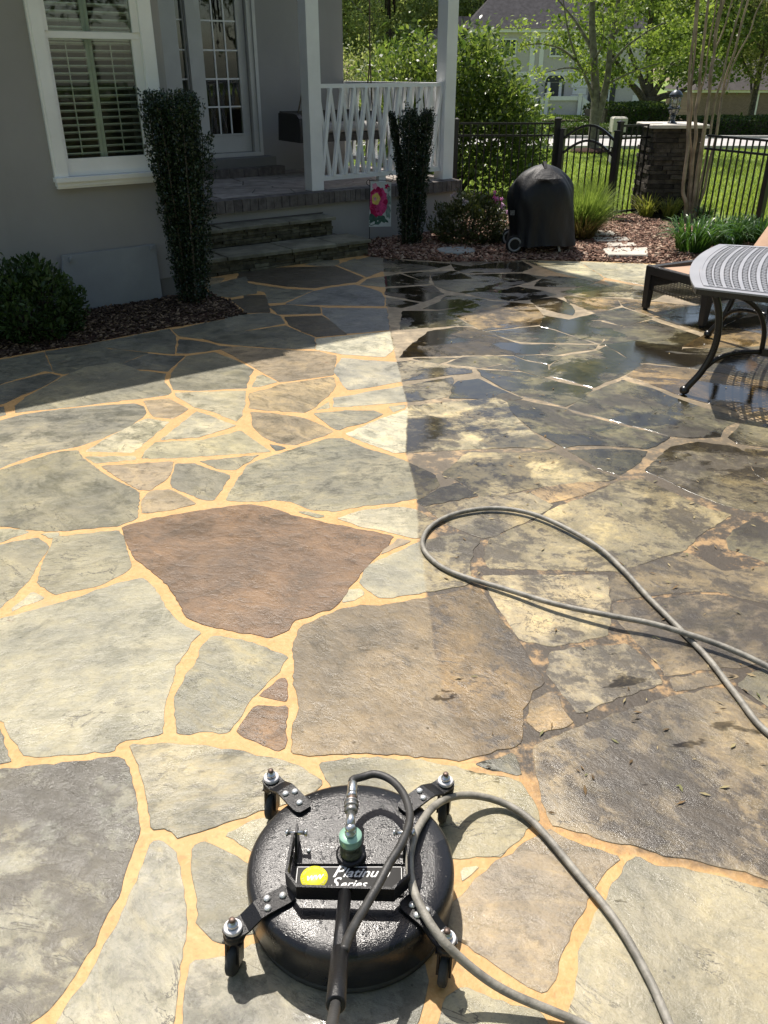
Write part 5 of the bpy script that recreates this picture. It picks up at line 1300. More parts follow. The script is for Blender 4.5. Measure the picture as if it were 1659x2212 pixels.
# ------------------------------------------------------------------ access board leaning on the wall
bd = thing('access_board', HW(2.3, 7.19, 0), 'pale grey crawl space board fixed to the wall under the window', 'board')
hb().add([(1.80, 7.150, -0.05), (2.69, 7.150, -0.05), (2.69, 7.162, 0.468), (1.896, 7.162, 0.463), (1.80, 7.1775, -0.05), (2.69, 7.1775, -0.05), (2.69, 7.19, 0.468), (1.896, 7.19, 0.463)],
   [(0, 1, 2, 3), (7, 6, 5, 4), (0, 4, 5, 1), (1, 5, 6, 2), (2, 6, 7, 3), (3, 7, 4, 0)]).build('panel', M_PANEL, bd)
for a, z in ((1.95, 0.435), (2.645, 0.45)):
    q = hb(); q.box(a - 0.012, a + 0.012, 7.135, 7.16, z - 0.022, z + 0.012); q.cyl((a, 7.152, z - 0.004), (a, 7.128, z - 0.004), 0.008, 8)
    q.build('clip', M_PANEL, bd)

# ------------------------------------------------------------------ porch swing hung on ropes
def wicker(name, col, sc_=90.0, rough=0.45):
    m, nt, out = new_mat(name)
    b = NB(nt)
    tc = b.n('ShaderNodeTexCoord').outputs['Object']
    ck = b.n('ShaderNodeTexBrick'); nt.links.new(b.scalevec(tc, 1, 1, 1, (math.radians(90), 0, 0.4)), ck.inputs['Vector'])
    ck.inputs['Scale'].default_value = sc_; ck.inputs['Mortar Size'].default_value = 0.03; ck.inputs['Brick Width'].default_value = 1.1; ck.inputs['Row Height'].default_value = 0.5
    ck.inputs['Color1'].default_value = (1, 1, 1, 1); ck.inputs['Color2'].default_value = (0.8, 0.8, 0.8, 1); ck.inputs['Mortar'].default_value = (0, 0, 0, 1)
    c = b.mix(ck.outputs[0], tuple(x * 0.3 for x in col), col)
    nt.links.new(b.principled(c, rough, 0, b.bump(ck.outputs[0], 0.7, 0.006), 0.5), out.inputs[0])
    return m
M_WICKER = wicker('black_wicker', (0.022, 0.019, 0.018), 26.0)
M_CUSH = simple('striped_cushion', (0.30, 0.29, 0.27), 0.9, var=0.1, bump=0.3, bscale=60)
sw = thing('porch_swing', HW(6.3, 10.1, 0), 'dark wicker porch swing with grey seat cushion hanging on ropes', 'swing')
SA, SB0, SB1 = (5.70, 7.0), 9.75, 10.25
def arm_profile():
    return [(SB0, 0.995), (SB0 - 0.005, 1.19), (SB0 + 0.015, 1.27), (SB0 + 0.07, 1.31), (SB0 + 0.16, 1.325), (SB0 + 0.33, 1.325), (SB1 + 0.03, 1.32), (SB1 + 0.06, 1.0)]
for a in (SA[0], SA[1] - 0.06):
    ap = arm_profile()
    q = hb(); n_ = len(ap)
    q.add([(a, y, z) for y, z in ap] + [(a + 0.06, y, z) for y, z in ap], [tuple(range(n_)), tuple(range(2 * n_ - 1, n_ - 1, -1))] + [(k, n_ + k, n_ + (k + 1) % n_, (k + 1) % n_) for k in range(n_)])
    q.build('arm', M_WICKER, sw)
hb().box(SA[0] + 0.061, SA[1] - 0.061, SB0 + 0.005, SB1, 0.995, 1.09).build('seat', M_WICKER, sw)
q = hb(); q.add([(SA[0] + 0.061, SB1, 0.995), (SA[1] - 0.061, SB1, 0.995), (SA[1] - 0.061, SB1 + 0.06, 1.335), (SA[0] + 0.061, SB1 + 0.06, 1.335), (SA[0] + 0.061, SB1 + 0.05, 0.995), (SA[1] - 0.061, SB1 + 0.05, 0.995), (SA[1] - 0.061, SB1 + 0.11, 1.335), (SA[0] + 0.061, SB1 + 0.11, 1.335)],
    [(0, 1, 2, 3), (7, 6, 5, 4), (0, 4, 5, 1), (1, 5, 6, 2), (2, 6, 7, 3), (3, 7, 4, 0)])
q.build('back', M_WICKER, sw)
cu = hb()
na = 14
prof_ = [(SB0 - 0.012, 1.10), (SB0 - 0.028, 1.135), (SB0 - 0.016, 1.175), (SB0 + 0.05, 1.20), (SB1 - 0.08, 1.20), (SB1 - 0.005, 1.16), (SB1 - 0.005, 1.095)]
vs = []
for i in range(na + 1):
    for y, z in prof_:
        vs.append((SA[0] + 0.064 + (SA[1] - SA[0] - 0.128) * i / na, y - 0.008 * math.sin(i * 2.1), z - 0.006 * math.sin(i * 3.3 + y * 9)))
k = len(prof_)
cu.add(vs, [(i * k + j, i * k + (j + 1) % k, (i + 1) * k + (j + 1) % k, (i + 1) * k + j) for i in range(na) for j in range(k)] + [tuple(range(k - 1, -1, -1)), tuple(na * k + j for j in range(k))], True)
cu.build('cushion', M_CUSH, sw)
def rope(p, q, r=0.0085):
    P, Q = Vector(p), Vector(q); L = (Q - P).length; n_ = max(4, int(L / 0.03))
    pts = []; rad = []
    for i in range(n_ + 1):
        pts.append(P + (Q - P) * i / n_); rad.append(r * (1 + 0.22 * (i % 2)))
    hb().tube(pts, rad, 6).build('rope', M_ROPE, sw)
for apex, f1, f2 in (((6.03, 10.0, 1.99), (5.83, 10.0, 1.325), (6.26, 10.2, 1.335)), ((6.935, 10.0, 1.93), (6.90, 9.9, 1.32), (7.03, 10.25, 1.32))):
    rope((apex[0], apex[1], 5.55), apex); rope(apex, f1); rope(apex, f2)

# ------------------------------------------------------------------ wind chime under the eave
M_BRONZE = simple('dark_bronze', (0.03, 0.027, 0.024), 0.35, 0.7)
wc = thing('wind_chime', (0.07, 10.6, 2.9), 'dark metal wind chime with a lily shaped pendant under the eave', 'wind chime')
q = MB(); q.tube([(0.07, 10.6, 5.6), (0.07, 10.6, 2.96)], 0.003, 5); q.build('cord', M_BRONZE, wc)
MB().lathe([(0.001, 0.012), (0.05, 0.01), (0.055, 0.0), (0.05, -0.01), (0.001, -0.012)], (0.07, 10.6, 2.95), 16).build('top_disc', M_BRONZE, wc)
for k, dz in enumerate((2.36, 2.30, 2.40, 2.33, 2.43)):
    a = k * 2 * math.pi / 5 + 0.4
    x, y = 0.07 + 0.05 * math.cos(a), 10.6 + 0.05 * math.sin(a)
    MB().tube([(x, y, dz), (x, y, 2.89)], 0.0105, 8).build('tube', M_BRONZE, wc)
    MB().tube([(x, y, 2.89), (x, y, 2.945)], 0.002, 4).build('string', M_BRONZE, wc)
MB().tube([(0.07, 10.6, 2.94), (0.07, 10.6, 2.20)], 0.002, 4).build('string', M_BRONZE, wc)
pn = MB()
def fl(pts, y0=-0.004, y1=0.004):
    n_ = len(pts)
    pn.add([(0.07 + x, 10.6 + y0, 2.155 + z) for x, z in pts] + [(0.07 + x, 10.6 + y1, 2.155 + z) for x, z in pts], [tuple(range(n_)), tuple(range(2 * n_ - 1, n_ - 1, -1))] + [(k, (k + 1) % n_, n_ + (k + 1) % n_, n_ + k)[::-1] for k in range(n_)])
fl([(0, 0.062), (0.018, 0.03), (0.012, 0.0), (0.006, -0.05), (0.0, -0.062), (-0.006, -0.05), (-0.012, 0.0), (-0.018, 0.03)])
for s in (-1, 1):
    fl([(s * 0.008, -0.004), (s * 0.022, 0.024), (s * 0.042, 0.026), (s * 0.05, 0.006), (s * 0.04, -0.012), (s * 0.036, 0.004), (s * 0.026, 0.004), (s * 0.014, -0.016)][::s], -0.0035, 0.0035)
fl([(-0.03, -0.018), (0.03, -0.018), (0.03, -0.008), (-0.03, -0.008)], -0.006, 0.006)
pn.build('pendant', M_BRONZE, wc)
# ------------------------------------------------------------------ shrubs and plants by the patio
M_HOLLY = leaf_mat('holly_leaf', [(0.010, 0.022, 0.010), (0.018, 0.036, 0.015), (0.036, 0.062, 0.028)], 0.15, 0.3, 0.5)
M_BOX = leaf_mat('azalea_leaf', [(0.02, 0.042, 0.012), (0.04, 0.075, 0.02), (0.065, 0.11, 0.03)], 0.25, 0.4, 0.4)
M_BOX2 = leaf_mat('olive_leaf', [(0.03, 0.045, 0.016), (0.06, 0.075, 0.025), (0.10, 0.105, 0.04)], 0.25, 0.4, 0.4)
M_PINK = leaf_mat('pink_petal', [(0.60, 0.06, 0.25), (0.75, 0.28, 0.55), (0.80, 0.50, 0.70)], 0.35, 0.6, 0.2, (1.2, 1, 1.1))
M_LILAC = leaf_mat('lilac_petal', [(0.62, 0.38, 0.55), (0.75, 0.58, 0.70)], 0.35, 0.6, 0.2, (1.1, 1, 1.1))
M_PALE = leaf_mat('pale_petal', [(0.45, 0.38, 0.42), (0.6, 0.55, 0.55)], 0.3, 0.6, 0.2, (1.1, 1, 1))

def upright_holly(base, stems, n_leaf, label):
    """clipped columnar holly: bundles of vertical stems clad in small leaves; stems = (x0,y0,x1,y1,height,radius0,radius1)"""
    t = thing('columnar_holly', base, label, 'shrub', 'columnar hollies against the house')
    bx, by, bz = base
    s = MB()
    P = []; O = []
    for (x0, y0, x1, y1, z0, h, r0, r1) in stems:
        s.tube([(bx + x0 * 0.5, by + y0 * 0.5, 0.0), (bx + x0, by + y0, max(z0, 0.12)), (bx + (x0 + x1) / 2, by + (y0 + y1) / 2, (z0 + h) / 2), (bx + x1, by + y1, h - 0.03)], [0.014, 0.012, 0.009, 0.004], 5)
        k = int(n_leaf * h / sum(q[5] for q in stems))
        tt = rng.random(k) ** 0.8
        a = rng.random(k) * 2 * math.pi
        r = (r0 + (r1 - r0) * tt) * np.sqrt(rng.uniform(0.1, 1.0, k)) * (1 + 0.25 * np.sin(tt * 23 + x0 * 90) * np.sin(a * 2 + y0 * 50))
        z = z0 + (h - z0) * tt
        P.append(np.stack([bx + x0 + (x1 - x0) * tt + np.cos(a) * r, by + y0 + (y1 - y0) * tt + np.sin(a) * r, z + rng.normal(0, 0.008, k)], 1))
        O.append(np.stack([np.cos(a), np.sin(a), np.full(k, 0.9)], 1))
    s.build('stem', M_BARK, t)
    for i in range(26):                                   # stray shoots
        q_ = stems[rng.integers(len(stems))]; tt = rng.uniform(0.25, 1.0); a = rng.random() * 6.28; L = rng.uniform(0.05, 0.12)
        p0 = np.array([bx + q_[0] + (q_[2] - q_[0]) * tt, by + q_[1] + (q_[3] - q_[1]) * tt, q_[4] + (q_[5] - q_[4]) * tt])
        dr = np.array([math.cos(a) * 0.8, math.sin(a) * 0.8, 0.9]); r_ = q_[6] + (q_[7] - q_[6]) * tt
        k = rng.uniform(0.4, 1.0, 14)[:, None]
        P.append(p0 + dr * (r_ * 0.6 + L * k) + rng.normal(0, 0.008, (14, 3))); O.append(np.tile(dr, (14, 1)))
    P = np.concatenate(P); O = np.concatenate(O)
    me = leaf_mesh('foliage', P - np.array(base), 0.023, O, 0.5, 0.6, 0.25)
    link('foliage', me, M_HOLLY, t)
    return t

st = []
for i in range(13):
    a = i * 2.4; r = 0.045 + 0.11 * math.sqrt((i + 0.5) / 13)
    x, y = r * math.cos(a), r * math.sin(a)
    tall = 1.67 - 0.09 * random.random() - (0.30 if x > 0.11 else 0.0)
    st.append((x * 0.62 + 0.01, y * 0.7, x * 1.45 + 0.02, y * 1.25, 0.04, tall, 0.06, 0.10 * random.uniform(0.7, 1.15)))
upright_holly((-1.662, 7.21, 0), st, 36000, 'tall dark clipped holly column beside the window')
st = []
for i in range(9):
    a = i * 2.4; r = 0.03 + 0.07 * math.sqrt((i + 0.5) / 9)
    x, y = r * math.cos(a), r * math.sin(a)
    st.append((x * 1.1, y, x * 1.7 + 0.05, y * 1.3, 0.04, 1.45 - 0.09 * random.random(), 0.055, 0.085 * random.uniform(0.7, 1.15)))
st.append((-0.075, 0.0, -0.215, 0.0, 0.45, 1.40, 0.04, 0.04)); st.append((-0.06, 0.03, -0.19, 0.03, 0.5, 1.33, 0.035, 0.035))
st.append((0.08, 0.0, 0.17, 0.0, 0.4, 1.42, 0.04, 0.05))
upright_holly((0.297, 9.85, 0), st, 27000, 'dark holly column with a split left branch in front of the white railing')

def mound(name, base, rx, ry, h, n, size, mat, label, cat='shrub', flowers=None, aspect=0.45, inner=0.5):
    t = thing(name, base, label, cat)
    u = unit(rng.normal(size=(n, 3))); u[:, 2] = np.abs(u[:, 2]) * 1.0
    rad = rng.uniform(inner, 1.0, n) ** 0.6
    lump = 1 + 0.14 * np.sin(u[:, 0] * 7 + 1) * np.sin(u[:, 1] * 6) + 0.08 * np.sin(u[:, 2] * 11 + u[:, 0] * 9)
    rad = rad * lump
    k = np.where(u[:, 2] < 0.25, 0.72 + 1.1 * u[:, 2], 1.0)
    P = np.stack([u[:, 0] * rad * rx * k, u[:, 1] * rad * ry * k, 0.03 + u[:, 2] * rad * h], 1)
    link('foliage', leaf_mesh('foliage', P, size, u, 0.5, aspect, 0.3), mat, t)
    s = MB()
    b = Vector(base)
    for i in range(12):
        a = i * 2.4
        q = Vector((math.cos(a) * rx * 0.6, math.sin(a) * ry * 0.6, h * random.uniform(0.55, 0.8)))
        s.tube([b, b + q * 0.5 + Vector((0, 0, 0.03)), b + q], [0.011, 0.008, 0.003], 5)
    s.build('stem', M_BARK, t)
    return t

t = mound('azalea_bush', (-2.68, 6.22, 0), 0.43, 0.42, 0.56, 5200, 0.05, M_BOX, 'rounded green bush with broad leaves at the left edge under the window')
t = mound('azalea_bush', (1.0, 9.98, 0), 0.5, 0.36, 0.55, 6500, 0.042, M_BOX2, 'olive green azalea with a few pink blossoms left of the covered grill')
def blossoms(t, pts, r, mat):
    for (x, y, z) in pts:
        P = []; O = []
        for i in range(4):
            c = np.array([x, y, z]) + rng.normal(0, r * 0.5, 3)
            for k in range(5):
                a = k * 2 * math.pi / 5
                P.append(c + np.array([math.cos(a), -0.5, math.sin(a)]) * 0.012); O.append([math.cos(a), -0.7, math.sin(a)])
        link('blossom', leaf_mesh('blossom', np.array(P) - np.array(wloc(t)), 0.032, np.array(O), 0.85, 0.8, 0), mat, t)
blossoms(t, [(1.24, 9.83, 0.55), (1.28, 9.85, 0.5)], 0.035, M_PINK)
blossoms(t, [(0.80, 9.85, 0.57), (0.92, 9.78, 0.5)], 0.03, M_PALE)
blossoms(t, [(1.34, 9.86, 0.43), (1.40, 9.88, 0.38)], 0.03, M_LILAC)

def tuft(name, base, n, h, spread, width, bend, mat, label, cat, seg=4, r0=0.06, lean=(0, 0)):
    t = thing(name, base, label, cat)
    a = rng.random(n) * 2 * math.pi; r = r0 * np.sqrt(rng.random(n))
    b = np.stack([np.cos(a) * r, np.sin(a) * r, np.zeros(n)], 1)
    a2 = a + rng.normal(0, 0.5, n); s = spread * rng.random(n) ** 0.7
    tip = b + np.stack([np.cos(a2) * s + lean[0], np.sin(a2) * s + lean[1], h * rng.uniform(0.45, 1.0, n) - s * 0.35], 1)
    link('leaves', blades_mesh('leaves', b, tip, width, bend, seg), mat, t)
    return t
M_FEATH = leaf_mat('feather_grass', [(0.09, 0.15, 0.035), (0.16, 0.23, 0.055), (0.25, 0.32, 0.09)], 0.45, 0.55, 0.2)
M_LILY = leaf_mat('daylily_leaf', [(0.035, 0.085, 0.018), (0.06, 0.14, 0.028), (0.10, 0.19, 0.045)], 0.35, 0.35, 0.5)
M_LIRI = leaf_mat('variegated_leaf', [(0.10, 0.14, 0.03), (0.26, 0.28, 0.06), (0.36, 0.36, 0.12)], 0.35, 0.45, 0.3)
M_DEAD = leaf_mat('dry_grass', [(0.07, 0.05, 0.025), (0.14, 0.10, 0.05), (0.10, 0.12, 0.03)], 0.3, 0.7, 0.1)
tuft('ornamental_grass', (2.40, 10.45, 0.03), 1900, 0.70, 0.46, 0.0055, 0.22, M_FEATH, 'fine bright green ornamental grass behind the covered grill', 'grass', 4, 0.14)
tuft('ornamental_grass', (2.32, 10.15, 0.03), 650, 0.36, 0.3, 0.005, 0.2, M_DEAD, 'low brownish dry grass tuft at the right foot of the grill', 'grass', 3, 0.12)
tuft('ornamental_grass', (3.2, 13.0, 0.0), 900, 0.62, 0.35, 0.006, 0.2, M_FEATH, 'green grass tuft behind the fence left of the stone pillar', 'grass', 4, 0.12)
tuft('ornamental_grass', (3.02, 12.6, 0.0), 380, 0.3, 0.26, 0.006, 0.2, M_DEAD, 'dark dry grass clump at the foot of the fence beside the gate', 'grass', 3, 0.12)
for (x, y, k, lab) in ((3.40, 9.42, 0.92, 'large daylily clump with strap leaves at the patio edge behind the lounge'), (3.9, 9.75, 0.8, 'daylily clump half hidden behind the raised lounge back'), (4.35, 9.95, 0.75, 'rightmost daylily clump, below the fence')):
    tuft('daylily', (x, y, 0.02), 230, 0.46 * k, 0.46 * k, 0.018, 0.62, M_LILY, lab, 'plant', 5, 0.16)
for (x, y, k, lab) in ((3.62, 11.95, 1.0, 'yellow striped lily turf at the left foot of the stone pillar'), (3.93, 11.92, 0.9, 'yellow striped lily turf between stone pillar and crape myrtle')):
    tuft('lily_turf', (x, y, 0.02), 150, 0.34 * k, 0.3 * k, 0.012, 0.45, M_LIRI, lab, 'plant', 4, 0.08)
tuft('daylily', (4.28, 11.55, 0.02), 90, 0.26, 0.26, 0.016, 0.45, M_LILY, 'small green strap leaved plant at the crape myrtle foot', 'plant', 4, 0.06)

# ------------------------------------------------------------------ stones in the mulch
for i, (poly, lab) in enumerate((([(2.60, 10.66), (2.82, 10.64), (2.82, 10.36), (2.53, 10.30)], 'farthest pale stepping stone, nearest the gate'),
        ([(2.48, 10.20), (2.89, 10.21), (2.88, 9.96), (2.46, 9.93)], 'second farthest pale stepping stone in the mulch'),
        ([(2.56, 9.83), (2.89, 9.85), (2.87, 9.66), (2.53, 9.62)], 'narrow pale stepping stone just before the one at the patio'),
        ([(2.44, 9.53), (2.96, 9.55), (2.84, 9.12), (2.42, 9.14)], 'largest pale stepping stone, right beside the patio edge'))):
    if area2(poly) < 0: poly = poly[::-1]
    c = (sum(p[0] for p in poly) / 4, sum(p[1] for p in poly) / 4, 0.03)
    o = MB().prism(ragged(poly, 0.06, 0.008), -0.01, 0.05, 0.008).build('stepping_stone', M_STEPST, None, c)
    tag(o, lab, 'stepping stone', 'pale stepping stones to the gate')
c = (0.80, 9.42, 0.03)
M_DISC = simple('grey_round_stone', (0.27, 0.29, 0.28), 0.8, var=0.15, nscale=12, bump=0.4)
o = MB().prism([(c[0] + 0.22 * math.cos(a * math.pi / 14), c[1] + 0.17 * math.sin(a * math.pi / 14)) for a in range(28)], 0.0, 0.052, 0.012).build('round_stone', M_DISC, None, c)
tag(o, 'flat round grey stone lying in the mulch left of the grill', 'stone')

# ------------------------------------------------------------------ garden flag
M_BLACK = simple('black_metal', (0.012, 0.012, 0.012), 0.4, 0.3)
gf_ = thing('garden_flag', (-0.17, 10.02, 0), 'small garden flag printed with a pink peony beside the porch steps', 'flag')
fy = 10.02
q = MB()
q.tube([(-0.172, fy, -0.1), (-0.165, fy, 0.45), (-0.16, fy, 0.66)], 0.0045, 6)
cr = [(-0.16, fy, 0.66), (-0.165, fy, 0.692), (-0.150, fy, 0.700), (-0.02, fy, 0.70), (0.08, fy, 0.69), (0.1, fy, 0.705), (0.104, fy, 0.74), (0.088, fy, 0.765), (0.066, fy, 0.762), (0.06, fy, 0.742)]
q.tube(catmull(cr, 5), 0.0045, 6)
q.tube(catmull([(-0.162, fy, 0.64), (-0.19, fy, 0.655), (-0.20, fy, 0.68), (-0.18, fy, 0.70), (-0.155, fy, 0.70)], 5), 0.004, 6)
q.build('stand', M_BLACK, gf_)
M_CLOTH = simple('flag_cloth', (0.62, 0.66, 0.66), 0.9, var=0.1, nscale=9)
FX0, FX1, FZ0, FZ1 = -0.148, 0.082, 0.196, 0.69
def flagp(u, v, e=0.0):
    x = FX0 + (FX1 - FX0) * u - 0.03 * (1 - v) * (1 - u)
    z = FZ0 + (FZ1 - FZ0) * v - 0.012 * u * v
    return (x, fy - 0.008 - 0.010 * math.sin(u * 5 + v * 3) * (1 - v) - e, z)
def cloth(poly_uv, mat, name, e):
    """flat print on the cloth: triangulated patch lifted a hair off it"""
    q = MB(); n_ = len(poly_uv); cu_ = sum(p[0] for p in poly_uv) / n_; cv_ = sum(p[1] for p in poly_uv) / n_
    q.add([flagp(*p, e) for p in poly_uv] + [flagp(cu_, cv_, e)], [(i, (i + 1) % n_, n_) for i in range(n_)])
    return q
q = MB(); nu, nv = 8, 16
q.add([flagp(i / nu, j / nv) for j in range(nv + 1) for i in range(nu + 1)], [(j * (nu + 1) + i, j * (nu + 1) + i + 1, (j + 1) * (nu + 1) + i + 1, (j + 1) * (nu + 1) + i) for j in range(nv) for i in range(nu)], True)
flag = q.build('flag', M_CLOTH, gf_)
def blob(cu_, cv_, ru, rv, n_=12, wob=0.15, ph=0.0, rot=0.0):
    o = []
    for i in range(n_):
        a = 2 * math.pi * i / n_; r = 1 + wob * math.sin(a * 5 + ph)
        x, y = ru * r * math.cos(a), rv * r * math.sin(a)
        o.append((min(0.995, max(0.005, cu_ + x * math.cos(rot) - y * math.sin(rot))), min(0.995, max(0.005, cv_ + (x * math.sin(rot) + y * math.cos(rot)) * 0.5))))
    return o
M_PR = [simple('print_crimson', (0.42, 0.02, 0.09), 0.9, var=0.25, nscale=30), simple('print_pink', (0.62, 0.07, 0.22), 0.9, var=0.3, nscale=30), simple('print_rose', (0.72, 0.30, 0.42), 0.9, var=0.2, nscale=30), simple('print_yellow', (0.72, 0.56, 0.16), 0.9, var=0.25, nscale=40), simple('print_leaf', (0.07, 0.14, 0.11), 0.9, var=0.3, nscale=30), simple('print_leaf_pale', (0.24, 0.33, 0.30), 0.9, var=0.3, nscale=30)]
rs = random.Random(4)
def pr(b_, mi, e, nm='print_petal'):
    cloth(b_, None, nm, e).build(nm, M_PR[mi], flag)
for (cu_, cv_, ru, rv, rot) in ((0.3, 0.12, 0.34, 0.16, 0.3), (0.55, 0.2, 0.36, 0.13, -0.6), (0.15, 0.2, 0.2, 0.2, 0.9), (0.85, 0.36, 0.12, 0.36, 0.1), (0.9, 0.62, 0.09, 0.26, 0.2)):
    pr(blob(cu_, cv_, ru, rv, 14, 0.2, rs.random() * 6, rot), 4 if cu_ < 0.8 else 5, 0.0008, 'print_leaf')
for k in range(11):
    a = k * 2 * math.pi / 11
    pr(blob(0.38 + 0.27 * math.cos(a), 0.56 + 0.235 * math.sin(a), 0.2, 0.2, 12, 0.14, k, a), (0, 1, 1, 0)[k % 4], 0.0014 + 0.0001 * k)
for k in range(7):
    a = k * 2 * math.pi / 7 + 0.3
    pr(blob(0.36 + 0.17 * math.cos(a), 0.58 + 0.15 * math.sin(a), 0.15, 0.16, 10, 0.16, k, a), (1, 0, 2)[k % 3] if k % 3 != 2 else 1, 0.0028 + 0.0001 * k)
pr(blob(0.2, 0.9, 0.13, 0.13, 10, 0.2, 1), 2, 0.0037); pr(blob(0.8, 0.9, 0.12, 0.12, 10, 0.3, 2), 0, 0.0037); pr(blob(0.88, 0.84, 0.08, 0.12, 8, 0.3, 2), 5, 0.0038)
pr(blob(0.28, 0.62, 0.2, 0.26, 18, 0.08, 1), 3, 0.0042, 'print_centre')
pr(blob(0.24, 0.62, 0.07, 0.09, 9, 0.2, 1), 2, 0.0046, 'print_centre')

# ------------------------------------------------------------------ fence, gate, pillar and lantern
FT = 1.17
def fence_run(p, q, label, posts, zt=FT, zb=0.05, pitch=0.098, skip_last=False, zoff=0.0):
    P, Q = Vector((p[0], p[1], 0)), Vector((q[0], q[1], 0))
    t = thing('metal_fence', ((P.x + Q.x) / 2, (P.y + Q.y) / 2, 0), label, 'fence', 'black metal picket fence panels')
    d = (Q - P).normalized(); L = (Q - P).length
    up = Vector((0, 0, 1))
    for z in (zt - 0.014, zt - 0.165, zb + 0.03):
        MB().bar(P + up * z, Q + up * z, 0.026, 0.026).build('rail', M_FENCE, t)
    n_ = int(L / pitch)
    for i in range(n_):
        c = P + d * (pitch * (i + 0.5) + (L - n_ * pitch) / 2)
        MB().bar(c + up * zb, c + up * (zt - 0.0275), 0.016, 0.016, d).build('picket', M_FENCE, t)
    for (c, w, h) in posts:
        c = Vector((c[0], c[1], 0)); q_ = MB()
        q_.bar(c - up * 0.1, c + up * h, w, w, d)
        q_.bar(c + up * (h + 0.001), c + up * (h + 0.02), w + 0.018, w + 0.018, d)
        q_.add([c + up * (h + 0.021) + Vector((sx * w * 0.45, sy * w * 0.45, 0)) for sx, sy in ((-1, -1), (1, -1), (1, 1), (-1, 1))] + [c + up * (h + 0.04)], [(0, 1, 4), (1, 2, 4), (2, 3, 4), (3, 0, 4), (3, 2, 1, 0)])
        q_.build('post', M_FENCE, t)
    return t
fence_run((1.04, 12.5), (2.33, 12.48), 'fence panel left of the gate, in front of the large shrub', [((1.0, 12.5), 0.06, FT + 0.02), ((2.385, 12.48), 0.075, FT + 0.03)])
fence_run((3.15, 11.93), (3.76, 12.30), 'short fence panel between the gate and the stone pillar', [((3.10, 11.90), 0.06, FT + 0.02)])
fence_run((4.12, 11.52), (4.56, 10.62), 'fence panel behind the crape myrtle and the daylilies', [((4.585, 10.57), 0.07, FT - 0.02)], FT - 0.09, 0.03)
fence_run((4.62, 10.50), (5.6, 8.7), 'fence panel at the right edge behind the lounge', [((5.63, 8.65), 0.07, FT - 0.02)], FT - 0.09, 0.03)

gate = thing('garden_gate', (2.75, 12.2, 0), 'black metal gate with an arched double top rail', 'gate')
gp, gq = Vector((2.43, 12.28, 0)), Vector((3.05, 11.82, 0))
gd = (gq - gp); gl = gd.length; gd = gd.normalized(); up = Vector((0, 0, 1))
for c in (gp, gq):
    q = MB(); q.bar(c, c + up * 1.09, 0.062, 0.062, gd); q.bar(c + up * 1.091, c + up * 1.108, 0.078, 0.078, gd)
    q.build('gate_post', M_FENCE, gate)
def arch(z0, rise, t_):
    return gp + gd * (gl * t_) + up * (z0 + rise * math.sin(math.pi * t_))
for z0, rise in ((0.965, 0.19), (0.78, 0.19)):
    q = MB()
    for i in range(16):
        q.bar(arch(z0, rise, 0.04 + 0.92 * i / 16), arch(z0, rise, 0.04 + 0.92 * (i + 1) / 16 + 0.004), 0.03, 0.03)
    q.build('arched_rail', M_FENCE, gate)
MB().bar(gp + gd * 0.032 + up * 0.1, gq - gd * 0.032 + up * 0.1, 0.028, 0.028).build('rail', M_FENCE, gate)
for i in range(7):
    t_ = 0.12 + 0.76 * i / 6
    c = gp + gd * (gl * t_)
    MB().bar(c + up * 0.115, Vector((c.x, c.y, arch(0.965, 0.19, t_).z - 0.016)), 0.016, 0.016, gd).build('picket', M_FENCE, gate)
q = MB(); lc = gq - gd * 0.05 + up * 0.86
q.bar(lc - Vector((0, 0.03, 0.03)), lc + Vector((0, -0.03, 0.05)), 0.03, 0.03); q.tube(catmull([lc + Vector((-.01, -.04, .03)), lc + Vector((-.04, -.07, .05)), lc + Vector((-.05, -.06, 0)), lc + Vector((-.02, -.04, -.01))], 4), 0.006, 6)
q.build('latch', M_BLACK, gate)

PX, PY, PW = 3.93, 12.38, 0.66
pil = thing('stone_pillar', (PX, PY, 0), 'dark ledgestone gate pillar with a pale cap', 'pillar')
MB().box(PX - PW / 2 + 0.03, PX + PW / 2 - 0.03, PY - PW / 2 + 0.03, PY + PW / 2 - 0.03, -0.1, 1.119).build('pillar_core', M_JOINT, pil)
rr = random.Random(9)
z = -0.02
while z < 1.115:
    h = min(rr.uniform(0.045, 0.072), 1.118 - z)
    for side_ in range(4):
        u0 = -PW / 2 + (0.0 if side_ % 2 else 0.035)
        u1 = PW / 2 - (0.0 if side_ % 2 else 0.035)
        a = u0
        while a < u1 - 0.02:
            e = min(a + rr.uniform(0.13, 0.34), u1)
            if u1 - e < 0.05: e = u1
            pr_ = rr.uniform(-0.012, 0.018)
            D = PW / 2 + pr_
            R4 = Matrix.Rotation(side_ * math.pi / 2, 3, 'Z')
            q = MB()
            vs = [(a + 0.003, -D, z), (e - 0.003, -D + rr.uniform(-.006, .006), z), (e - 0.003, -PW / 2 + 0.06, z), (a + 0.003, -PW / 2 + 0.06, z)]
            vs += [(x + rr.uniform(-.005, .005), y + rr.uniform(-.004, .008), zz + h * rr.uniform(0.84, 0.95)) for x, y, zz in vs]
            q.add([Vector((PX, PY, 0)) + R4 @ Vector(v) for v in vs], [(0, 3, 2, 1), (4, 5, 6, 7), (0, 1, 5, 4), (1, 2, 6, 5), (2, 3, 7, 6), (3, 0, 4, 7)])
            q.build('ledge_stone', M_PILLAR, pil)
            a = e
    z += h
rs = random.Random(2)
hw = PW / 2 + 0.055
MB().prism(ragged([(PX - hw, PY - hw), (PX + hw, PY - hw + 0.02), (PX + hw, PY + hw), (PX - hw, PY + hw)], 0.07, 0.012), 1.12, 1.165, 0.01).build('cap', M_CAP, pil)

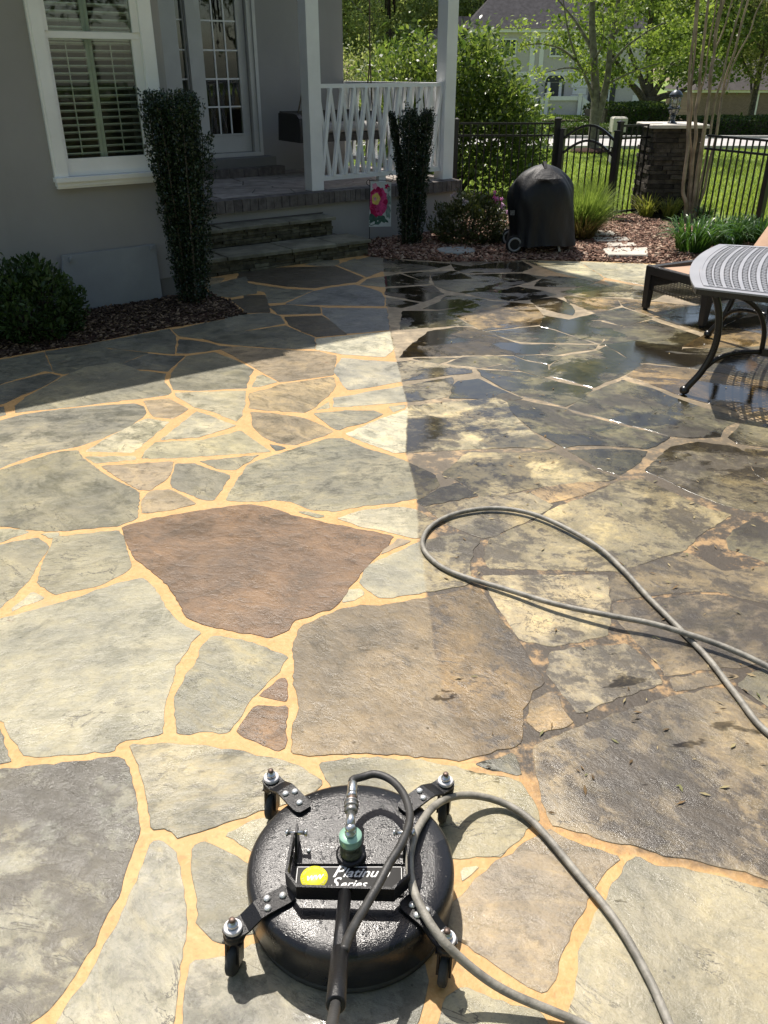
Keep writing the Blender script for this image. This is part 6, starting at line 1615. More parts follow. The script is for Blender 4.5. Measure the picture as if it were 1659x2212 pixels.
M_LANT = simple('lantern_metal', (0.045, 0.055, 0.065), 0.35, 0.6)
lx, ly = 3.90, 12.32
lan = thing('lantern', (lx, ly, 1.165), 'dark metal post lantern with clear glass on the stone pillar', 'lantern')
MB().lathe([(0.062, 1.166), (0.062, 1.176), (0.04, 1.184), (0.03, 1.19), (0.028, 1.235), (0.04, 1.245), (0.03, 1.26), (0.022, 1.275)], (lx, ly, 0), 16).build('base', M_LANT, lan)
MB().lathe([(0.02, 1.276), (0.05, 1.285), (0.066, 1.315), (0.078, 1.338), (0.078, 1.348), (0.066, 1.350)], (lx, ly, 0), 16).build('lower_basket', M_LGLASS, lan)
q = MB()
for k in range(8):
    a = k * math.pi / 4
    f = lambda r, zz: (lx + r * math.cos(a), ly + r * math.sin(a), zz)
    q.tube([f(0.02, 1.277), f(0.052, 1.285), f(0.068, 1.315), f(0.08, 1.345)], 0.004, 4)
    if k % 2 == 0: q.tube([f(0.075, 1.35), f(0.072, 1.49)], 0.004, 4)
q.lathe([(0.073, 1.343), (0.086, 1.343), (0.086, 1.356), (0.073, 1.356)], (lx, ly, 0), 20)
q.lathe([(0.07, 1.484), (0.09, 1.484), (0.09, 1.497), (0.07, 1.497)], (lx, ly, 0), 20)
q.build('cage', M_LANT, lan)
MB().lathe([(0.068, 1.357), (0.07, 1.42), (0.068, 1.483)], (lx, ly, 0), 20).build('glass', M_LGLASS, lan)
MB().lathe([(0.092, 1.498), (0.085, 1.515), (0.062, 1.545), (0.034, 1.565), (0.012, 1.572), (0.010, 1.585), (0.016, 1.595), (0.012, 1.608), (0.001, 1.622)], (lx, ly, 0), 16).build('roof', M_LANT, lan)
q = MB(); q.lathe([(0.006, 1.358), (0.006, 1.392), (0.012, 1.394)], (lx, ly, 0), 8); q.lathe([(0.012, 1.395), (0.026, 1.42), (0.022, 1.445), (0.006, 1.466), (0.001, 1.47)], (lx, ly, 0), 10)
q.build('bulb', simple('bulb_glass', (0.75, 0.74, 0.70), 0.2), lan)

# ------------------------------------------------------------------ trees
def limbs(mb, base, specs, n=7):
    """specs: list of (points, r0, r1)"""
    for pts, r0, r1 in specs:
        P = catmull(pts, 5); m = len(P)
        mb.tube(P, [r0 + (r1 - r0) * i / (m - 1) for i in range(m)], n)

def crown_points(centers, n, spread, flat=1.0):
    """leaves in clumps; centers (k,4) = x,y,z,weight"""
    c = np.array(centers); w = c[:, 3] / c[:, 3].sum()
    idx = rng.choice(len(c), n, p=w)
    off = rng.normal(size=(n, 3)) * spread; off[:, 2] *= flat
    return c[idx, :3] + off

# crape myrtle: many bare smooth trunks
cm = thing('crape_myrtle', (4.14, 11.7, 0), 'crape myrtle with many bare tan trunks rising in front of the pillar', 'tree')
tr = [([(4.10, 11.7, -0.1), (4.06, 11.68, 0.15), (3.99, 11.66, 0.38), (3.93, 11.66, 0.9), (3.86, 11.66, 1.4), (3.80, 11.64, 1.9), (3.74, 11.6, 2.6), (3.66, 11.55, 3.8)], 0.042, 0.014),
      ([(4.13, 11.72, -0.1), (4.10, 11.70, 0.25), (4.05, 11.70, 0.8), (4.0, 11.72, 1.3), (3.97, 11.75, 1.8), (3.95, 11.78, 2.6), (3.85, 11.8, 3.9)], 0.042, 0.016),
      ([(4.15, 11.69, -0.1), (4.13, 11.67, 0.3), (4.10, 11.64, 0.9), (4.08, 11.6, 1.5), (4.05, 11.58, 2.0), (4.03, 11.55, 2.6), (4.05, 11.5, 3.9)], 0.040, 0.015),
      ([(4.17, 11.72, -0.1), (4.16, 11.72, 0.3), (4.16, 11.72, 0.9), (4.13, 11.74, 1.5), (4.11, 11.76, 2.0), (4.15, 11.76, 2.6), (4.25, 11.8, 3.9)], 0.038, 0.014),
      ([(4.19, 11.70, -0.1), (4.22, 11.68, 0.22), (4.26, 11.66, 0.6), (4.27, 11.66, 1.0), (4.28, 11.67, 1.5), (4.33, 11.68, 2.0), (4.40, 11.7, 2.6), (4.55, 11.7, 3.8)], 0.036, 0.013),
      ([(4.18, 11.68, -0.1), (4.19, 11.66, 0.4), (4.20, 11.64, 1.0), (4.19, 11.62, 1.5), (4.23, 11.6, 2.0), (4.28, 11.58, 2.6), (4.3, 11.5, 3.8)], 0.030, 0.011),
      ([(4.12, 11.75, -0.1), (4.07, 11.78, 0.5), (3.99, 11.8, 1.1), (3.92, 11.82, 1.6), (3.88, 11.82, 2.1), (3.82, 11.82, 2.9), (3.7, 11.9, 3.9)], 0.028, 0.011),
      ([(4.28, 11.67, 1.5), (4.33, 11.66, 1.8), (4.45, 11.64, 2.2), (4.6, 11.6, 2.7), (4.8, 11.6, 3.5)], 0.018, 0.008),
      ([(4.11, 11.76, 2.0), (4.2, 11.78, 2.3), (4.28, 11.8, 2.8), (4.35, 11.8, 3.6)], 0.016, 0.008),
      ([(4.0, 11.72, 1.3), (4.02, 11.75, 1.6), (4.06, 11.78, 2.0), (4.06, 11.8, 2.8), (4.1, 11.8, 3.7)], 0.016, 0.008)]
rt = random.Random(3)
for pts, r0, r1 in tr:
    pts = [pts[0]] + [(x + rt.uniform(-.016, .016), y + rt.uniform(-.02, .02), z) for x, y, z in catmull(pts, 2)[1:]]
    q = MB(); limbs(q, None, [(pts, r0 * 0.72, r1 * 0.8)], 8); q.build('trunk', M_MYRTLE, cm)
M_NEWLEAF = leaf_mat('new_leaf', [(0.12, 0.18, 0.035), (0.19, 0.26, 0.055), (0.27, 0.33, 0.085)], 0.55, 0.45, 0.25)
cc = [(x, y, z, 1) for x, y, z in ((3.6, 11.6, 4.2), (4.0, 11.5, 4.4), (4.5, 11.7, 4.3), (4.8, 11.6, 4.0), (3.9, 12.0, 4.1))]
link('crown', leaf_mesh('crown', crown_points(cc, 2600, 0.32) - np.array([4.14, 11.7, 0]), 0.06), M_NEWLEAF, cm)

# the maple between lawn and street
mp = thing('maple_tree', (5.32, 22.8, 0), 'maple with bright new leaves and forked trunk on the lawn by the street', 'tree')
q = MB()
limbs(q, None, [([(5.32, 22.8, -0.2), (5.29, 22.8, 0.3), (5.27, 22.8, 0.75), (5.22, 22.8, 1.3), (5.08, 22.8, 2.1), (4.93, 22.8, 3.0), (4.9, 22.8, 4.2), (4.8, 22.9, 6.0)], 0.155, 0.04),
    ([(5.28, 22.8, 0.55), (5.38, 22.75, 1.0), (5.45, 22.7, 1.7), (5.42, 22.7, 2.4), (5.50, 22.7, 3.2), (5.6, 22.7, 5.5)], 0.105, 0.03)], 10)
q.build('trunk', M_BARK_L, mp)
q = MB()
limbs(q, None, [([(5.24, 22.8, 1.0), (5.0, 22.7, 1.5), (4.65, 22.6, 2.0), (4.35, 22.5, 2.6), (4.1, 22.4, 3.4)], 0.05, 0.012),
    ([(4.62, 22.6, 2.0), (4.2, 22.5, 2.25), (3.7, 22.4, 2.35), (3.2, 22.3, 2.3)], 0.035, 0.01),
    ([(5.05, 22.8, 2.2), (4.6, 22.9, 2.8), (4.0, 23.0, 3.4)], 0.05, 0.015),
    ([(5.45, 22.7, 1.9), (5.8, 22.6, 2.3), (6.4, 22.5, 2.7), (7.0, 22.4, 2.9)], 0.035, 0.010),
    ([(5.44, 22.7, 2.4), (5.8, 22.8, 3.1), (6.3, 22.9, 3.9)], 0.05, 0.015),
    ([(4.95, 22.8, 1.75), (4.4, 22.3, 1.85), (3.8, 22.0, 1.75)], 0.03, 0.008),
    ([(5.45, 22.7, 1.5), (5.9, 22.3, 1.75), (6.5, 22.1, 1.95)], 0.03, 0.008),
    ([(5.1, 22.8, 2.0), (5.15, 22.3, 2.4), (5.0, 22.0, 3.0)], 0.03, 0.01)], 7)
q.build('branch', M_BARK_L, mp)
cc = []
rs = random.Random(21)
for i in range(150):
    a = rs.random() * 2 * math.pi; r = 2.3 * math.sqrt(rs.random())
    z = rs.uniform(2.1, 6.5)
    if z < 2.9: r = max(r, 0.9)
    if 2.6 < z < 3.4 and rs.random() < 0.45: continue
    x = 5.65 + r * math.cos(a) * (1.0 if z < 5 else 0.75)
    if x < 4.7 and z < 3.1 and rs.random() < 0.75: continue
    if 4.0 < x < 6.0 and z < 2.55 and rs.random() < 0.6: continue
    cc.append((x, 22.7 + r * math.sin(a) * 0.9, z, rs.uniform(0.4, 1)))
for x, z in ((3.3, 2.3), (3.8, 1.75), (4.45, 1.65), (3.2, 2.75), (6.4, 1.95), (6.9, 2.1), (7.2, 2.4), (6.6, 1.65), (6.1, 1.9), (5.9, 1.6), (4.7, 2.05), (5.0, 1.85), (3.55, 2.5)):
    cc.append((x, 22.4 + rs.uniform(-.4, .4), z, 0.8))
link('crown', leaf_mesh('crown', crown_points(cc, 9500, 0.165, 0.5) - np.array([5.32, 22.8, 0]), 0.085, aspect=0.75), M_NEWLEAF, mp)
MB().lathe([(0.62, -0.03), (0.5, 0.03), (0.2, 0.06)], (5.32, 22.8, 0), 20).build('mulch_ring', M_SOIL, mp)

# large shrub behind the fence
M_VIB = leaf_mat('viburnum_leaf', [(0.045, 0.085, 0.02), (0.095, 0.15, 0.035), (0.16, 0.22, 0.055), (0.22, 0.28, 0.08)], 0.5, 0.35, 0.5)
M_DARKLEAF = leaf_mat('deep_leaf', [(0.03, 0.055, 0.015), (0.055, 0.09, 0.025), (0.10, 0.14, 0.035)], 0.4, 0.45, 0.3)
M_FOREST = leaf_mat('woodland_leaf', [(0.20, 0.25, 0.11), (0.29, 0.34, 0.15), (0.38, 0.43, 0.21)], 0.62, 0.5, 0.2)  # leaf colour lightened in place of distance haze
M_OLIVE = leaf_mat('grey_green_leaf', [(0.11, 0.13, 0.06), (0.17, 0.19, 0.085), (0.24, 0.255, 0.12)], 0.55, 0.5, 0.2)  # base colour raised too, standing in for haze on far trees
def big_shrub(base, cc, n, size, mat, label, stems, aspect=0.5, spread=0.16, name='tall_shrub'):
    t = thing(name, base, label, 'shrub')
    P = crown_points(cc, n, spread)
    P = P[P[:, 2] > 0.02]
    o = P - np.array([base[0], base[1], 0.8])
    link('foliage', leaf_mesh('foliage', P - np.array(base), size, o, 0.35, aspect, 0.25), mat, t)
    q = MB(); limbs(q, None, stems, 5); q.build('stem', M_BARK, t)
    return t
cc = []; rs = random.Random(8)
for i in range(210):
    x = rs.uniform(-0.15, 2.45); top = 2.22 - 0.32 * abs(x - 1.0) ** 1.3 + 0.14 * math.sin(x * 5)
    if x > 1.7: top = 2.0 - (x - 1.7) * 1.2
    z = rs.uniform(0.03, 1) ** 0.9 * top
    cc.append((x, 14.6 + rs.uniform(-0.75, 0.75), z, 1 if z > 0.8 else 1.0))
stems = [([(1.2, 14.6, -0.1), (1.2 + dx * .5, 14.6 + dy * .5, 0.7), (1.2 + dx, 14.6 + dy, 1.6)], 0.03, 0.008) for dx, dy in ((-0.9, 0.2), (-0.4, -0.3), (0.1, -.2), (0.5, .3), (0.9, -.1), (-1.1, -.2), (1.1, 0.1))]
big_shrub((1.2, 14.6, 0), cc, 19000, 0.095, M_VIB, 'big leafy green shrub behind the fence and the porch railing', stems)
cc = [(rs.uniform(-2.2, 0.5), 18 + rs.uniform(-.6, .6), rs.uniform(0.2, 2.05), 1) for i in range(80)]
stems = [([(-0.9, 18, -0.1), (-0.9 + dx * .5, 18, 0.8), (-0.9 + dx, 18, 1.7)], 0.025, 0.006) for dx in (-1.0, -0.5, 0.0, 0.5, 1.0)]
M_PALEL = leaf_mat('pale_shrub_leaf', [(0.10, 0.13, 0.04), (0.20, 0.24, 0.09), (0.38, 0.40, 0.24)], 0.45, 0.5, 0.2)
big_shrub((-0.9, 18, 0), cc, 7000, 0.065, M_PALEL, 'pale flowering shrub seen past the porch wall', stems, 0.6)

# dark spreading tree across the street
def generic_tree(name, base, h, crown, n, size, mat, label, group, trunk_r=0.2, bark=M_BARK, clumps=60, spread=0.45, low=0.25, seed=1, limb_n=7, aspect=0.6):
    """crown = (rx, ry); crown fills from low*h to h"""
    t = thing(name, base, label, 'tree', group)
    r_ = random.Random(seed); bx, by, bz = base
    q = MB()
    ph = r_.random() * 6
    tp = [(bx, by, bz - 0.3), (bx + 0.05 * math.sin(ph), by, bz + h * 0.2), (bx + 0.12 * math.sin(ph + 1), by, bz + h * 0.5), (bx + 0.2 * math.sin(ph + 2), by, bz + h * 0.92)]
    sp = [(tp, trunk_r, trunk_r * 0.18)]
    cc = []
    for i in range(limb_n):
        a = i * 2.4 + ph; z0 = h * (low * 0.7 + 0.5 * i / limb_n)
        e = (bx + math.cos(a) * crown[0] * 0.8, by + math.sin(a) * crown[1] * 0.8, bz + min(h * 0.93, z0 + h * 0.24))
        sp.append(([(bx, by, bz + z0), (bx + math.cos(a) * crown[0] * 0.35, by + math.sin(a) * crown[1] * 0.35, bz + z0 + h * 0.08), e], trunk_r * 0.42, trunk_r * 0.08))
        cc.append((e[0], e[1], e[2], 1))
    limbs(q, None, sp, 6)
    q.build('trunk', bark, t)
    for i in range(clumps):
        v = Vector((r_.gauss(0, 1), r_.gauss(0, 1), r_.gauss(0, 1))).normalized() * (r_.uniform(0.35, 1) ** 0.5)
        z = bz + h * (low + (1 - low) * (0.5 + 0.5 * v.z))
        cc.append((bx + v.x * crown[0], by + v.y * crown[1], z, r_.uniform(0.4, 1)))
    P = crown_points(cc, n, spread, 0.75)
    link('crown', leaf_mesh('crown', P - np.array(base), size, aspect=aspect), mat, t)
    return t

dt = thing('spreading_tree', (10.45, 36, ground_z(36)), 'dark spreading tree with a low forked trunk across the street', 'tree')
q = MB(); gz = ground_z(36)
limbs(q, None, [([(10.45, 36, gz - 0.3), (10.4, 36, gz + 0.5), (10.33, 36, 0.9)], 0.34, 0.26),
    ([(10.33, 36, 0.5), (9.9, 35.8, 1.0), (9.3, 35.6, 1.5), (8.6, 35.5, 2.3)], 0.17, 0.06), ([(10.33, 36, 0.7), (10.9, 36, 0.9), (11.6, 36, 1.1), (12.4, 36, 1.7)], 0.16, 0.05),
    ([(10.35, 36, 0.8), (10.3, 36.2, 1.6), (10.1, 36.3, 3.2), (10.0, 36, 5.5)], 0.2, 0.06), ([(10.4, 36, 0.8), (10.8, 35.7, 1.7), (11.4, 35.4, 3.0)], 0.15, 0.05), ([(10.3, 36, 0.9), (9.8, 36.4, 1.9), (9.1, 36.8, 3.2)], 0.14, 0.05)], 9)
q.build('trunk', M_BARK, dt)
cc = []; rs = random.Random(5)
for i in range(190):
    a = rs.random() * 2 * math.pi; r = 3.4 * math.sqrt(rs.random()); z = rs.uniform(1.5, 6.8)
    if z < 2.2 and r < 1.4: continue
    cc.append((10.3 + r * math.cos(a) * (1.1 if z < 4 else 0.9), 36 + r * math.sin(a), z, rs.uniform(0.5, 1)))
link('crown', leaf_mesh('crown', crown_points(cc, 15000, 0.32, 0.7) - np.array([10.45, 36, gz]), 0.17, aspect=0.65), leaf_mat('dark_maple_leaf', [(0.06, 0.10, 0.02), (0.115, 0.17, 0.035), (0.19, 0.25, 0.06)], 0.5, 0.45, 0.3), dt)

generic_tree('oak_tree', (15.2, 38, ground_z(38)), 8.5, (3.0, 2.6), 22000, 0.15, M_OLIVE, 'fine leaved grey green tree left of the brick wall at the right', 'trees beyond the street', 0.17, M_BARK, 150, 0.35, 0.24, 3)
generic_tree('oak_tree', (23.0, 44, ground_z(44)), 9.0, (3.4, 2.8), 20000, 0.15, M_OLIVE, 'grey green tree at the top right corner, farthest right of the oaks', 'trees beyond the street', 0.16, M_BARK, 150, 0.35, 0.22, 6)
generic_tree('oak_tree', (19.6, 40, ground_z(40)), 8.5, (3.2, 2.6), 22000, 0.15, M_OLIVE, 'grey green tree with a slanting branch in front of the brick wall, top right', 'trees beyond the street', 0.15, M_BARK, 150, 0.35, 0.27, 4)

# woodland behind
kinds = []
rs = random.Random(17)
wood_lab = ['tall woodland tree with mid green leaves beyond the neighbouring house', 'greyer woodland tree in the wood behind the houses', 'pale green young tree at the edge of the wood']
spots = []
for i in range(64):
    row = i % 3
    spots.append((-30 + i * 2.35 + rs.uniform(-1.2, 1.2), 116 + row * 13 + rs.uniform(-4, 4)))
protos = []
for k in range(3):
    protos.append(generic_tree('woodland_tree', (spots[k][0], spots[k][1], -2.3), (14, 16, 11)[k], ((4.2, 4.0), (4.6, 4.2), (3.6, 3.4))[k], (20000, 20000, 16000)[k], 0.23, (M_FOREST, M_OLIVE, M_NEWLEAF)[k], wood_lab[k], 'trees of the wood behind the houses', 0.24, M_BARK_L, 130, 0.6, (0.16, 0.24, 0.16)[k], 30 + k))
for i, (x, y) in enumerate(spots[3:]):
    k = i % 3 if i % 5 else 0
    r = protos[k].copy(); COL.objects.link(r); r.location = (x, y, -2.3); r.rotation_euler = (0, 0, rs.random() * 6.28)
    s_ = rs.uniform(1.3, 1.8); r.scale = (s_, s_, s_)
    for ch in protos[k].children:
        c_ = ch.copy(); COL.objects.link(c_); c_.parent = r
# trees on the near side of the garden, which the window and the door glass mirror
for i, (x, y, s_) in enumerate(((7, -9, .8), (11.5, -7, .9), (15, -3, .85), (18, 2, .8), (3, -13, 1.0), (20, -9, 1.1), (12, -15, 1.1), (-4, -14, 1.0), (22, 6, .8))):
    k = (1, 0, 1)[i % 3]
    r = protos[k].copy(); COL.objects.link(r); r.location = (x, y, -0.1); r.rotation_euler = (0, 0, i * 1.7); r.scale = (s_, s_, s_)
    tag(r, 'garden tree on the near side of the patio, mirrored in the window', None, 'trees on the near side of the garden')
    for ch in protos[k].children:
        c_ = ch.copy(); COL.objects.link(c_); c_.parent = r
# undergrowth at the edge of the wood
def hedge(p, q, w, h, z, n, size, mat, label, name='clipped_hedge', kind=None):
    t = thing(name, ((p[0] + q[0]) / 2, (p[1] + q[1]) / 2, z), label, 'hedge')
    P, Q = np.array([p[0], p[1]]), np.array([q[0], q[1]])
    d = Q - P; L = np.linalg.norm(d); d /= L; s = np.array([-d[1], d[0]])
    u = rng.random(n) * L; face = rng.random(n)
    a = np.where(face < 0.45, rng.uniform(-1, 1, n), np.sign(rng.random(n) - 0.5)) * w / 2
    hz = np.where(face < 0.45, h, rng.random(n) * h)
    hz = hz - 0.12 * h * (np.abs(a) / (w / 2)) ** 3 + rng.normal(0, 0.02, n) + 0.02 * np.sin(u * 4)
    xy = P + d * u[:, None] + s * a[:, None]
    V = np.stack([xy[:, 0], xy[:, 1], z + hz], 1)
    o = np.stack([s[0] * np.sign(a) * (face > .45), s[1] * np.sign(a) * (face > .45), (face < 0.45) * 1.0 + 0.2], 1)
    link('foliage', leaf_mesh('foliage', V - np.array([(p[0] + q[0]) / 2, (p[1] + q[1]) / 2, z]), size, o, 0.45, 0.6, 0.2), mat, t)
    m = MB(); pp = Vector((p[0], p[1], z + h * 0.42)); qq = Vector((q[0], q[1], z + h * 0.42)); m.bar(pp, qq, w * 0.8, h * 0.84); m.build('inner_twigs', M_BARK, t)
    return t
M_HEDGE = leaf_mat('hedge_leaf', [(0.035, 0.07, 0.015), (0.07, 0.12, 0.02), (0.11, 0.17, 0.03)], 0.3, 0.45, 0.3)
hedge((4.3, 29.4), (7.3, 29.2), 1.0, 0.42, ground_z(29.3), 6500, 0.06, M_HEDGE, 'low clipped hedge along the far side of the street, in front')
hedge((4.4, 33.5), (8.2, 33.5), 1.0, 0.72, ground_z(33.5), 5500, 0.07, M_HEDGE, 'higher clipped hedge behind the first, before the neighbouring house')
hedge((7.6, 33.0), (10.2, 34.0), 1.6, 1.15, ground_z(33.5), 8000, 0.10, M_DARKLEAF, 'dark loose shrubs at the foot of the spreading tree', 'shrub_row')
hedge((11.0, 34.0), (15.0, 34.5), 1.6, 0.7, ground_z(34), 6000, 0.10, M_DARKLEAF, 'dark shrub row right of the spreading tree beyond the street', 'shrub_row')

def cone_tree(x, y, h, r, label):
    z0 = ground_z(y)
    t = thing('cone_evergreen', (x, y, z0), label, 'evergreen', 'small conical evergreens by the brick wall')
    n = 1500
    u = rng.random(n) ** 0.75; a = rng.random(n) * 2 * math.pi
    rad = r * (1 - u) ** 0.8 * np.sqrt(rng.uniform(0.4, 1, n)) + 0.01
    P = np.stack([np.cos(a) * rad, np.sin(a) * rad, 0.03 + u * h], 1)
    link('foliage', leaf_mesh('foliage', P, 0.07, np.stack([np.cos(a), np.sin(a), a * 0 + 1.2], 1), 0.6, 0.4), M_DARKLEAF, t)
    MB().tube([(x, y, z0 - 0.1), (x, y, z0 + h * 0.8)], [0.03, 0.008], 6).build('trunk', M_BARK, t)
cone_tree(16.3, 45, 1.0, 0.26, 'conical evergreen half hidden behind the crape myrtle trunks')
cone_tree(17.6, 45, 1.08, 0.27, 'conical evergreen in front of the brick wall, left of the downspout')
cone_tree(18.85, 45, 0.98, 0.27, 'conical evergreen at the right edge by the brick wall')
for x, k, lab in ((17.0, 0.42, 'low dark shrub left of the middle cone evergreen'), (18.2, 0.45, 'low light green shrub between two cone evergreens')):
    mound('low_shrub', (x, 45, ground_z(45)), 0.4, 0.4, k, 900, 0.08, M_DARKLEAF if k < 0.44 else M_VIB, lab)

hedge((7.6, -7.0), (9.2, 6.0), 1.3, 1.5, -0.05, 9000, 0.09, M_DARKLEAF, 'unseen dark shrub row added to darken what the window mirrors', 'shrub_row')  # added out of view to keep bright lawn out of the window reflection
# ------------------------------------------------------------------ neighbouring house
KF = 4 / 3.0
def fz(z): return 1.8 + (z - 1.8) * KF
nb = thing('neighbour_house', (18, 104, -2.4), 'two storey pale grey house across the street with hipped roof and arched doorway', 'house')
X0, X1, Y0, Y1 = 6.75 * KF, 21.0 * KF, 100.0, 110.0
gz = -2.45
def fb(x0, x1, z0, z1, y0=99.8, y1=100.0, m=None):
    return (m or MB()).box(x0 * KF, x1 * KF, y0, y1, fz(z0), fz(z1))
w = MB(); w.box(X0, X1, Y0, Y1, gz - 1, fz(4.42)); w.build('wall', M_FARWALL, nb)
w = MB(); fb(6.7, 21.05, 4.421, 4.66, 99.55, 110.4, w); w.build('cornice', M_FARTRIM, nb)
q = MB()
e = 0.6
xa, xb, ya, yb, ze, zr = X0 - e, X1 + e, Y0 - e, Y1 + e, fz(4.665), fz(7.4)
q.add([(xa, ya, ze), (xb, ya, ze), (xb, yb, ze), (xa, yb, ze), (xa + 3.6, (ya + yb) / 2, zr), (xb - 3.6, (ya + yb) / 2, zr)], [(0, 1, 5, 4), (1, 2, 5), (2, 3, 4, 5), (3, 0, 4), (3, 2, 1, 0)])
q.build('roof', M_FARROOF, nb)
w = MB(); w.box(2.5 * KF, X0 - 0.02, 104, 109, gz - 1, fz(3.4)); w.build('wing_wall', M_FARWALL, nb)
q = MB(); q.add([(2.0 * KF, 103.5, fz(3.2)), (X0 + 1.2, 103.5, fz(3.2)), (X0 + 1.2, 109.5, fz(3.2)), (2.0 * KF, 109.5, fz(3.2)), (5.6 * KF, 106.5, fz(5.75)), (X0 + 1.2, 106.5, fz(5.75))], [(0, 1, 5, 4), (1, 2, 5), (2, 3, 4, 5), (3, 0, 4), (3, 2, 1, 0)])
q.build('wing_roof', M_FARROOF, nb)
def fwin(x0, x1, z0, z1, nx_=2, nz_=2, shutters=False):
    fr = MB(); t_ = 0.1
    fb(x0 - t_, x1 + t_, z1 + 0.001, z1 + t_, 99.86, 99.999, fr); fb(x0 - t_, x1 + t_, z0 - t_ * 1.4, z0 - 0.001, 99.82, 99.999, fr); fb(x0 - t_, x0 - 0.001, z0, z1, 99.86, 99.999, fr); fb(x1 + 0.001, x1 + t_, z0, z1, 99.86, 99.999, fr)
    for i in range(1, nx_): 
        x = x0 + (x1 - x0) * i / nx_; fb(x - 0.025, x + 0.025, z0 + .001, z1 - .001, 99.90, 99.985, fr)
    for i in range(1, nz_):
        z = z0 + (z1 - z0) * i / nz_; fb(x0 + .001, x1 - .001, z - 0.025, z + 0.025, 99.905, 99.98, fr)
    f = fr.build('window', M_FARTRIM, nb)
    fb(x0, x1, z0, z1, 99.985, 99.995).build('pane', M_FARGL, f)
    if shutters:
        for a_, b_ in ((x0 - 0.55, x0 - 0.12), (x1 + 0.12, x1 + 0.55)): fb(a_, b_, z0 - 0.1, z1 + 0.1, 99.9, 99.99).build('shutter', M_FARDARK, nb)
M_FARGL = simple('far_window_glass', (0.05, 0.07, 0.06), 0.08, var=0.5, nscale=0.6)
fwin(13.25, 14.5, 2.85, 3.9, 3, 2); fwin(9.2, 10.4, 2.85, 3.9, 3, 2); fwin(17.2, 18.4, 2.85, 3.9, 3, 2)
fwin(17.15, 18.2, -0.8, 0.75, 2, 3, True); fwin(9.3, 10.3, -0.8, 0.75, 2, 3, True)
# quoins, each block its own piece
for x0, x1 in ((15.15, 16.5), (10.9, 12.2), (20.2, 21.07), (6.7, 7.5)):
    z = -1.45; k = 0
    while z < 1.3:
        fb(x0 + (0.12 if k % 2 else 0), x1 - (0.12 if k % 2 else 0), z, z + 0.46, 99.93, 99.999).build('quoin', M_FARTRIM, nb); z += 0.5; k += 1
for x0, x1 in ((11.6, 12.0), (12.35, 12.7), (15.3, 15.7), (16.05, 16.4)):
    fb(x0, x1, 1.75, 4.4, 99.9, 99.999).build('pilaster', M_FARTRIM, nb)
fb(7.0, 21.0, 1.42, 1.70, 99.88, 99.9985).build('string_course', M_FARTRIM, nb)
# doorway
fb(13.2, 13.42, -0.3, 0.95, 99.90, 99.9985).build('door_frame', M_FARTRIM, nb); fb(14.15, 14.37, -0.3, 0.95, 99.90, 99.9985).build('door_frame', M_FARTRIM, nb)
dd = fb(13.45, 14.12, -0.3, 0.92, 99.93, 99.995).build('door', M_FARDARK, nb)
for x in (13.6, 13.88):
    for z in (-0.15, 0.25, 0.6): fb(x, x + 0.12, z, z + 0.22, 99.91, 99.928).build('door_panel', M_FARDARK, dd)
for x0 in (13.0, 14.4): fb(x0, x0 + 0.17, -0.3, 0.92, 99.95, 99.996).build('sidelight', M_FARGL, nb)
q = MB(); pts = [((13.785 + 0.82 * math.cos(math.pi * i / 14)) * KF, fz(0.96 + 0.62 * math.sin(math.pi * i / 14))) for i in range(15)]
q.add([(x, 99.94, z) for x, z in pts], [tuple(range(15))[::-1]]); q.build('fanlight', M_FARDARK, nb)
q = MB()
for i in range(14):
    q.bar((pts[i][0], 99.9, pts[i][1]), (pts[i + 1][0], 99.9, pts[i + 1][1]), 0.12, 0.12)
q.build('arch_trim', M_FARTRIM, nb)
# front stairs with solid balustrade
q = MB(); q.box(12.75 * KF, 15.7 * KF, 97.6, 99.55, gz, fz(-0.32)); q.build('porch_block', M_FARWALL, nb)
q = MB(); q.box(12.7 * KF, 15.7 * KF, 97.45, 97.59, fz(-0.319), fz(-0.02)); q.build('balustrade', M_FARTRIM, nb)
for x in (12.75, 15.4):
    q = MB(); q.box((x) * KF, (x + 0.28) * KF, 97.3, 97.44, gz, fz(0.12)); q.box((x - 0.06) * KF, (x + 0.34) * KF, 97.2, 97.54, fz(0.121), fz(0.2)); q.build('newel_post', M_FARTRIM, nb)
for s_, xx_ in ((-1, 12.7), (1, 15.75)):
    q = MB(); a_, b_ = xx_ * KF, (xx_ + s_ * 1.6) * KF
    q.add([(a_, 97.45, gz), (b_, 97.45, gz), (b_, 97.45, fz(-1.1)), (a_, 97.45, fz(-0.05)), (a_, 97.7, gz), (b_, 97.7, gz), (b_, 97.7, fz(-1.1)), (a_, 97.7, fz(-0.05))], [(0, 1, 2, 3), (7, 6, 5, 4), (3, 2, 6, 7), (1, 5, 6, 2), (0, 3, 7, 4)])
    q.build('stair_wall', M_FARTRIM, nb)

gb = thing('brick_building', (24.5, 63, -2.25), 'low brick building with a downspout at the right edge beyond the street', 'building')
MB().box(20.2, 36, 60, 66, -2.8, 0.52).build('wall', M_FARBRICK, gb)
MB().box(20.0, 36.3, 59.75, 66.2, 0.521, 0.66).build('eave', M_FARTRIM, gb)
q = MB(); q.add([(19.9, 59.6, 0.665), (36.5, 59.6, 0.665), (36.5, 66.4, 0.665), (19.9, 66.4, 0.665), (22.5, 63, 2.6), (34, 63, 2.6)], [(0, 1, 5, 4), (1, 2, 5), (2, 3, 4, 5), (3, 0, 4), (3, 2, 1, 0)])
q.build('roof', simple('grey_brown_shingle', (0.075, 0.066, 0.06), 0.95, var=0.2, nscale=2), gb)
q = MB(); q.bar((24.3, 59.94, -2.4), (24.3, 59.94, 0.52), 0.12, 0.1); q.build('downspout', M_FARTRIM, gb)

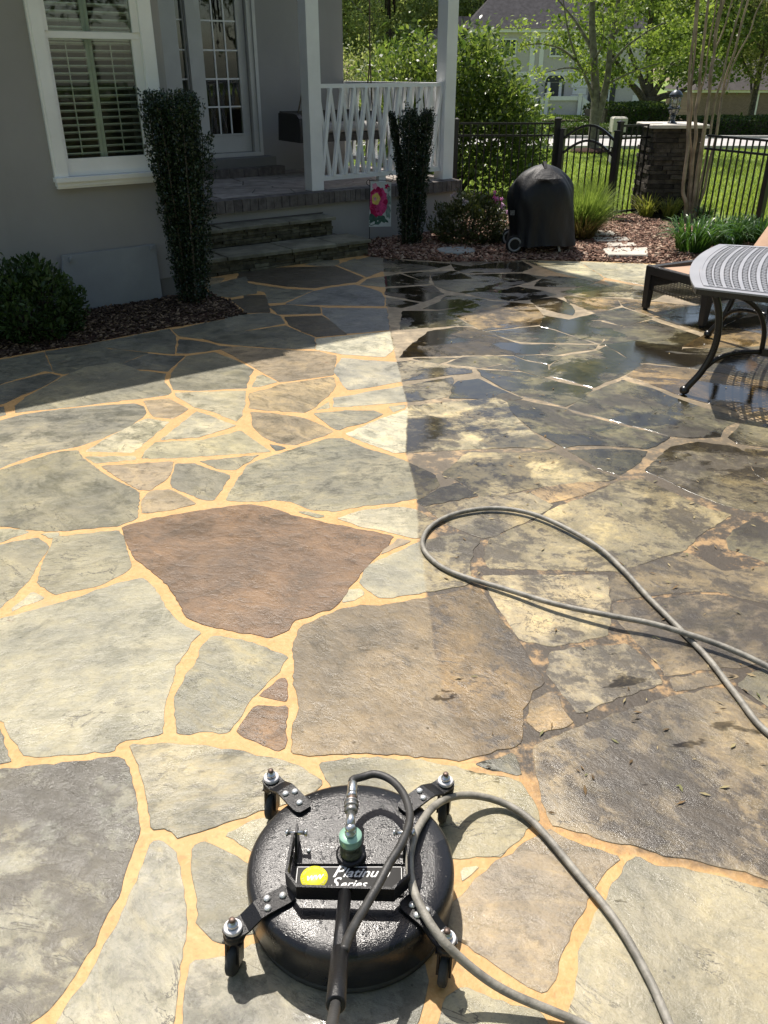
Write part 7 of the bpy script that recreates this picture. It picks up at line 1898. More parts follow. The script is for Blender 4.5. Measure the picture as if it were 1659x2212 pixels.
# pale post box by the street
mb_ = thing('post_box', (5.15, 20.0, -0.04), 'cream coloured square post box on the lawn behind the gate', 'post box')
MB().box(5.05, 5.25, 19.9, 20.1, -0.1, 0.60).build('post', M_CREAM, mb_)
q = MB(); q.prism([(5.0, 19.84), (5.31, 19.84), (5.31, 20.16), (5.0, 20.16)], 0.601, 0.90, 0.03); q.build('box', M_CREAM, mb_)
# ------------------------------------------------------------------ covered kettle grill
def cover_mat():
    m, nt, out = new_mat('grill_cover_vinyl')
    b = NB(nt)
    tc = b.n('ShaderNodeTexCoord').outputs['Object']
    n1 = b.noise(b.scalevec(tc, 5, 5, 2.2), 1.0, 5, 0.6, 0.8); n2 = b.noise(tc, 300, 2, 0.5)
    nt.links.new(b.principled(b.mix(n1, (0.008, 0.008, 0.009), (0.014, 0.014, 0.015)), 0.55, 0, b.bump(b.math('ADD', n1, b.math('MULTIPLY', n2, 0.02)), 0.5, 0.03), 0.35), out.inputs[0])
    return m
GX, GY = 1.72, 9.55
grill = thing('covered_grill', (GX, GY, 0.02), 'kettle grill under a black vinyl cover at the patio edge', 'grill')
rows = [(0.085, 0.07, 0.10, 0.33, 0.415), (0.12, 0.0, 0.0, 0.325, 0.405), (0.22, 0, 0, 0.315, 0.385), (0.34, 0, 0, 0.335, 0.37), (0.46, 0, 0, 0.365, 0.36), (0.56, 0, 0, 0.372, 0.352),
        (0.65, 0, 0, 0.355, 0.335), (0.72, 0, 0, 0.318, 0.30), (0.78, 0, 0, 0.262, 0.25), (0.83, 0, 0, 0.195, 0.19), (0.868, 0, 0, 0.12, 0.125), (0.89, 0, 0, 0.05, 0.055), (0.898, 0, 0, 0.001, 0.001)]
n_ = 56; vs = []; 
for j, (z, _, _, rl, rr_) in enumerate(rows):
    for k in range(n_):
        a = 2 * math.pi * k / n_
        r = rr_ + (rl - rr_) * (0.5 - 0.5 * math.cos(a)) 
        fold = 0.024 * math.sin(9 * a + 2.0 * math.sin(3 * a)) * max(0, 1 - abs(z - 0.1) / 0.55) + 0.011 * math.sin(13 * a + z * 20) * (z < 0.8) + 0.016 * math.sin(5 * a + 1.0 + z * 9) * (0.5 < z < 0.86)
        r = max(0.0005, r * (1 + 0) + fold * min(1, r / 0.2))
        dz = 0.016 * math.sin(4 * a + 0.7) * (j == 0) + (0.02 * math.sin(6 * a) if 0.6 < z < 0.8 else 0)
        vs.append((GX + r * math.cos(a), GY + 0.82 * r * math.sin(a), z + dz + 0.02))
fs = [(j * n_ + k, j * n_ + (k + 1) % n_, (j + 1) * n_ + (k + 1) % n_, (j + 1) * n_ + k) for j in range(len(rows) - 1) for k in range(n_)]
M_COVER = cover_mat()
cv_ = MB().add(vs, fs, True).build('cover', M_COVER, grill)
sub = cv_.modifiers.new('smooth', 'SUBSURF'); sub.levels = 1; sub.render_levels = 1
q = MB()
q.add([(GX - 0.165, GY - 0.262, 0.80), (GX - 0.06, GY - 0.175, 0.875), (GX + 0.06, GY - 0.175, 0.875), (GX + 0.165, GY - 0.262, 0.80), (GX, GY - 0.30, 0.792), (GX, GY - 0.17, 0.887)], [(0, 4, 5, 1), (4, 3, 2, 5)], True)
q.build('vent_flap', M_COVER, grill)
q = MB(); q.bar((GX - 0.012, GY - 0.03, 0.912), (GX - 0.012, GY - 0.075, 0.945), 0.035, 0.006); q.bar((GX - 0.012, GY - 0.075, 0.945), (GX - 0.008, GY - 0.15, 0.885), 0.035, 0.006); q.build('strap', M_COVER, grill)
q = MB(); q.box(GX - 0.362, GX - 0.31, GY - 0.205, GY - 0.198, 0.42, 0.47); q.build('cover_patch', simple('faded_print', (0.10, 0.10, 0.10), 0.6, var=0.5, nscale=60), grill)
M_TIRE = simple('grill_tyre', (0.02, 0.02, 0.02), 0.7); M_RIM = simple('grey_rim', (0.24, 0.24, 0.24), 0.5); M_STEEL = simple('bare_steel', (0.55, 0.55, 0.55), 0.3, 0.9)
for k, y in enumerate((9.36, 9.80)):
    wx, wy, wz = 1.43 + 0.0 * k, y, 0.115
    w_ = MB().lathe([(0.055, -0.02), (0.088, -0.02), (0.094, -0.012), (0.094, 0.012), (0.088, 0.02), (0.055, 0.02)], (wx, wy, wz), 28, (0.15, -1, 0)).build('wheel', M_TIRE, grill)
    MB().lathe([(0.056, -0.0225), (0.076, -0.0225), (0.076, 0.0225), (0.056, 0.0225), (0.056, -0.0225)], (wx, wy, wz), 28, (0.15, -1, 0)).build('rim', M_RIM, w_)
    MB().lathe([(0.001, -0.008), (0.055, -0.012), (0.055, 0.012), (0.001, 0.012)], (wx, wy, wz), 20, (0.15, -1, 0)).build('hub', M_TIRE, w_)
q = MB(); q.tube([(1.52, 9.37, 0.12), (1.70, 9.36, 0.125), (1.88, 9.35, 0.12)], 0.006, 8); q.ball((1.55, 9.37, 0.12), 0.016, 10, 6); q.ball((1.735, 9.36, 0.123), 0.014, 10, 6); q.ball((1.77, 9.36, 0.12), 0.012, 10, 6); q.build('axle_rod', M_STEEL, grill)
q = MB(); q.tube([(1.94, 9.37, 0.02), (1.925, 9.38, 0.09)], 0.013, 8); q.build('leg', simple('pale_leg_cap', (0.6, 0.6, 0.58), 0.4), grill)
q = MB(); q.tube([(1.47, 9.5, 0.115), (1.66, 9.52, 0.45)], 0.013, 8); q.tube([(1.93, 9.40, 0.08), (1.80, 9.48, 0.45)], 0.013, 8); q.tube([(1.43, 9.36, 0.115), (1.43, 9.80, 0.115)], 0.008, 8); q.build('frame', M_TIRE, grill)

# ------------------------------------------------------------------ chaise lounge
LO = Vector((2.19, 7.03, 0)); l1 = Vector((0.885, 0.466, 0)).normalized(); l2 = Vector((0.466, -0.885, 0)).normalized()
LM = Matrix(((l1.x, l2.x, 0, LO.x), (l1.y, l2.y, 0, LO.y), (0, 0, 1, 0), (0, 0, 0, 1)))
LMf = Matrix(((l1.x, -l2.x, 0, LO.x), (l1.y, -l2.y, 0, LO.y), (0, 0, 1, 0), (0, 0, 0, 1)))   # right handed: second axis runs away from the table
lounge = thing('chaise_lounge', LO + l1 * 0.9 + l2 * 0.33, 'black wicker lounge with tan fabric and raised back behind the table', 'lounge')
def lb(): return MB(LMf)
LW, LL, LZ = 0.69, 1.95, 0.362
def wicker_rail(m, x0, x1, y0, y1, z0, z1):
    m.box(x0, x1, y0, y1, z0, z1)
M_WK = wicker('lounge_wicker', (0.030, 0.027, 0.026), 42.0, 0.4)
q = lb(); q.box(0, 0.055, -LW, 0, LZ - 0.062, LZ); q.build('end_rail', M_WK, lounge)
for y0, y1 in ((-0.055, 0.0), (-LW, -LW + 0.055)):
    q = lb(); q.box(0.0555, LL, y0, y1, LZ - 0.062, LZ); q.build('side_rail', M_WK, lounge)
    q = lb(); q.add([(0.06, y0 + 0.02, LZ - 0.17), (LL, y0 + 0.02, LZ - 0.17), (LL, y0 + 0.02, LZ - 0.0625), (0.06, y0 + 0.02, LZ - 0.0625), (0.06, y0 + 0.036, LZ - 0.17), (LL, y0 + 0.036, LZ - 0.17), (LL, y0 + 0.036, LZ - 0.0625), (0.06, y0 + 0.036, LZ - 0.0625)],
        [(0, 1, 2, 3), (7, 6, 5, 4), (0, 4, 5, 1), (1, 5, 6, 2), (2, 6, 7, 3), (3, 7, 4, 0)]); q.build('side_apron', M_WK, lounge)
# rope twist along the top edge of the end rail
q = lb()
for i in range(46):
    y = -LW + 0.008 + i * 0.015
    q.tube([(0.002, y, LZ - 0.004), (0.028, y + 0.010, LZ + 0.005), (0.054, y + 0.018, LZ - 0.003)], 0.0062, 5)
q.build('woven_edge', M_WK, lounge)
# woven end apron: real strands
q = lb()
nr = 15
for i in range(nr):
    z = LZ - 0.068 - i * 0.0085
    pts = []
    for k in range(41):
        y = -LW + 0.02 + (LW - 0.04) * k / 40
        pts.append((0.022 + 0.0045 * (1 if (k + i) % 2 else -1), y, z))
    q.tube(pts, 0.0036, 4)
q.build('woven_apron', M_WK, lounge)
q = lb()
for k in range(21):
    y = -LW + 0.02 + (LW - 0.04) * k / 20
    q.bar((0.022, y, LZ - 0.198), (0.022, y, LZ - 0.063), 0.004, 0.004)
q.build('apron_stakes', M_WK, lounge)
for x, y, sx_ in ((0.0, -0.062, -1), (0.0, -LW, -1), (LL - 0.07, -0.062, 1), (LL - 0.07, -LW, 1)):
    q = lb(); top = LZ - 0.0625
    q.add([(x + 0.0, y, top), (x + 0.075, y, top), (x + 0.075, y + 0.062, top), (x, y + 0.062, top), (x + 0.004, y + 0.006, 0.018), (x + 0.05, y + 0.006, 0.018), (x + 0.05, y + 0.054, 0.018), (x + 0.004, y + 0.054, 0.018)],
        [(3, 2, 1, 0), (4, 5, 6, 7), (0, 1, 5, 4), (1, 2, 6, 5), (2, 3, 7, 6), (3, 0, 4, 7)])
    lg = q.build('leg', M_WK, lounge)
    q = lb(); q.cyl((x + 0.027, y + 0.03, 0.0), (x + 0.027, y + 0.03, 0.0178), 0.02, 10); q.build('foot', M_TIRE, lg)
M_SLING = simple('tan_sling', (0.46, 0.31, 0.215), 0.85, var=0.06, nscale=5, bump=0.25, bscale=220)
q = lb(); ns = 10
q.add([(0.056 + (1.12) * i / ns, y, LZ - 0.014 - 0.016 * math.sin(math.pi * i / ns) - (0.008 if 0 < k < 3 else 0)) for i in range(ns + 1) for k, y in enumerate((-LW + 0.056, -LW * 0.66, -LW * 0.33, -0.056))],
   [(i * 4 + k, i * 4 + k + 1, (i + 1) * 4 + k + 1, (i + 1) * 4 + k) for i in range(ns) for k in range(3)], True)
q.build('seat_sling', M_SLING, lounge)
bx0, bz0, bang, bl = 1.18, LZ - 0.01, math.radians(52), 0.82
def bk(t_, y, off=0.0): return (bx0 + math.cos(bang) * bl * t_ + math.sin(bang) * off, y, bz0 + math.sin(bang) * bl * t_ - math.cos(bang) * off)
q = lb()
q.add([bk(i / 8, y, 0.012 * math.sin(math.pi * i / 8) + (0.006 if 0 < k < 3 else 0)) for i in range(9) for k, y in enumerate((-LW + 0.02, -LW * 0.66, -LW * 0.33, -0.02))] ,
   [(i * 4 + k, i * 4 + k + 1, (i + 1) * 4 + k + 1, (i + 1) * 4 + k) for i in range(8) for k in range(3)], True)
bs_ = q.build('back_sling', M_SLING, lounge)
so = bs_.modifiers.new('thick', 'SOLIDIFY'); so.thickness = 0.01; so.offset = 0
q = lb(); q.tube([bk(0, -LW + 0.035, 0.03), bk(1, -LW + 0.035, 0.03), bk(1, -0.035, 0.03), bk(0, -0.035, 0.03)], 0.014, 8); q.tube([bk(0.55, -0.1, 0.04), (bx0 + 0.62, -0.1, LZ - 0.05)], 0.012, 8); q.build('back_frame', M_WK, lounge)

# ------------------------------------------------------------------ cast metal table
TO = Vector((1.825, 4.885, 0)); e1 = Vector((0.907, -0.421, 0)).normalized(); e2 = Vector((0.421, 0.907, 0)).normalized()
TWd, TLn, TZ = 1.50, 2.0, 0.68
def tp_(s, t, z, ): 
    """s,t in metres from the near-left corner, along the near edge and along the left end"""
    b = -0.10 * (1 - (2 * t / TWd - 1) ** 2) * (1 - 2 * s / TLn); c = -0.07 * (1 - (2 * s / TLn - 1) ** 2) * (1 - 2 * t / TWd)
    p = TO + e1 * (s + b) + e2 * (t + c)
    return (p.x, p.y, z)
def table_metal(name, col, r0=0.35):
    m, nt, out = new_mat(name)
    b = NB(nt)
    tc = b.n('ShaderNodeTexCoord').outputs['Object']
    n1 = b.noise(tc, 4.0, 5, 0.6); n2 = b.noise(tc, 90.0, 3, 0.6)
    nt.links.new(b.principled(b.mix(n1, tuple(x * 0.85 for x in col), tuple(x * 1.15 for x in col)), b.math('MULTIPLY_ADD', n1, 0.2, r0 - 0.1), 0.0, b.bump(n2, 0.12, 0.003), 0.55), out.inputs[0])
    return m
M_TTOP = table_metal('sky_sheen_grey_top', (0.30, 0.30, 0.315), 0.42)  # dark metal top, coloured grey for the sky sheen on it
M_TLEG = table_metal('dark_cast_metal', (0.013, 0.012, 0.012), 0.28)
table = thing('patio_table', TO + e1 * 1.0 + e2 * 0.75, 'dark cast metal patio table with pierced curved top, its sky sheen coloured grey', 'table')
def sheet(m, u0, u1, v0, v1, z0, z1, nu_, nv_):
    """closed curved slab between the given table coordinates"""
    k = len(m.v)
    P = []
    for z in (z0, z1):
        for i in range(nu_ + 1):
            for j in range(nv_ + 1):
                P.append(tp_(u0 + (u1 - u0) * i / nu_, v0 + (v1 - v0) * j / nv_, z))
    N_ = (nu_ + 1) * (nv_ + 1); I = lambda s, i, j: s * N_ + i * (nv_ + 1) + j
    F = []
    for i in range(nu_):
        for j in range(nv_):
            F.append((I(1, i, j), I(1, i + 1, j), I(1, i + 1, j + 1), I(1, i, j + 1))); F.append((I(0, i, j), I(0, i, j + 1), I(0, i + 1, j + 1), I(0, i + 1, j)))
    for i in range(nu_):
        F.append((I(0, i, 0), I(0, i + 1, 0), I(1, i + 1, 0), I(1, i, 0))); F.append((I(0, i, nv_), I(1, i, nv_), I(1, i + 1, nv_), I(0, i + 1, nv_)))
    for j in range(nv_):
        F.append((I(0, 0, j), I(1, 0, j), I(1, 0, j + 1), I(0, 0, j + 1))); F.append((I(0, nu_, j), I(0, nu_, j + 1), I(1, nu_, j + 1), I(1, nu_, j)))
    m.add(P, F)
BR = 0.055
q = MB()
sheet(q, 0, BR, 0, TWd, TZ - 0.012, TZ - 0.002, 1, 16); sheet(q, TLn - BR, TLn, 0, TWd, TZ - 0.012, TZ - 0.002, 1, 16)
sheet(q, BR + 0.0003, TLn - BR - 0.0003, 0, BR, TZ - 0.012, TZ - 0.002, 16, 1); sheet(q, BR + 0.0003, TLn - BR - 0.0003, TWd - BR, TWd, TZ - 0.012, TZ - 0.002, 16, 1)
q.build('top_border', M_TTOP, table)
q = MB()
sheet(q, BR + 0.001, BR + 0.014, BR + 0.001, TWd - BR - 0.001, TZ - 0.010, TZ + 0.003, 1, 16)
sheet(q, BR + 0.0143, TLn - BR - 0.001, BR + 0.001, BR + 0.014, TZ - 0.010, TZ + 0.003, 16, 1); sheet(q, BR + 0.0143, TLn - BR - 0.001, TWd - BR - 0.014, TWd - BR - 0.001, TZ - 0.010, TZ + 0.003, 16, 1)
q.build('raised_bead', M_TTOP, table)
q = MB(); lat = MB()
u = BR + 0.0145; V0, V1 = BR + 0.0145, TWd - BR - 0.0145
band = 0
while u < TLn - BR - 0.07:
    sol = 0.020 if band % 2 == 0 else 0.010
    sheet(q, u, u + sol, V0, V1, TZ - 0.008, TZ, 1, 16)
    p0, p1 = u + sol + 0.0002, u + sol + 0.034
    nz_ = 30; dv = (V1 - V0) / nz_
    for k in range(nz_):
        v0 = V0 + dv * k
        for (a_, b_) in (((p0, v0), (p1, v0 + dv * 0.5)), ((p1, v0 + dv * 0.5), (p0, v0 + dv))):
            lat.bar(tp_(a_[0], a_[1], TZ - 0.004), tp_(b_[0], b_[1], TZ - 0.004), 0.0105, 0.006)
    u = p1 + 0.0002; band += 1
sheet(q, u, TLn - BR - 0.0012, V0, V1, TZ - 0.008, TZ, 1, 16)
q.build('solid_band', M_TTOP, table)
tag(lat.build('lattice', M_TTOP, table), kind='stuff')
q = MB()
sheet(q, 0.012, 0.03, 0.012, TWd - 0.012, TZ - 0.045, TZ - 0.0125, 1, 16); sheet(q, TLn - 0.03, TLn - 0.012, 0.012, TWd - 0.012, TZ - 0.045, TZ - 0.0125, 1, 16)
sheet(q, 0.0302, TLn - 0.0302, 0.012, 0.03, TZ - 0.045, TZ - 0.0125, 16, 1); sheet(q, 0.0302, TLn - 0.0302, TWd - 0.03, TWd - 0.012, TZ - 0.045, TZ - 0.0125, 16, 1)
q.build('apron', M_TLEG, table)
def flat_tube(m, pts, w, h):
    P = catmull(pts, 6)
    for i in range(len(P) - 1): pass
    m.tube(P, [w] * len(P), 8)
def tleg(sx, sy):
    """curved leg at a corner; built for the near-left corner and mirrored in table coordinates"""
    def L(s, t, z):
        s2 = s if sx > 0 else TLn - s; t2 = t if sy > 0 else TWd - t
        p = TO + e1 * s2 + e2 * t2
        return (p.x, p.y, z)
    q = MB()
    q.tube(catmull([L(0.115, 0.045, 0.636), L(0.145, 0.06, 0.56), L(0.165, 0.07, 0.46), L(0.17, 0.075, 0.36), L(0.155, 0.075, 0.26), L(0.115, 0.07, 0.15), L(0.06, 0.062, 0.06), L(0.045, 0.06, 0.03)], 5), 0.021, 10)
    lg = q.build('leg', M_TLEG, table)
    q = MB(); q.ball(L(0.04, 0.06, 0.03), 0.031, 14, 8, 0.9); q.build('ball_foot', M_TLEG, lg)
    q = MB(); q.tube(catmull([L(0.185, 0.10, 0.63), L(0.28, 0.16, 0.60), L(0.37, 0.22, 0.52), L(0.42, 0.26, 0.40), L(0.43, 0.28, 0.27)], 5), 0.015, 8)
    q.tube(catmull([L(0.125, 0.07, 0.17), L(0.19, 0.12, 0.235), L(0.29, 0.19, 0.265), L(0.43, 0.28, 0.265)], 5), 0.016, 8)
    q.build('brace', M_TLEG, lg)
for sx in (1, -1):
    for sy in (1, -1): tleg(sx, sy)
q = MB()
A_ = [TO + e1 * s + e2 * t + Vector((0, 0, 0.265)) for s, t in ((0.43, 0.28), (TLn - 0.43, 0.28), (TLn - 0.43, TWd - 0.28), (0.43, TWd - 0.28))]
for i in range(4): q.bar(A_[i], A_[(i + 1) % 4], 0.03, 0.045)
q.build('stretcher', M_TLEG, table)

# ------------------------------------------------------------------ rotary surface cleaner
def deck_mat():
    m, nt, out = new_mat('black_wet_deck')
    b = NB(nt)
    tc = b.n('ShaderNodeTexCoord').outputs['Object']
    n1 = b.noise(tc, 5.0, 5, 0.6, 0.7); n2 = b.noise(tc, 170.0, 3, 0.6); n3 = b.noise(tc, 60.0, 3, 0.6)
    film = b.ramp(n1, 0.47, 0.50)
    rg = b.math('MULTIPLY_ADD', film, -0.1, 0.3)
    drops = b.ramp(n3, 0.60, 0.68)
    n4 = b.noise(tc, 420.0, 2, 0.5)
    h = b.math('ADD', b.math('MULTIPLY', n2, 0.5), b.math('ADD', b.math('MULTIPLY', drops, 0.5), b.math('MULTIPLY', n4, 0.5)))
    nt.links.new(b.principled(b.mix(film, (0.020, 0.020, 0.021), (0.011, 0.011, 0.012)), rg, 0, b.bump(h, 0.45, 0.003), 0.4), out.inputs[0])
    return m
M_DECK = deck_mat()
M_GLOSS = simple('gloss_black', (0.010, 0.010, 0.011), 0.3, var=0.1, bump=0.25, bscale=260, spec=0.35)
M_NICKEL = simple('nickel', (0.62, 0.61, 0.58), 0.28, 0.95, var=0.12, nscale=40)
M_BOLT = simple('zinc_bolt', (0.70, 0.70, 0.68), 0.35, 0.6, var=0.1)
M_WASH = simple('white_washer', (0.66, 0.64, 0.64), 0.5, var=0.08)
M_RUST = simple('rusty_nut', (0.14, 0.10, 0.08), 0.5, 0.6, var=0.3, nscale=60)
M_MINT = simple('mint_swivel', (0.30, 0.50, 0.38), 0.4, 0.35, var=0.06)
M_OLIVE_S = simple('olive_swivel', (0.085, 0.10, 0.065), 0.4, 0.3, var=0.1)
M_WHEELR = simple('grey_rubber', (0.05, 0.052, 0.05), 0.7, var=0.2, nscale=30, bump=0.2)
M_HOSEB = simple('black_hose', (0.035, 0.034, 0.032), 0.5, var=0.3, nscale=30, bump=0.15, bscale=200)
M_HOSEG = simple('grey_hose', (0.225, 0.21, 0.175), 0.55, var=0.38, nscale=22, bump=0.2, bscale=160)
CX, CY = -0.080, 1.345
cl = thing('surface_cleaner', (CX, CY, 0), 'round black rotary surface cleaner on four casters', 'surface cleaner')
MB().lathe([(0.245, 0.026), (0.249, 0.03), (0.249, 0.104), (0.2475, 0.117), (0.242, 0.127), (0.233, 0.1325), (0.20, 0.1347), (0.12, 0.1355), (0.0005, 0.136)], (CX, CY, 0), 72).build('deck', M_DECK, cl)
MB().lathe([(0.240, 0.006), (0.246, 0.006), (0.246, 0.0255), (0.240, 0.0255), (0.240, 0.006)], (CX, CY, 0), 64).build('brush_skirt', M_WHEELR, cl)
def arm(inner, outer, name='caster_arm'):
    I = Vector((inner[0], inner[1], 0)); O = Vector((outer[0], outer[1], 0)); d = (O - I).normalized(); s = Vector((-d.y, d.x, 0)); L = (O - I).length
    w = 0.024
    st = [(0.0, 0.1405, 0.6), (0.008, 0.1405, 0.9), (0.02, 0.1405, 1), (L * 0.50, 0.1405, 1), (L * 0.60, 0.138, 1), (L * 0.82, 0.118, 1), (L * 0.90, 0.116, 1), (L, 0.116, 1), (L + 0.012, 0.116, 0.9), (L + 0.022, 0.116, 0.5)]
    vs = []
    for t_, z, k in st:
        for sg in (-1, 1):
            for dz in (0, 0.006): vs.append(I + d * t_ + s * (sg * w * k) + Vector((0, 0, z + dz)))
    fs = []
    for i in range(len(st) - 1):
        a_, b_ = i * 4, (i + 1) * 4
        fs += [(a_ + 1, a_ + 3, b_ + 3, b_ + 1)[::-1], (a_, b_, b_ + 2, a_ + 2)[::-1], (a_, a_ + 1, b_ + 1, b_)[::-1], (a_ + 2, b_ + 2, b_ + 3, a_ + 3)[::-1]]
    fs += [(0, 1, 3, 2)[::-1], tuple(len(vs) - 4 + k for k in (0, 2, 3, 1))[::-1]]
    ar = MB().add(vs, fs).build(name, M_GLOSS, cl)
    for t_, sg in ((0.026, 0), (L * 0.40, -0.5), (L * 0.46, 0.45)):
        c = I + d * t_ + s * (sg * w)
        q = MB(); q.lathe([(0.0085, 0.147), (0.0085, 0.1495), (0.0068, 0.1525), (0.003, 0.154), (0.0003, 0.1542)], (c.x, c.y, 0), 10); q.build('bolt', M_BOLT, ar)
    # caster below the arm end
    cs = MB(); cs.lathe([(0.018, 0.094), (0.024, 0.098), (0.024, 0.108), (0.018, 0.1155)], (O.x, O.y, 0), 18)
    cs.build('caster_head', M_GLOSS, ar)
    f_ = MB(); wd = Vector((0.25, 0.97, 0)).normalized(); ws = Vector((wd.y, -wd.x, 0))
    wc_ = O - wd * 0.012 + Vector((0, 0, 0.036))
    for sg in (-1, 1):
        f_.bar(O + ws * (sg * 0.0145) + Vector((0, 0, 0.095)), wc_ + ws * (sg * 0.0145) - Vector((0, 0, 0.006)), 0.005, 0.028, wd)
    f_.bar(O - ws * 0.022 + Vector((0, 0, 0.0925)), O + ws * 0.022 + Vector((0, 0, 0.0925)), 0.034, 0.005)
    f_.build('caster_fork', M_GLOSS, ar)
    w_ = MB(); w_.lathe([(0.010, -0.010), (0.031, -0.010), (0.036, -0.006), (0.036, 0.006), (0.031, 0.010), (0.010, 0.010)], wc_, 22, ws)
    w_.build('wheel', M_WHEELR, ar)
    b_ = MB(); b_.lathe([(0.019, 0.1225), (0.0205, 0.1245), (0.0205, 0.132), (0.019, 0.134), (0.009, 0.134)], (O.x, O.y, 0), 20); b_.build('washer', M_WASH, ar)
    b_ = MB(); b_.lathe([(0.0125, 0.1342), (0.0125, 0.142), (0.0115, 0.1435), (0.0075, 0.1435), (0.0072, 0.156), (0.006, 0.1575), (0.0003, 0.1575)], (O.x, O.y, 0), 12); b_.build('stud', M_NICKEL, ar)
    b_ = MB(); b_.lathe([(0.0074, 0.151), (0.0074, 0.1562), (0.0058, 0.1582), (0.0003, 0.1585)], (O.x, O.y, 0), 12); b_.build('stud_end', M_RUST, ar)
arm((-0.208, 1.252), (-0.334, 1.172)); arm((0.045, 1.232), (0.137, 1.146)); arm((-0.200, 1.487), (-0.302, 1.610)); arm((0.045, 1.487), (0.164, 1.598))
# mounting plate, label plate
q = MB(); q.prism([(-0.207, 1.328), (0.050, 1.328), (0.052, 1.398), (-0.205, 1.400)], 0.1362, 0.1405, 0.0012); q.build('mount_plate', M_DECK, cl)
for x, y in ((-0.182, 1.365), (0.030, 1.37), (-0.105, 1.338), (-0.055, 1.336)):
    q = MB(); q.lathe([(0.006, 0.1407), (0.006, 0.143), (0.004, 0.1455), (0.0003, 0.146)], (x, y, 0), 10); q.build('bolt', M_BOLT, cl)
M_LABEL = simple('label_black', (0.008, 0.008, 0.008), 0.5, var=0.1, spec=0.15)
M_PRINT = simple('silver_print', (0.62, 0.62, 0.60), 0.45, var=0.1)
M_STICK = simple('yellow_sticker', (0.80, 0.72, 0.03), 0.5, var=0.08)
M_STICKD = simple('sticker_olive_print', (0.30, 0.28, 0.03), 0.5)
q = MB(); q.prism([(-0.208, 1.243), (0.045, 1.243), (0.045, 1.324), (-0.208, 1.324)], 0.1364, 0.1395, 0.001)
label = q.build('label_plate', M_LABEL, cl)
q = MB()
for a_, b_ in (((-0.204, 1.320), (0.041, 1.320)), ((-0.204, 1.247), (0.041, 1.247))): q.bar(a_ + (0.1399,), b_ + (0.1399,), 0.0014, 0.0005)
for x in (-0.204, 0.041): q.bar((x, 1.249, 0.1399), (x, 1.318, 0.1399), 0.0014, 0.0005)
q.build('label_border', M_PRINT, label)
def text(s_, size, loc, mat, name, shear=0.0, rot=0.0, sx=1.0, bold=0.0, align='LEFT'):
    cu = bpy.data.curves.new(name, 'FONT'); cu.body = s_; cu.size = size; cu.shear = shear; cu.extrude = 0.0002; cu.offset = bold; cu.align_x = align; cu.resolution_u = 3
    ob = bpy.data.objects.new(name, cu)
    me = bpy.data.meshes.new_from_object(ob)
    bpy.data.objects.remove(ob); bpy.data.curves.remove(cu)
    me.name = name
    M_ = Matrix.Translation(Vector(loc)) @ Matrix.Rotation(rot, 4, 'Z') @ Matrix.Diagonal((sx, 1, 1, 1))
    me.transform(M_); me.transform(Matrix.Translation(-wloc(label)))
    return link(name, me, mat, label)
text('P', 0.046, (-0.122, 1.293, 0.1399), M_PRINT, 'lettering', 0.45, 0, 1.0, 0.0005)
text('latinum', 0.034, (-0.098, 1.293, 0.1399), M_PRINT, 'lettering', 0.45, 0, 1.08, 0.0004)
text('S', 0.040, (-0.126, 1.264, 0.1399), M_PRINT, 'lettering', 0.45, 0, 1.0, 0.0005)
text('eries', 0.030, (-0.104, 1.264, 0.1399), M_PRINT, 'lettering', 0.45, 0, 1.05, 0.0003)
q = MB(); q.lathe([(0.032, 0.1396), (0.032, 0.1402), (0.0003, 0.1402)], (-0.163, 1.291, 0), 36); stick = q.build('sticker', M_STICK, label)
ring_t = 'WHISPER WASH WHISPER WASH '
for i, ch in enumerate(ring_t):
    if ch == ' ': continue
    a = math.pi / 2 - 2 * math.pi * i / len(ring_t)
    text(ch, 0.0078, (-0.163 + 0.0235 * math.cos(a), 1.291 + 0.0235 * math.sin(a), 0.1405), M_STICKD, 'lettering', 0, a - math.pi / 2, 1.0, 0.0001, 'CENTER')
text('WW', 0.017, (-0.163, 1.285, 0.1405), M_PRINT, 'lettering', 0.4, 0.15, 1.1, 0.0006, 'CENTER')
# yoke with pivot brackets
def strap(m, pts, z0, z1, th):
    P = [Vector((x, y, 0)) for x, y in pts]
    for i in range(len(P) - 1):
        m.bar(P[i] + Vector((0, 0, (z0[i] + z1[i]) / 2)), P[i + 1] + Vector((0, 0, (z0[i + 1] + z1[i + 1]) / 2)), th, z1[i] - z0[i])
q = MB()
yk = [(-0.221, 1.375), (-0.225, 1.262), (-0.196, 1.222), (0.022, 1.216), (0.060, 1.256), (0.060, 1.372)]
zt = [0.194, 0.196, 0.198, 0.198, 0.196, 0.194]
vs = []
for (x, y), z in zip(yk, zt): vs += [(x, y, z - 0.042), (x, y, z)]
inn = inset([p for p in yk], 0.006)
cyk = [(-0.215, 1.375), (-0.219, 1.264), (-0.193, 1.228), (0.019, 1.222), (0.054, 1.258), (0.054, 1.372)]
for (x, y), z in zip(cyk, zt): vs += [(x, y, z - 0.042), (x, y, z)]
fs = []
for i in range(5):
    a_, b_, c_, d_ = 2 * i, 2 * i + 2, 12 + 2 * i, 12 + 2 * i + 2
    fs += [(a_, b_, b_ + 1, a_ + 1), (c_, c_ + 1, d_ + 1, d_), (a_ + 1, b_ + 1, d_ + 1, c_ + 1), (a_, c_, d_, b_)]
fs += [(0, 1, 13, 12), (10, 22, 23, 11)]
q.add(vs, fs); q.build('yoke', M_GLOSS, cl)
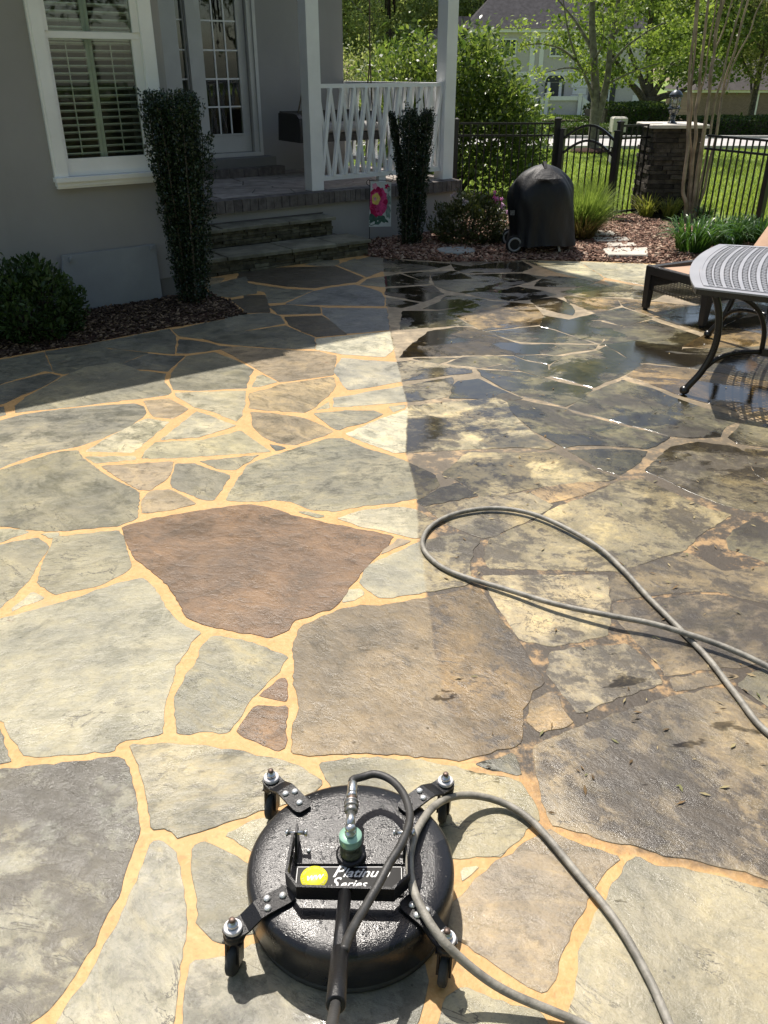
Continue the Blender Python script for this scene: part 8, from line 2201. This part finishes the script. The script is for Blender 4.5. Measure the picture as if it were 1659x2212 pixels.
for x in (-0.209, 0.048):
    q = MB(); q.add([(x - 0.003, 1.33, 0.1408), (x - 0.003, 1.40, 0.1408), (x - 0.003, 1.39, 0.205), (x - 0.003, 1.365, 0.205), (x + 0.003, 1.33, 0.1408), (x + 0.003, 1.40, 0.1408), (x + 0.003, 1.39, 0.205), (x + 0.003, 1.365, 0.205)],
        [(3, 2, 1, 0), (4, 5, 6, 7), (0, 1, 5, 4), (1, 2, 6, 5), (2, 3, 7, 6), (3, 0, 4, 7)]); br_ = q.build('pivot_bracket', M_GLOSS, cl)
    q = MB(); q.cyl((x - 0.02, 1.377, 0.19), (x + 0.018, 1.377, 0.19), 0.005, 10); q.cyl((x + 0.0185, 1.377, 0.19), (x + 0.025, 1.377, 0.19), 0.009, 6); q.cyl((x - 0.026, 1.377, 0.19), (x - 0.0205, 1.377, 0.19), 0.009, 6); q.build('pivot_bolt', M_NICKEL, br_)
# handle
hp0, hp1, hp2 = Vector((-0.087, 1.216, 0.183)), Vector((-0.0855, 0.999, 0.300)), Vector((-0.082, 0.838, 0.400))
q = MB(); q.cyl(hp0, hp1 + (hp1 - hp0) * 0.05, 0.0148, 24); q.build('handle_tube', M_GLOSS, cl)
q = MB(); q.lathe([(0.0152, 0), (0.0172, 0.0015), (0.0172, (hp2 - hp1).length - 0.0015), (0.0155, (hp2 - hp1).length), (0.012, (hp2 - hp1).length)], hp1, 24, (hp2 - hp1).normalized()); q.build('handle_sleeve', M_GLOSS, cl)
# swivel and fittings
sxx, syy = -0.079, 1.352
MB().lathe([(0.034, 0.1407), (0.036, 0.143), (0.036, 0.148), (0.030, 0.150)], (sxx, syy, 0), 28).build('swivel_flange', M_GLOSS, cl)
MB().lathe([(0.0255, 0.1502), (0.0265, 0.152), (0.0265, 0.160), (0.0255, 0.161), (0.0255, 0.182), (0.0265, 0.183), (0.0265, 0.190)], (sxx, syy, 0), 32).build('swivel_body', M_OLIVE_S, cl)
MB().lathe([(0.0268, 0.1902), (0.0272, 0.1915), (0.0272, 0.2105), (0.0262, 0.212), (0.0003, 0.212)], (sxx, syy, 0), 32).build('swivel_cap', M_MINT, cl)
q = MB(); q.lathe([(0.0135, 0.2122), (0.0135, 0.222), (0.0105, 0.223), (0.0105, 0.229)], (sxx, syy, 0), 6); q.lathe([(0.0110, 0.2292), (0.0125, 0.236), (0.011, 0.243), (0.0003, 0.2445)], (sxx, syy, 0), 14)
q.cyl((sxx, syy + 0.004, 0.2355), (sxx + 0.0, syy + 0.045, 0.2355), 0.0105, 16); q.build('elbow', M_NICKEL, cl)
fd = Vector((0.006, 1.0, -0.03)).normalized(); f0 = Vector((sxx, syy + 0.045, 0.2355))
M_GREYM = simple('dull_steel', (0.30, 0.29, 0.27), 0.4, 0.8, var=0.2, nscale=60)
MB().lathe([(0.0145, 0.0), (0.0165, 0.002), (0.0165, 0.012), (0.0145, 0.014)], f0, 6, fd).build('coupler_nut', M_GREYM, cl)
MB().lathe([(0.0155, 0.0142), (0.0175, 0.016), (0.0175, 0.021), (0.0155, 0.022), (0.0155, 0.027), (0.0175, 0.028), (0.0175, 0.033), (0.015, 0.035)], f0, 22, fd).build('coupler_collar', M_GREYM, cl)
MB().lathe([(0.011, 0.0352), (0.012, 0.036), (0.012, 0.046), (0.011, 0.047)], f0, 6, fd).build('hex_nipple', M_RUST, cl)
MB().lathe([(0.0105, 0.0472), (0.0128, 0.049), (0.0128, 0.060), (0.0110, 0.062), (0.0118, 0.064), (0.0118, 0.093), (0.0105, 0.095)], f0, 18, fd).build('ferrule', M_NICKEL, cl)
ferr = f0 + fd * 0.094
hpth = [ferr - fd * 0.01, ferr + fd * 0.012] + [Vector(p) for p in BLACK_HOSE]
q = MB(); q.tube(catmull(hpth, 8), 0.0098, 12); q.build('whip_hose', M_HOSEB, cl)
q = MB(); q.tube(catmull([hp2 - (hp2 - hp1) * 0.05, hp2 + Vector((-0.002, -0.03, 0.018)), hp2 + Vector((-0.006, -0.12, 0.07)), hp2 + Vector((-0.01, -0.3, 0.16))], 6), 0.0098, 12); q.build('grip', M_HOSEB, cl)

# ------------------------------------------------------------------ pressure hoses
def hose(pts, r, label):
    P = catmull(pts, 10)
    c = P[len(P) // 2]
    q = MB(); q.tube(P, r, 12)
    return tag(q.build('pressure_hose', M_HOSEG, None, (c.x, c.y, 0)), label, 'hose', 'grey pressure washer hoses')
hose(HOSE_LOOP, 0.0105, 'grey hose lying in a crossed teardrop loop on the unwashed flagstones')
hose(HOSE_ARCH, 0.0100, 'grey hose arching against the right side of the round black cleaner')

# ------------------------------------------------------------------ leaf litter on the unwashed stones
n = 420
yy = 1.6 + 6.6 * rng.random(n) ** 1.1
xx = 0.25 + rng.random(n) * (0.25 + yy * 0.44)
P = np.stack([xx, yy, np.full(n, 0.0045)], 1)
ang = rng.random(n) * 2 * math.pi
t = np.stack([np.cos(ang), np.sin(ang), rng.normal(0, 0.12, n)], 1); s = np.stack([-np.sin(ang), np.cos(ang), rng.normal(0, 0.2, n)], 1)
L = rng.uniform(0.006, 0.02, n)[:, None]; W = L * rng.uniform(0.12, 0.35, n)[:, None]
V = np.stack([P - t * L, P + s * W + np.array([0, 0, 0.0015]), P + t * L, P - s * W], 1).reshape(-1, 3)
lit = link('leaf_litter', np_mesh('leaf_litter', V, np.arange(n * 4).reshape(-1, 4)), chip_mat('dry_litter', [(0.05, 0.035, 0.02), (0.20, 0.13, 0.06), (0.34, 0.27, 0.15), (0.10, 0.12, 0.04)]))
tag(lit, 'tiny dry leaves and buds scattered over the unwashed stones', 'leaf litter', kind='stuff')
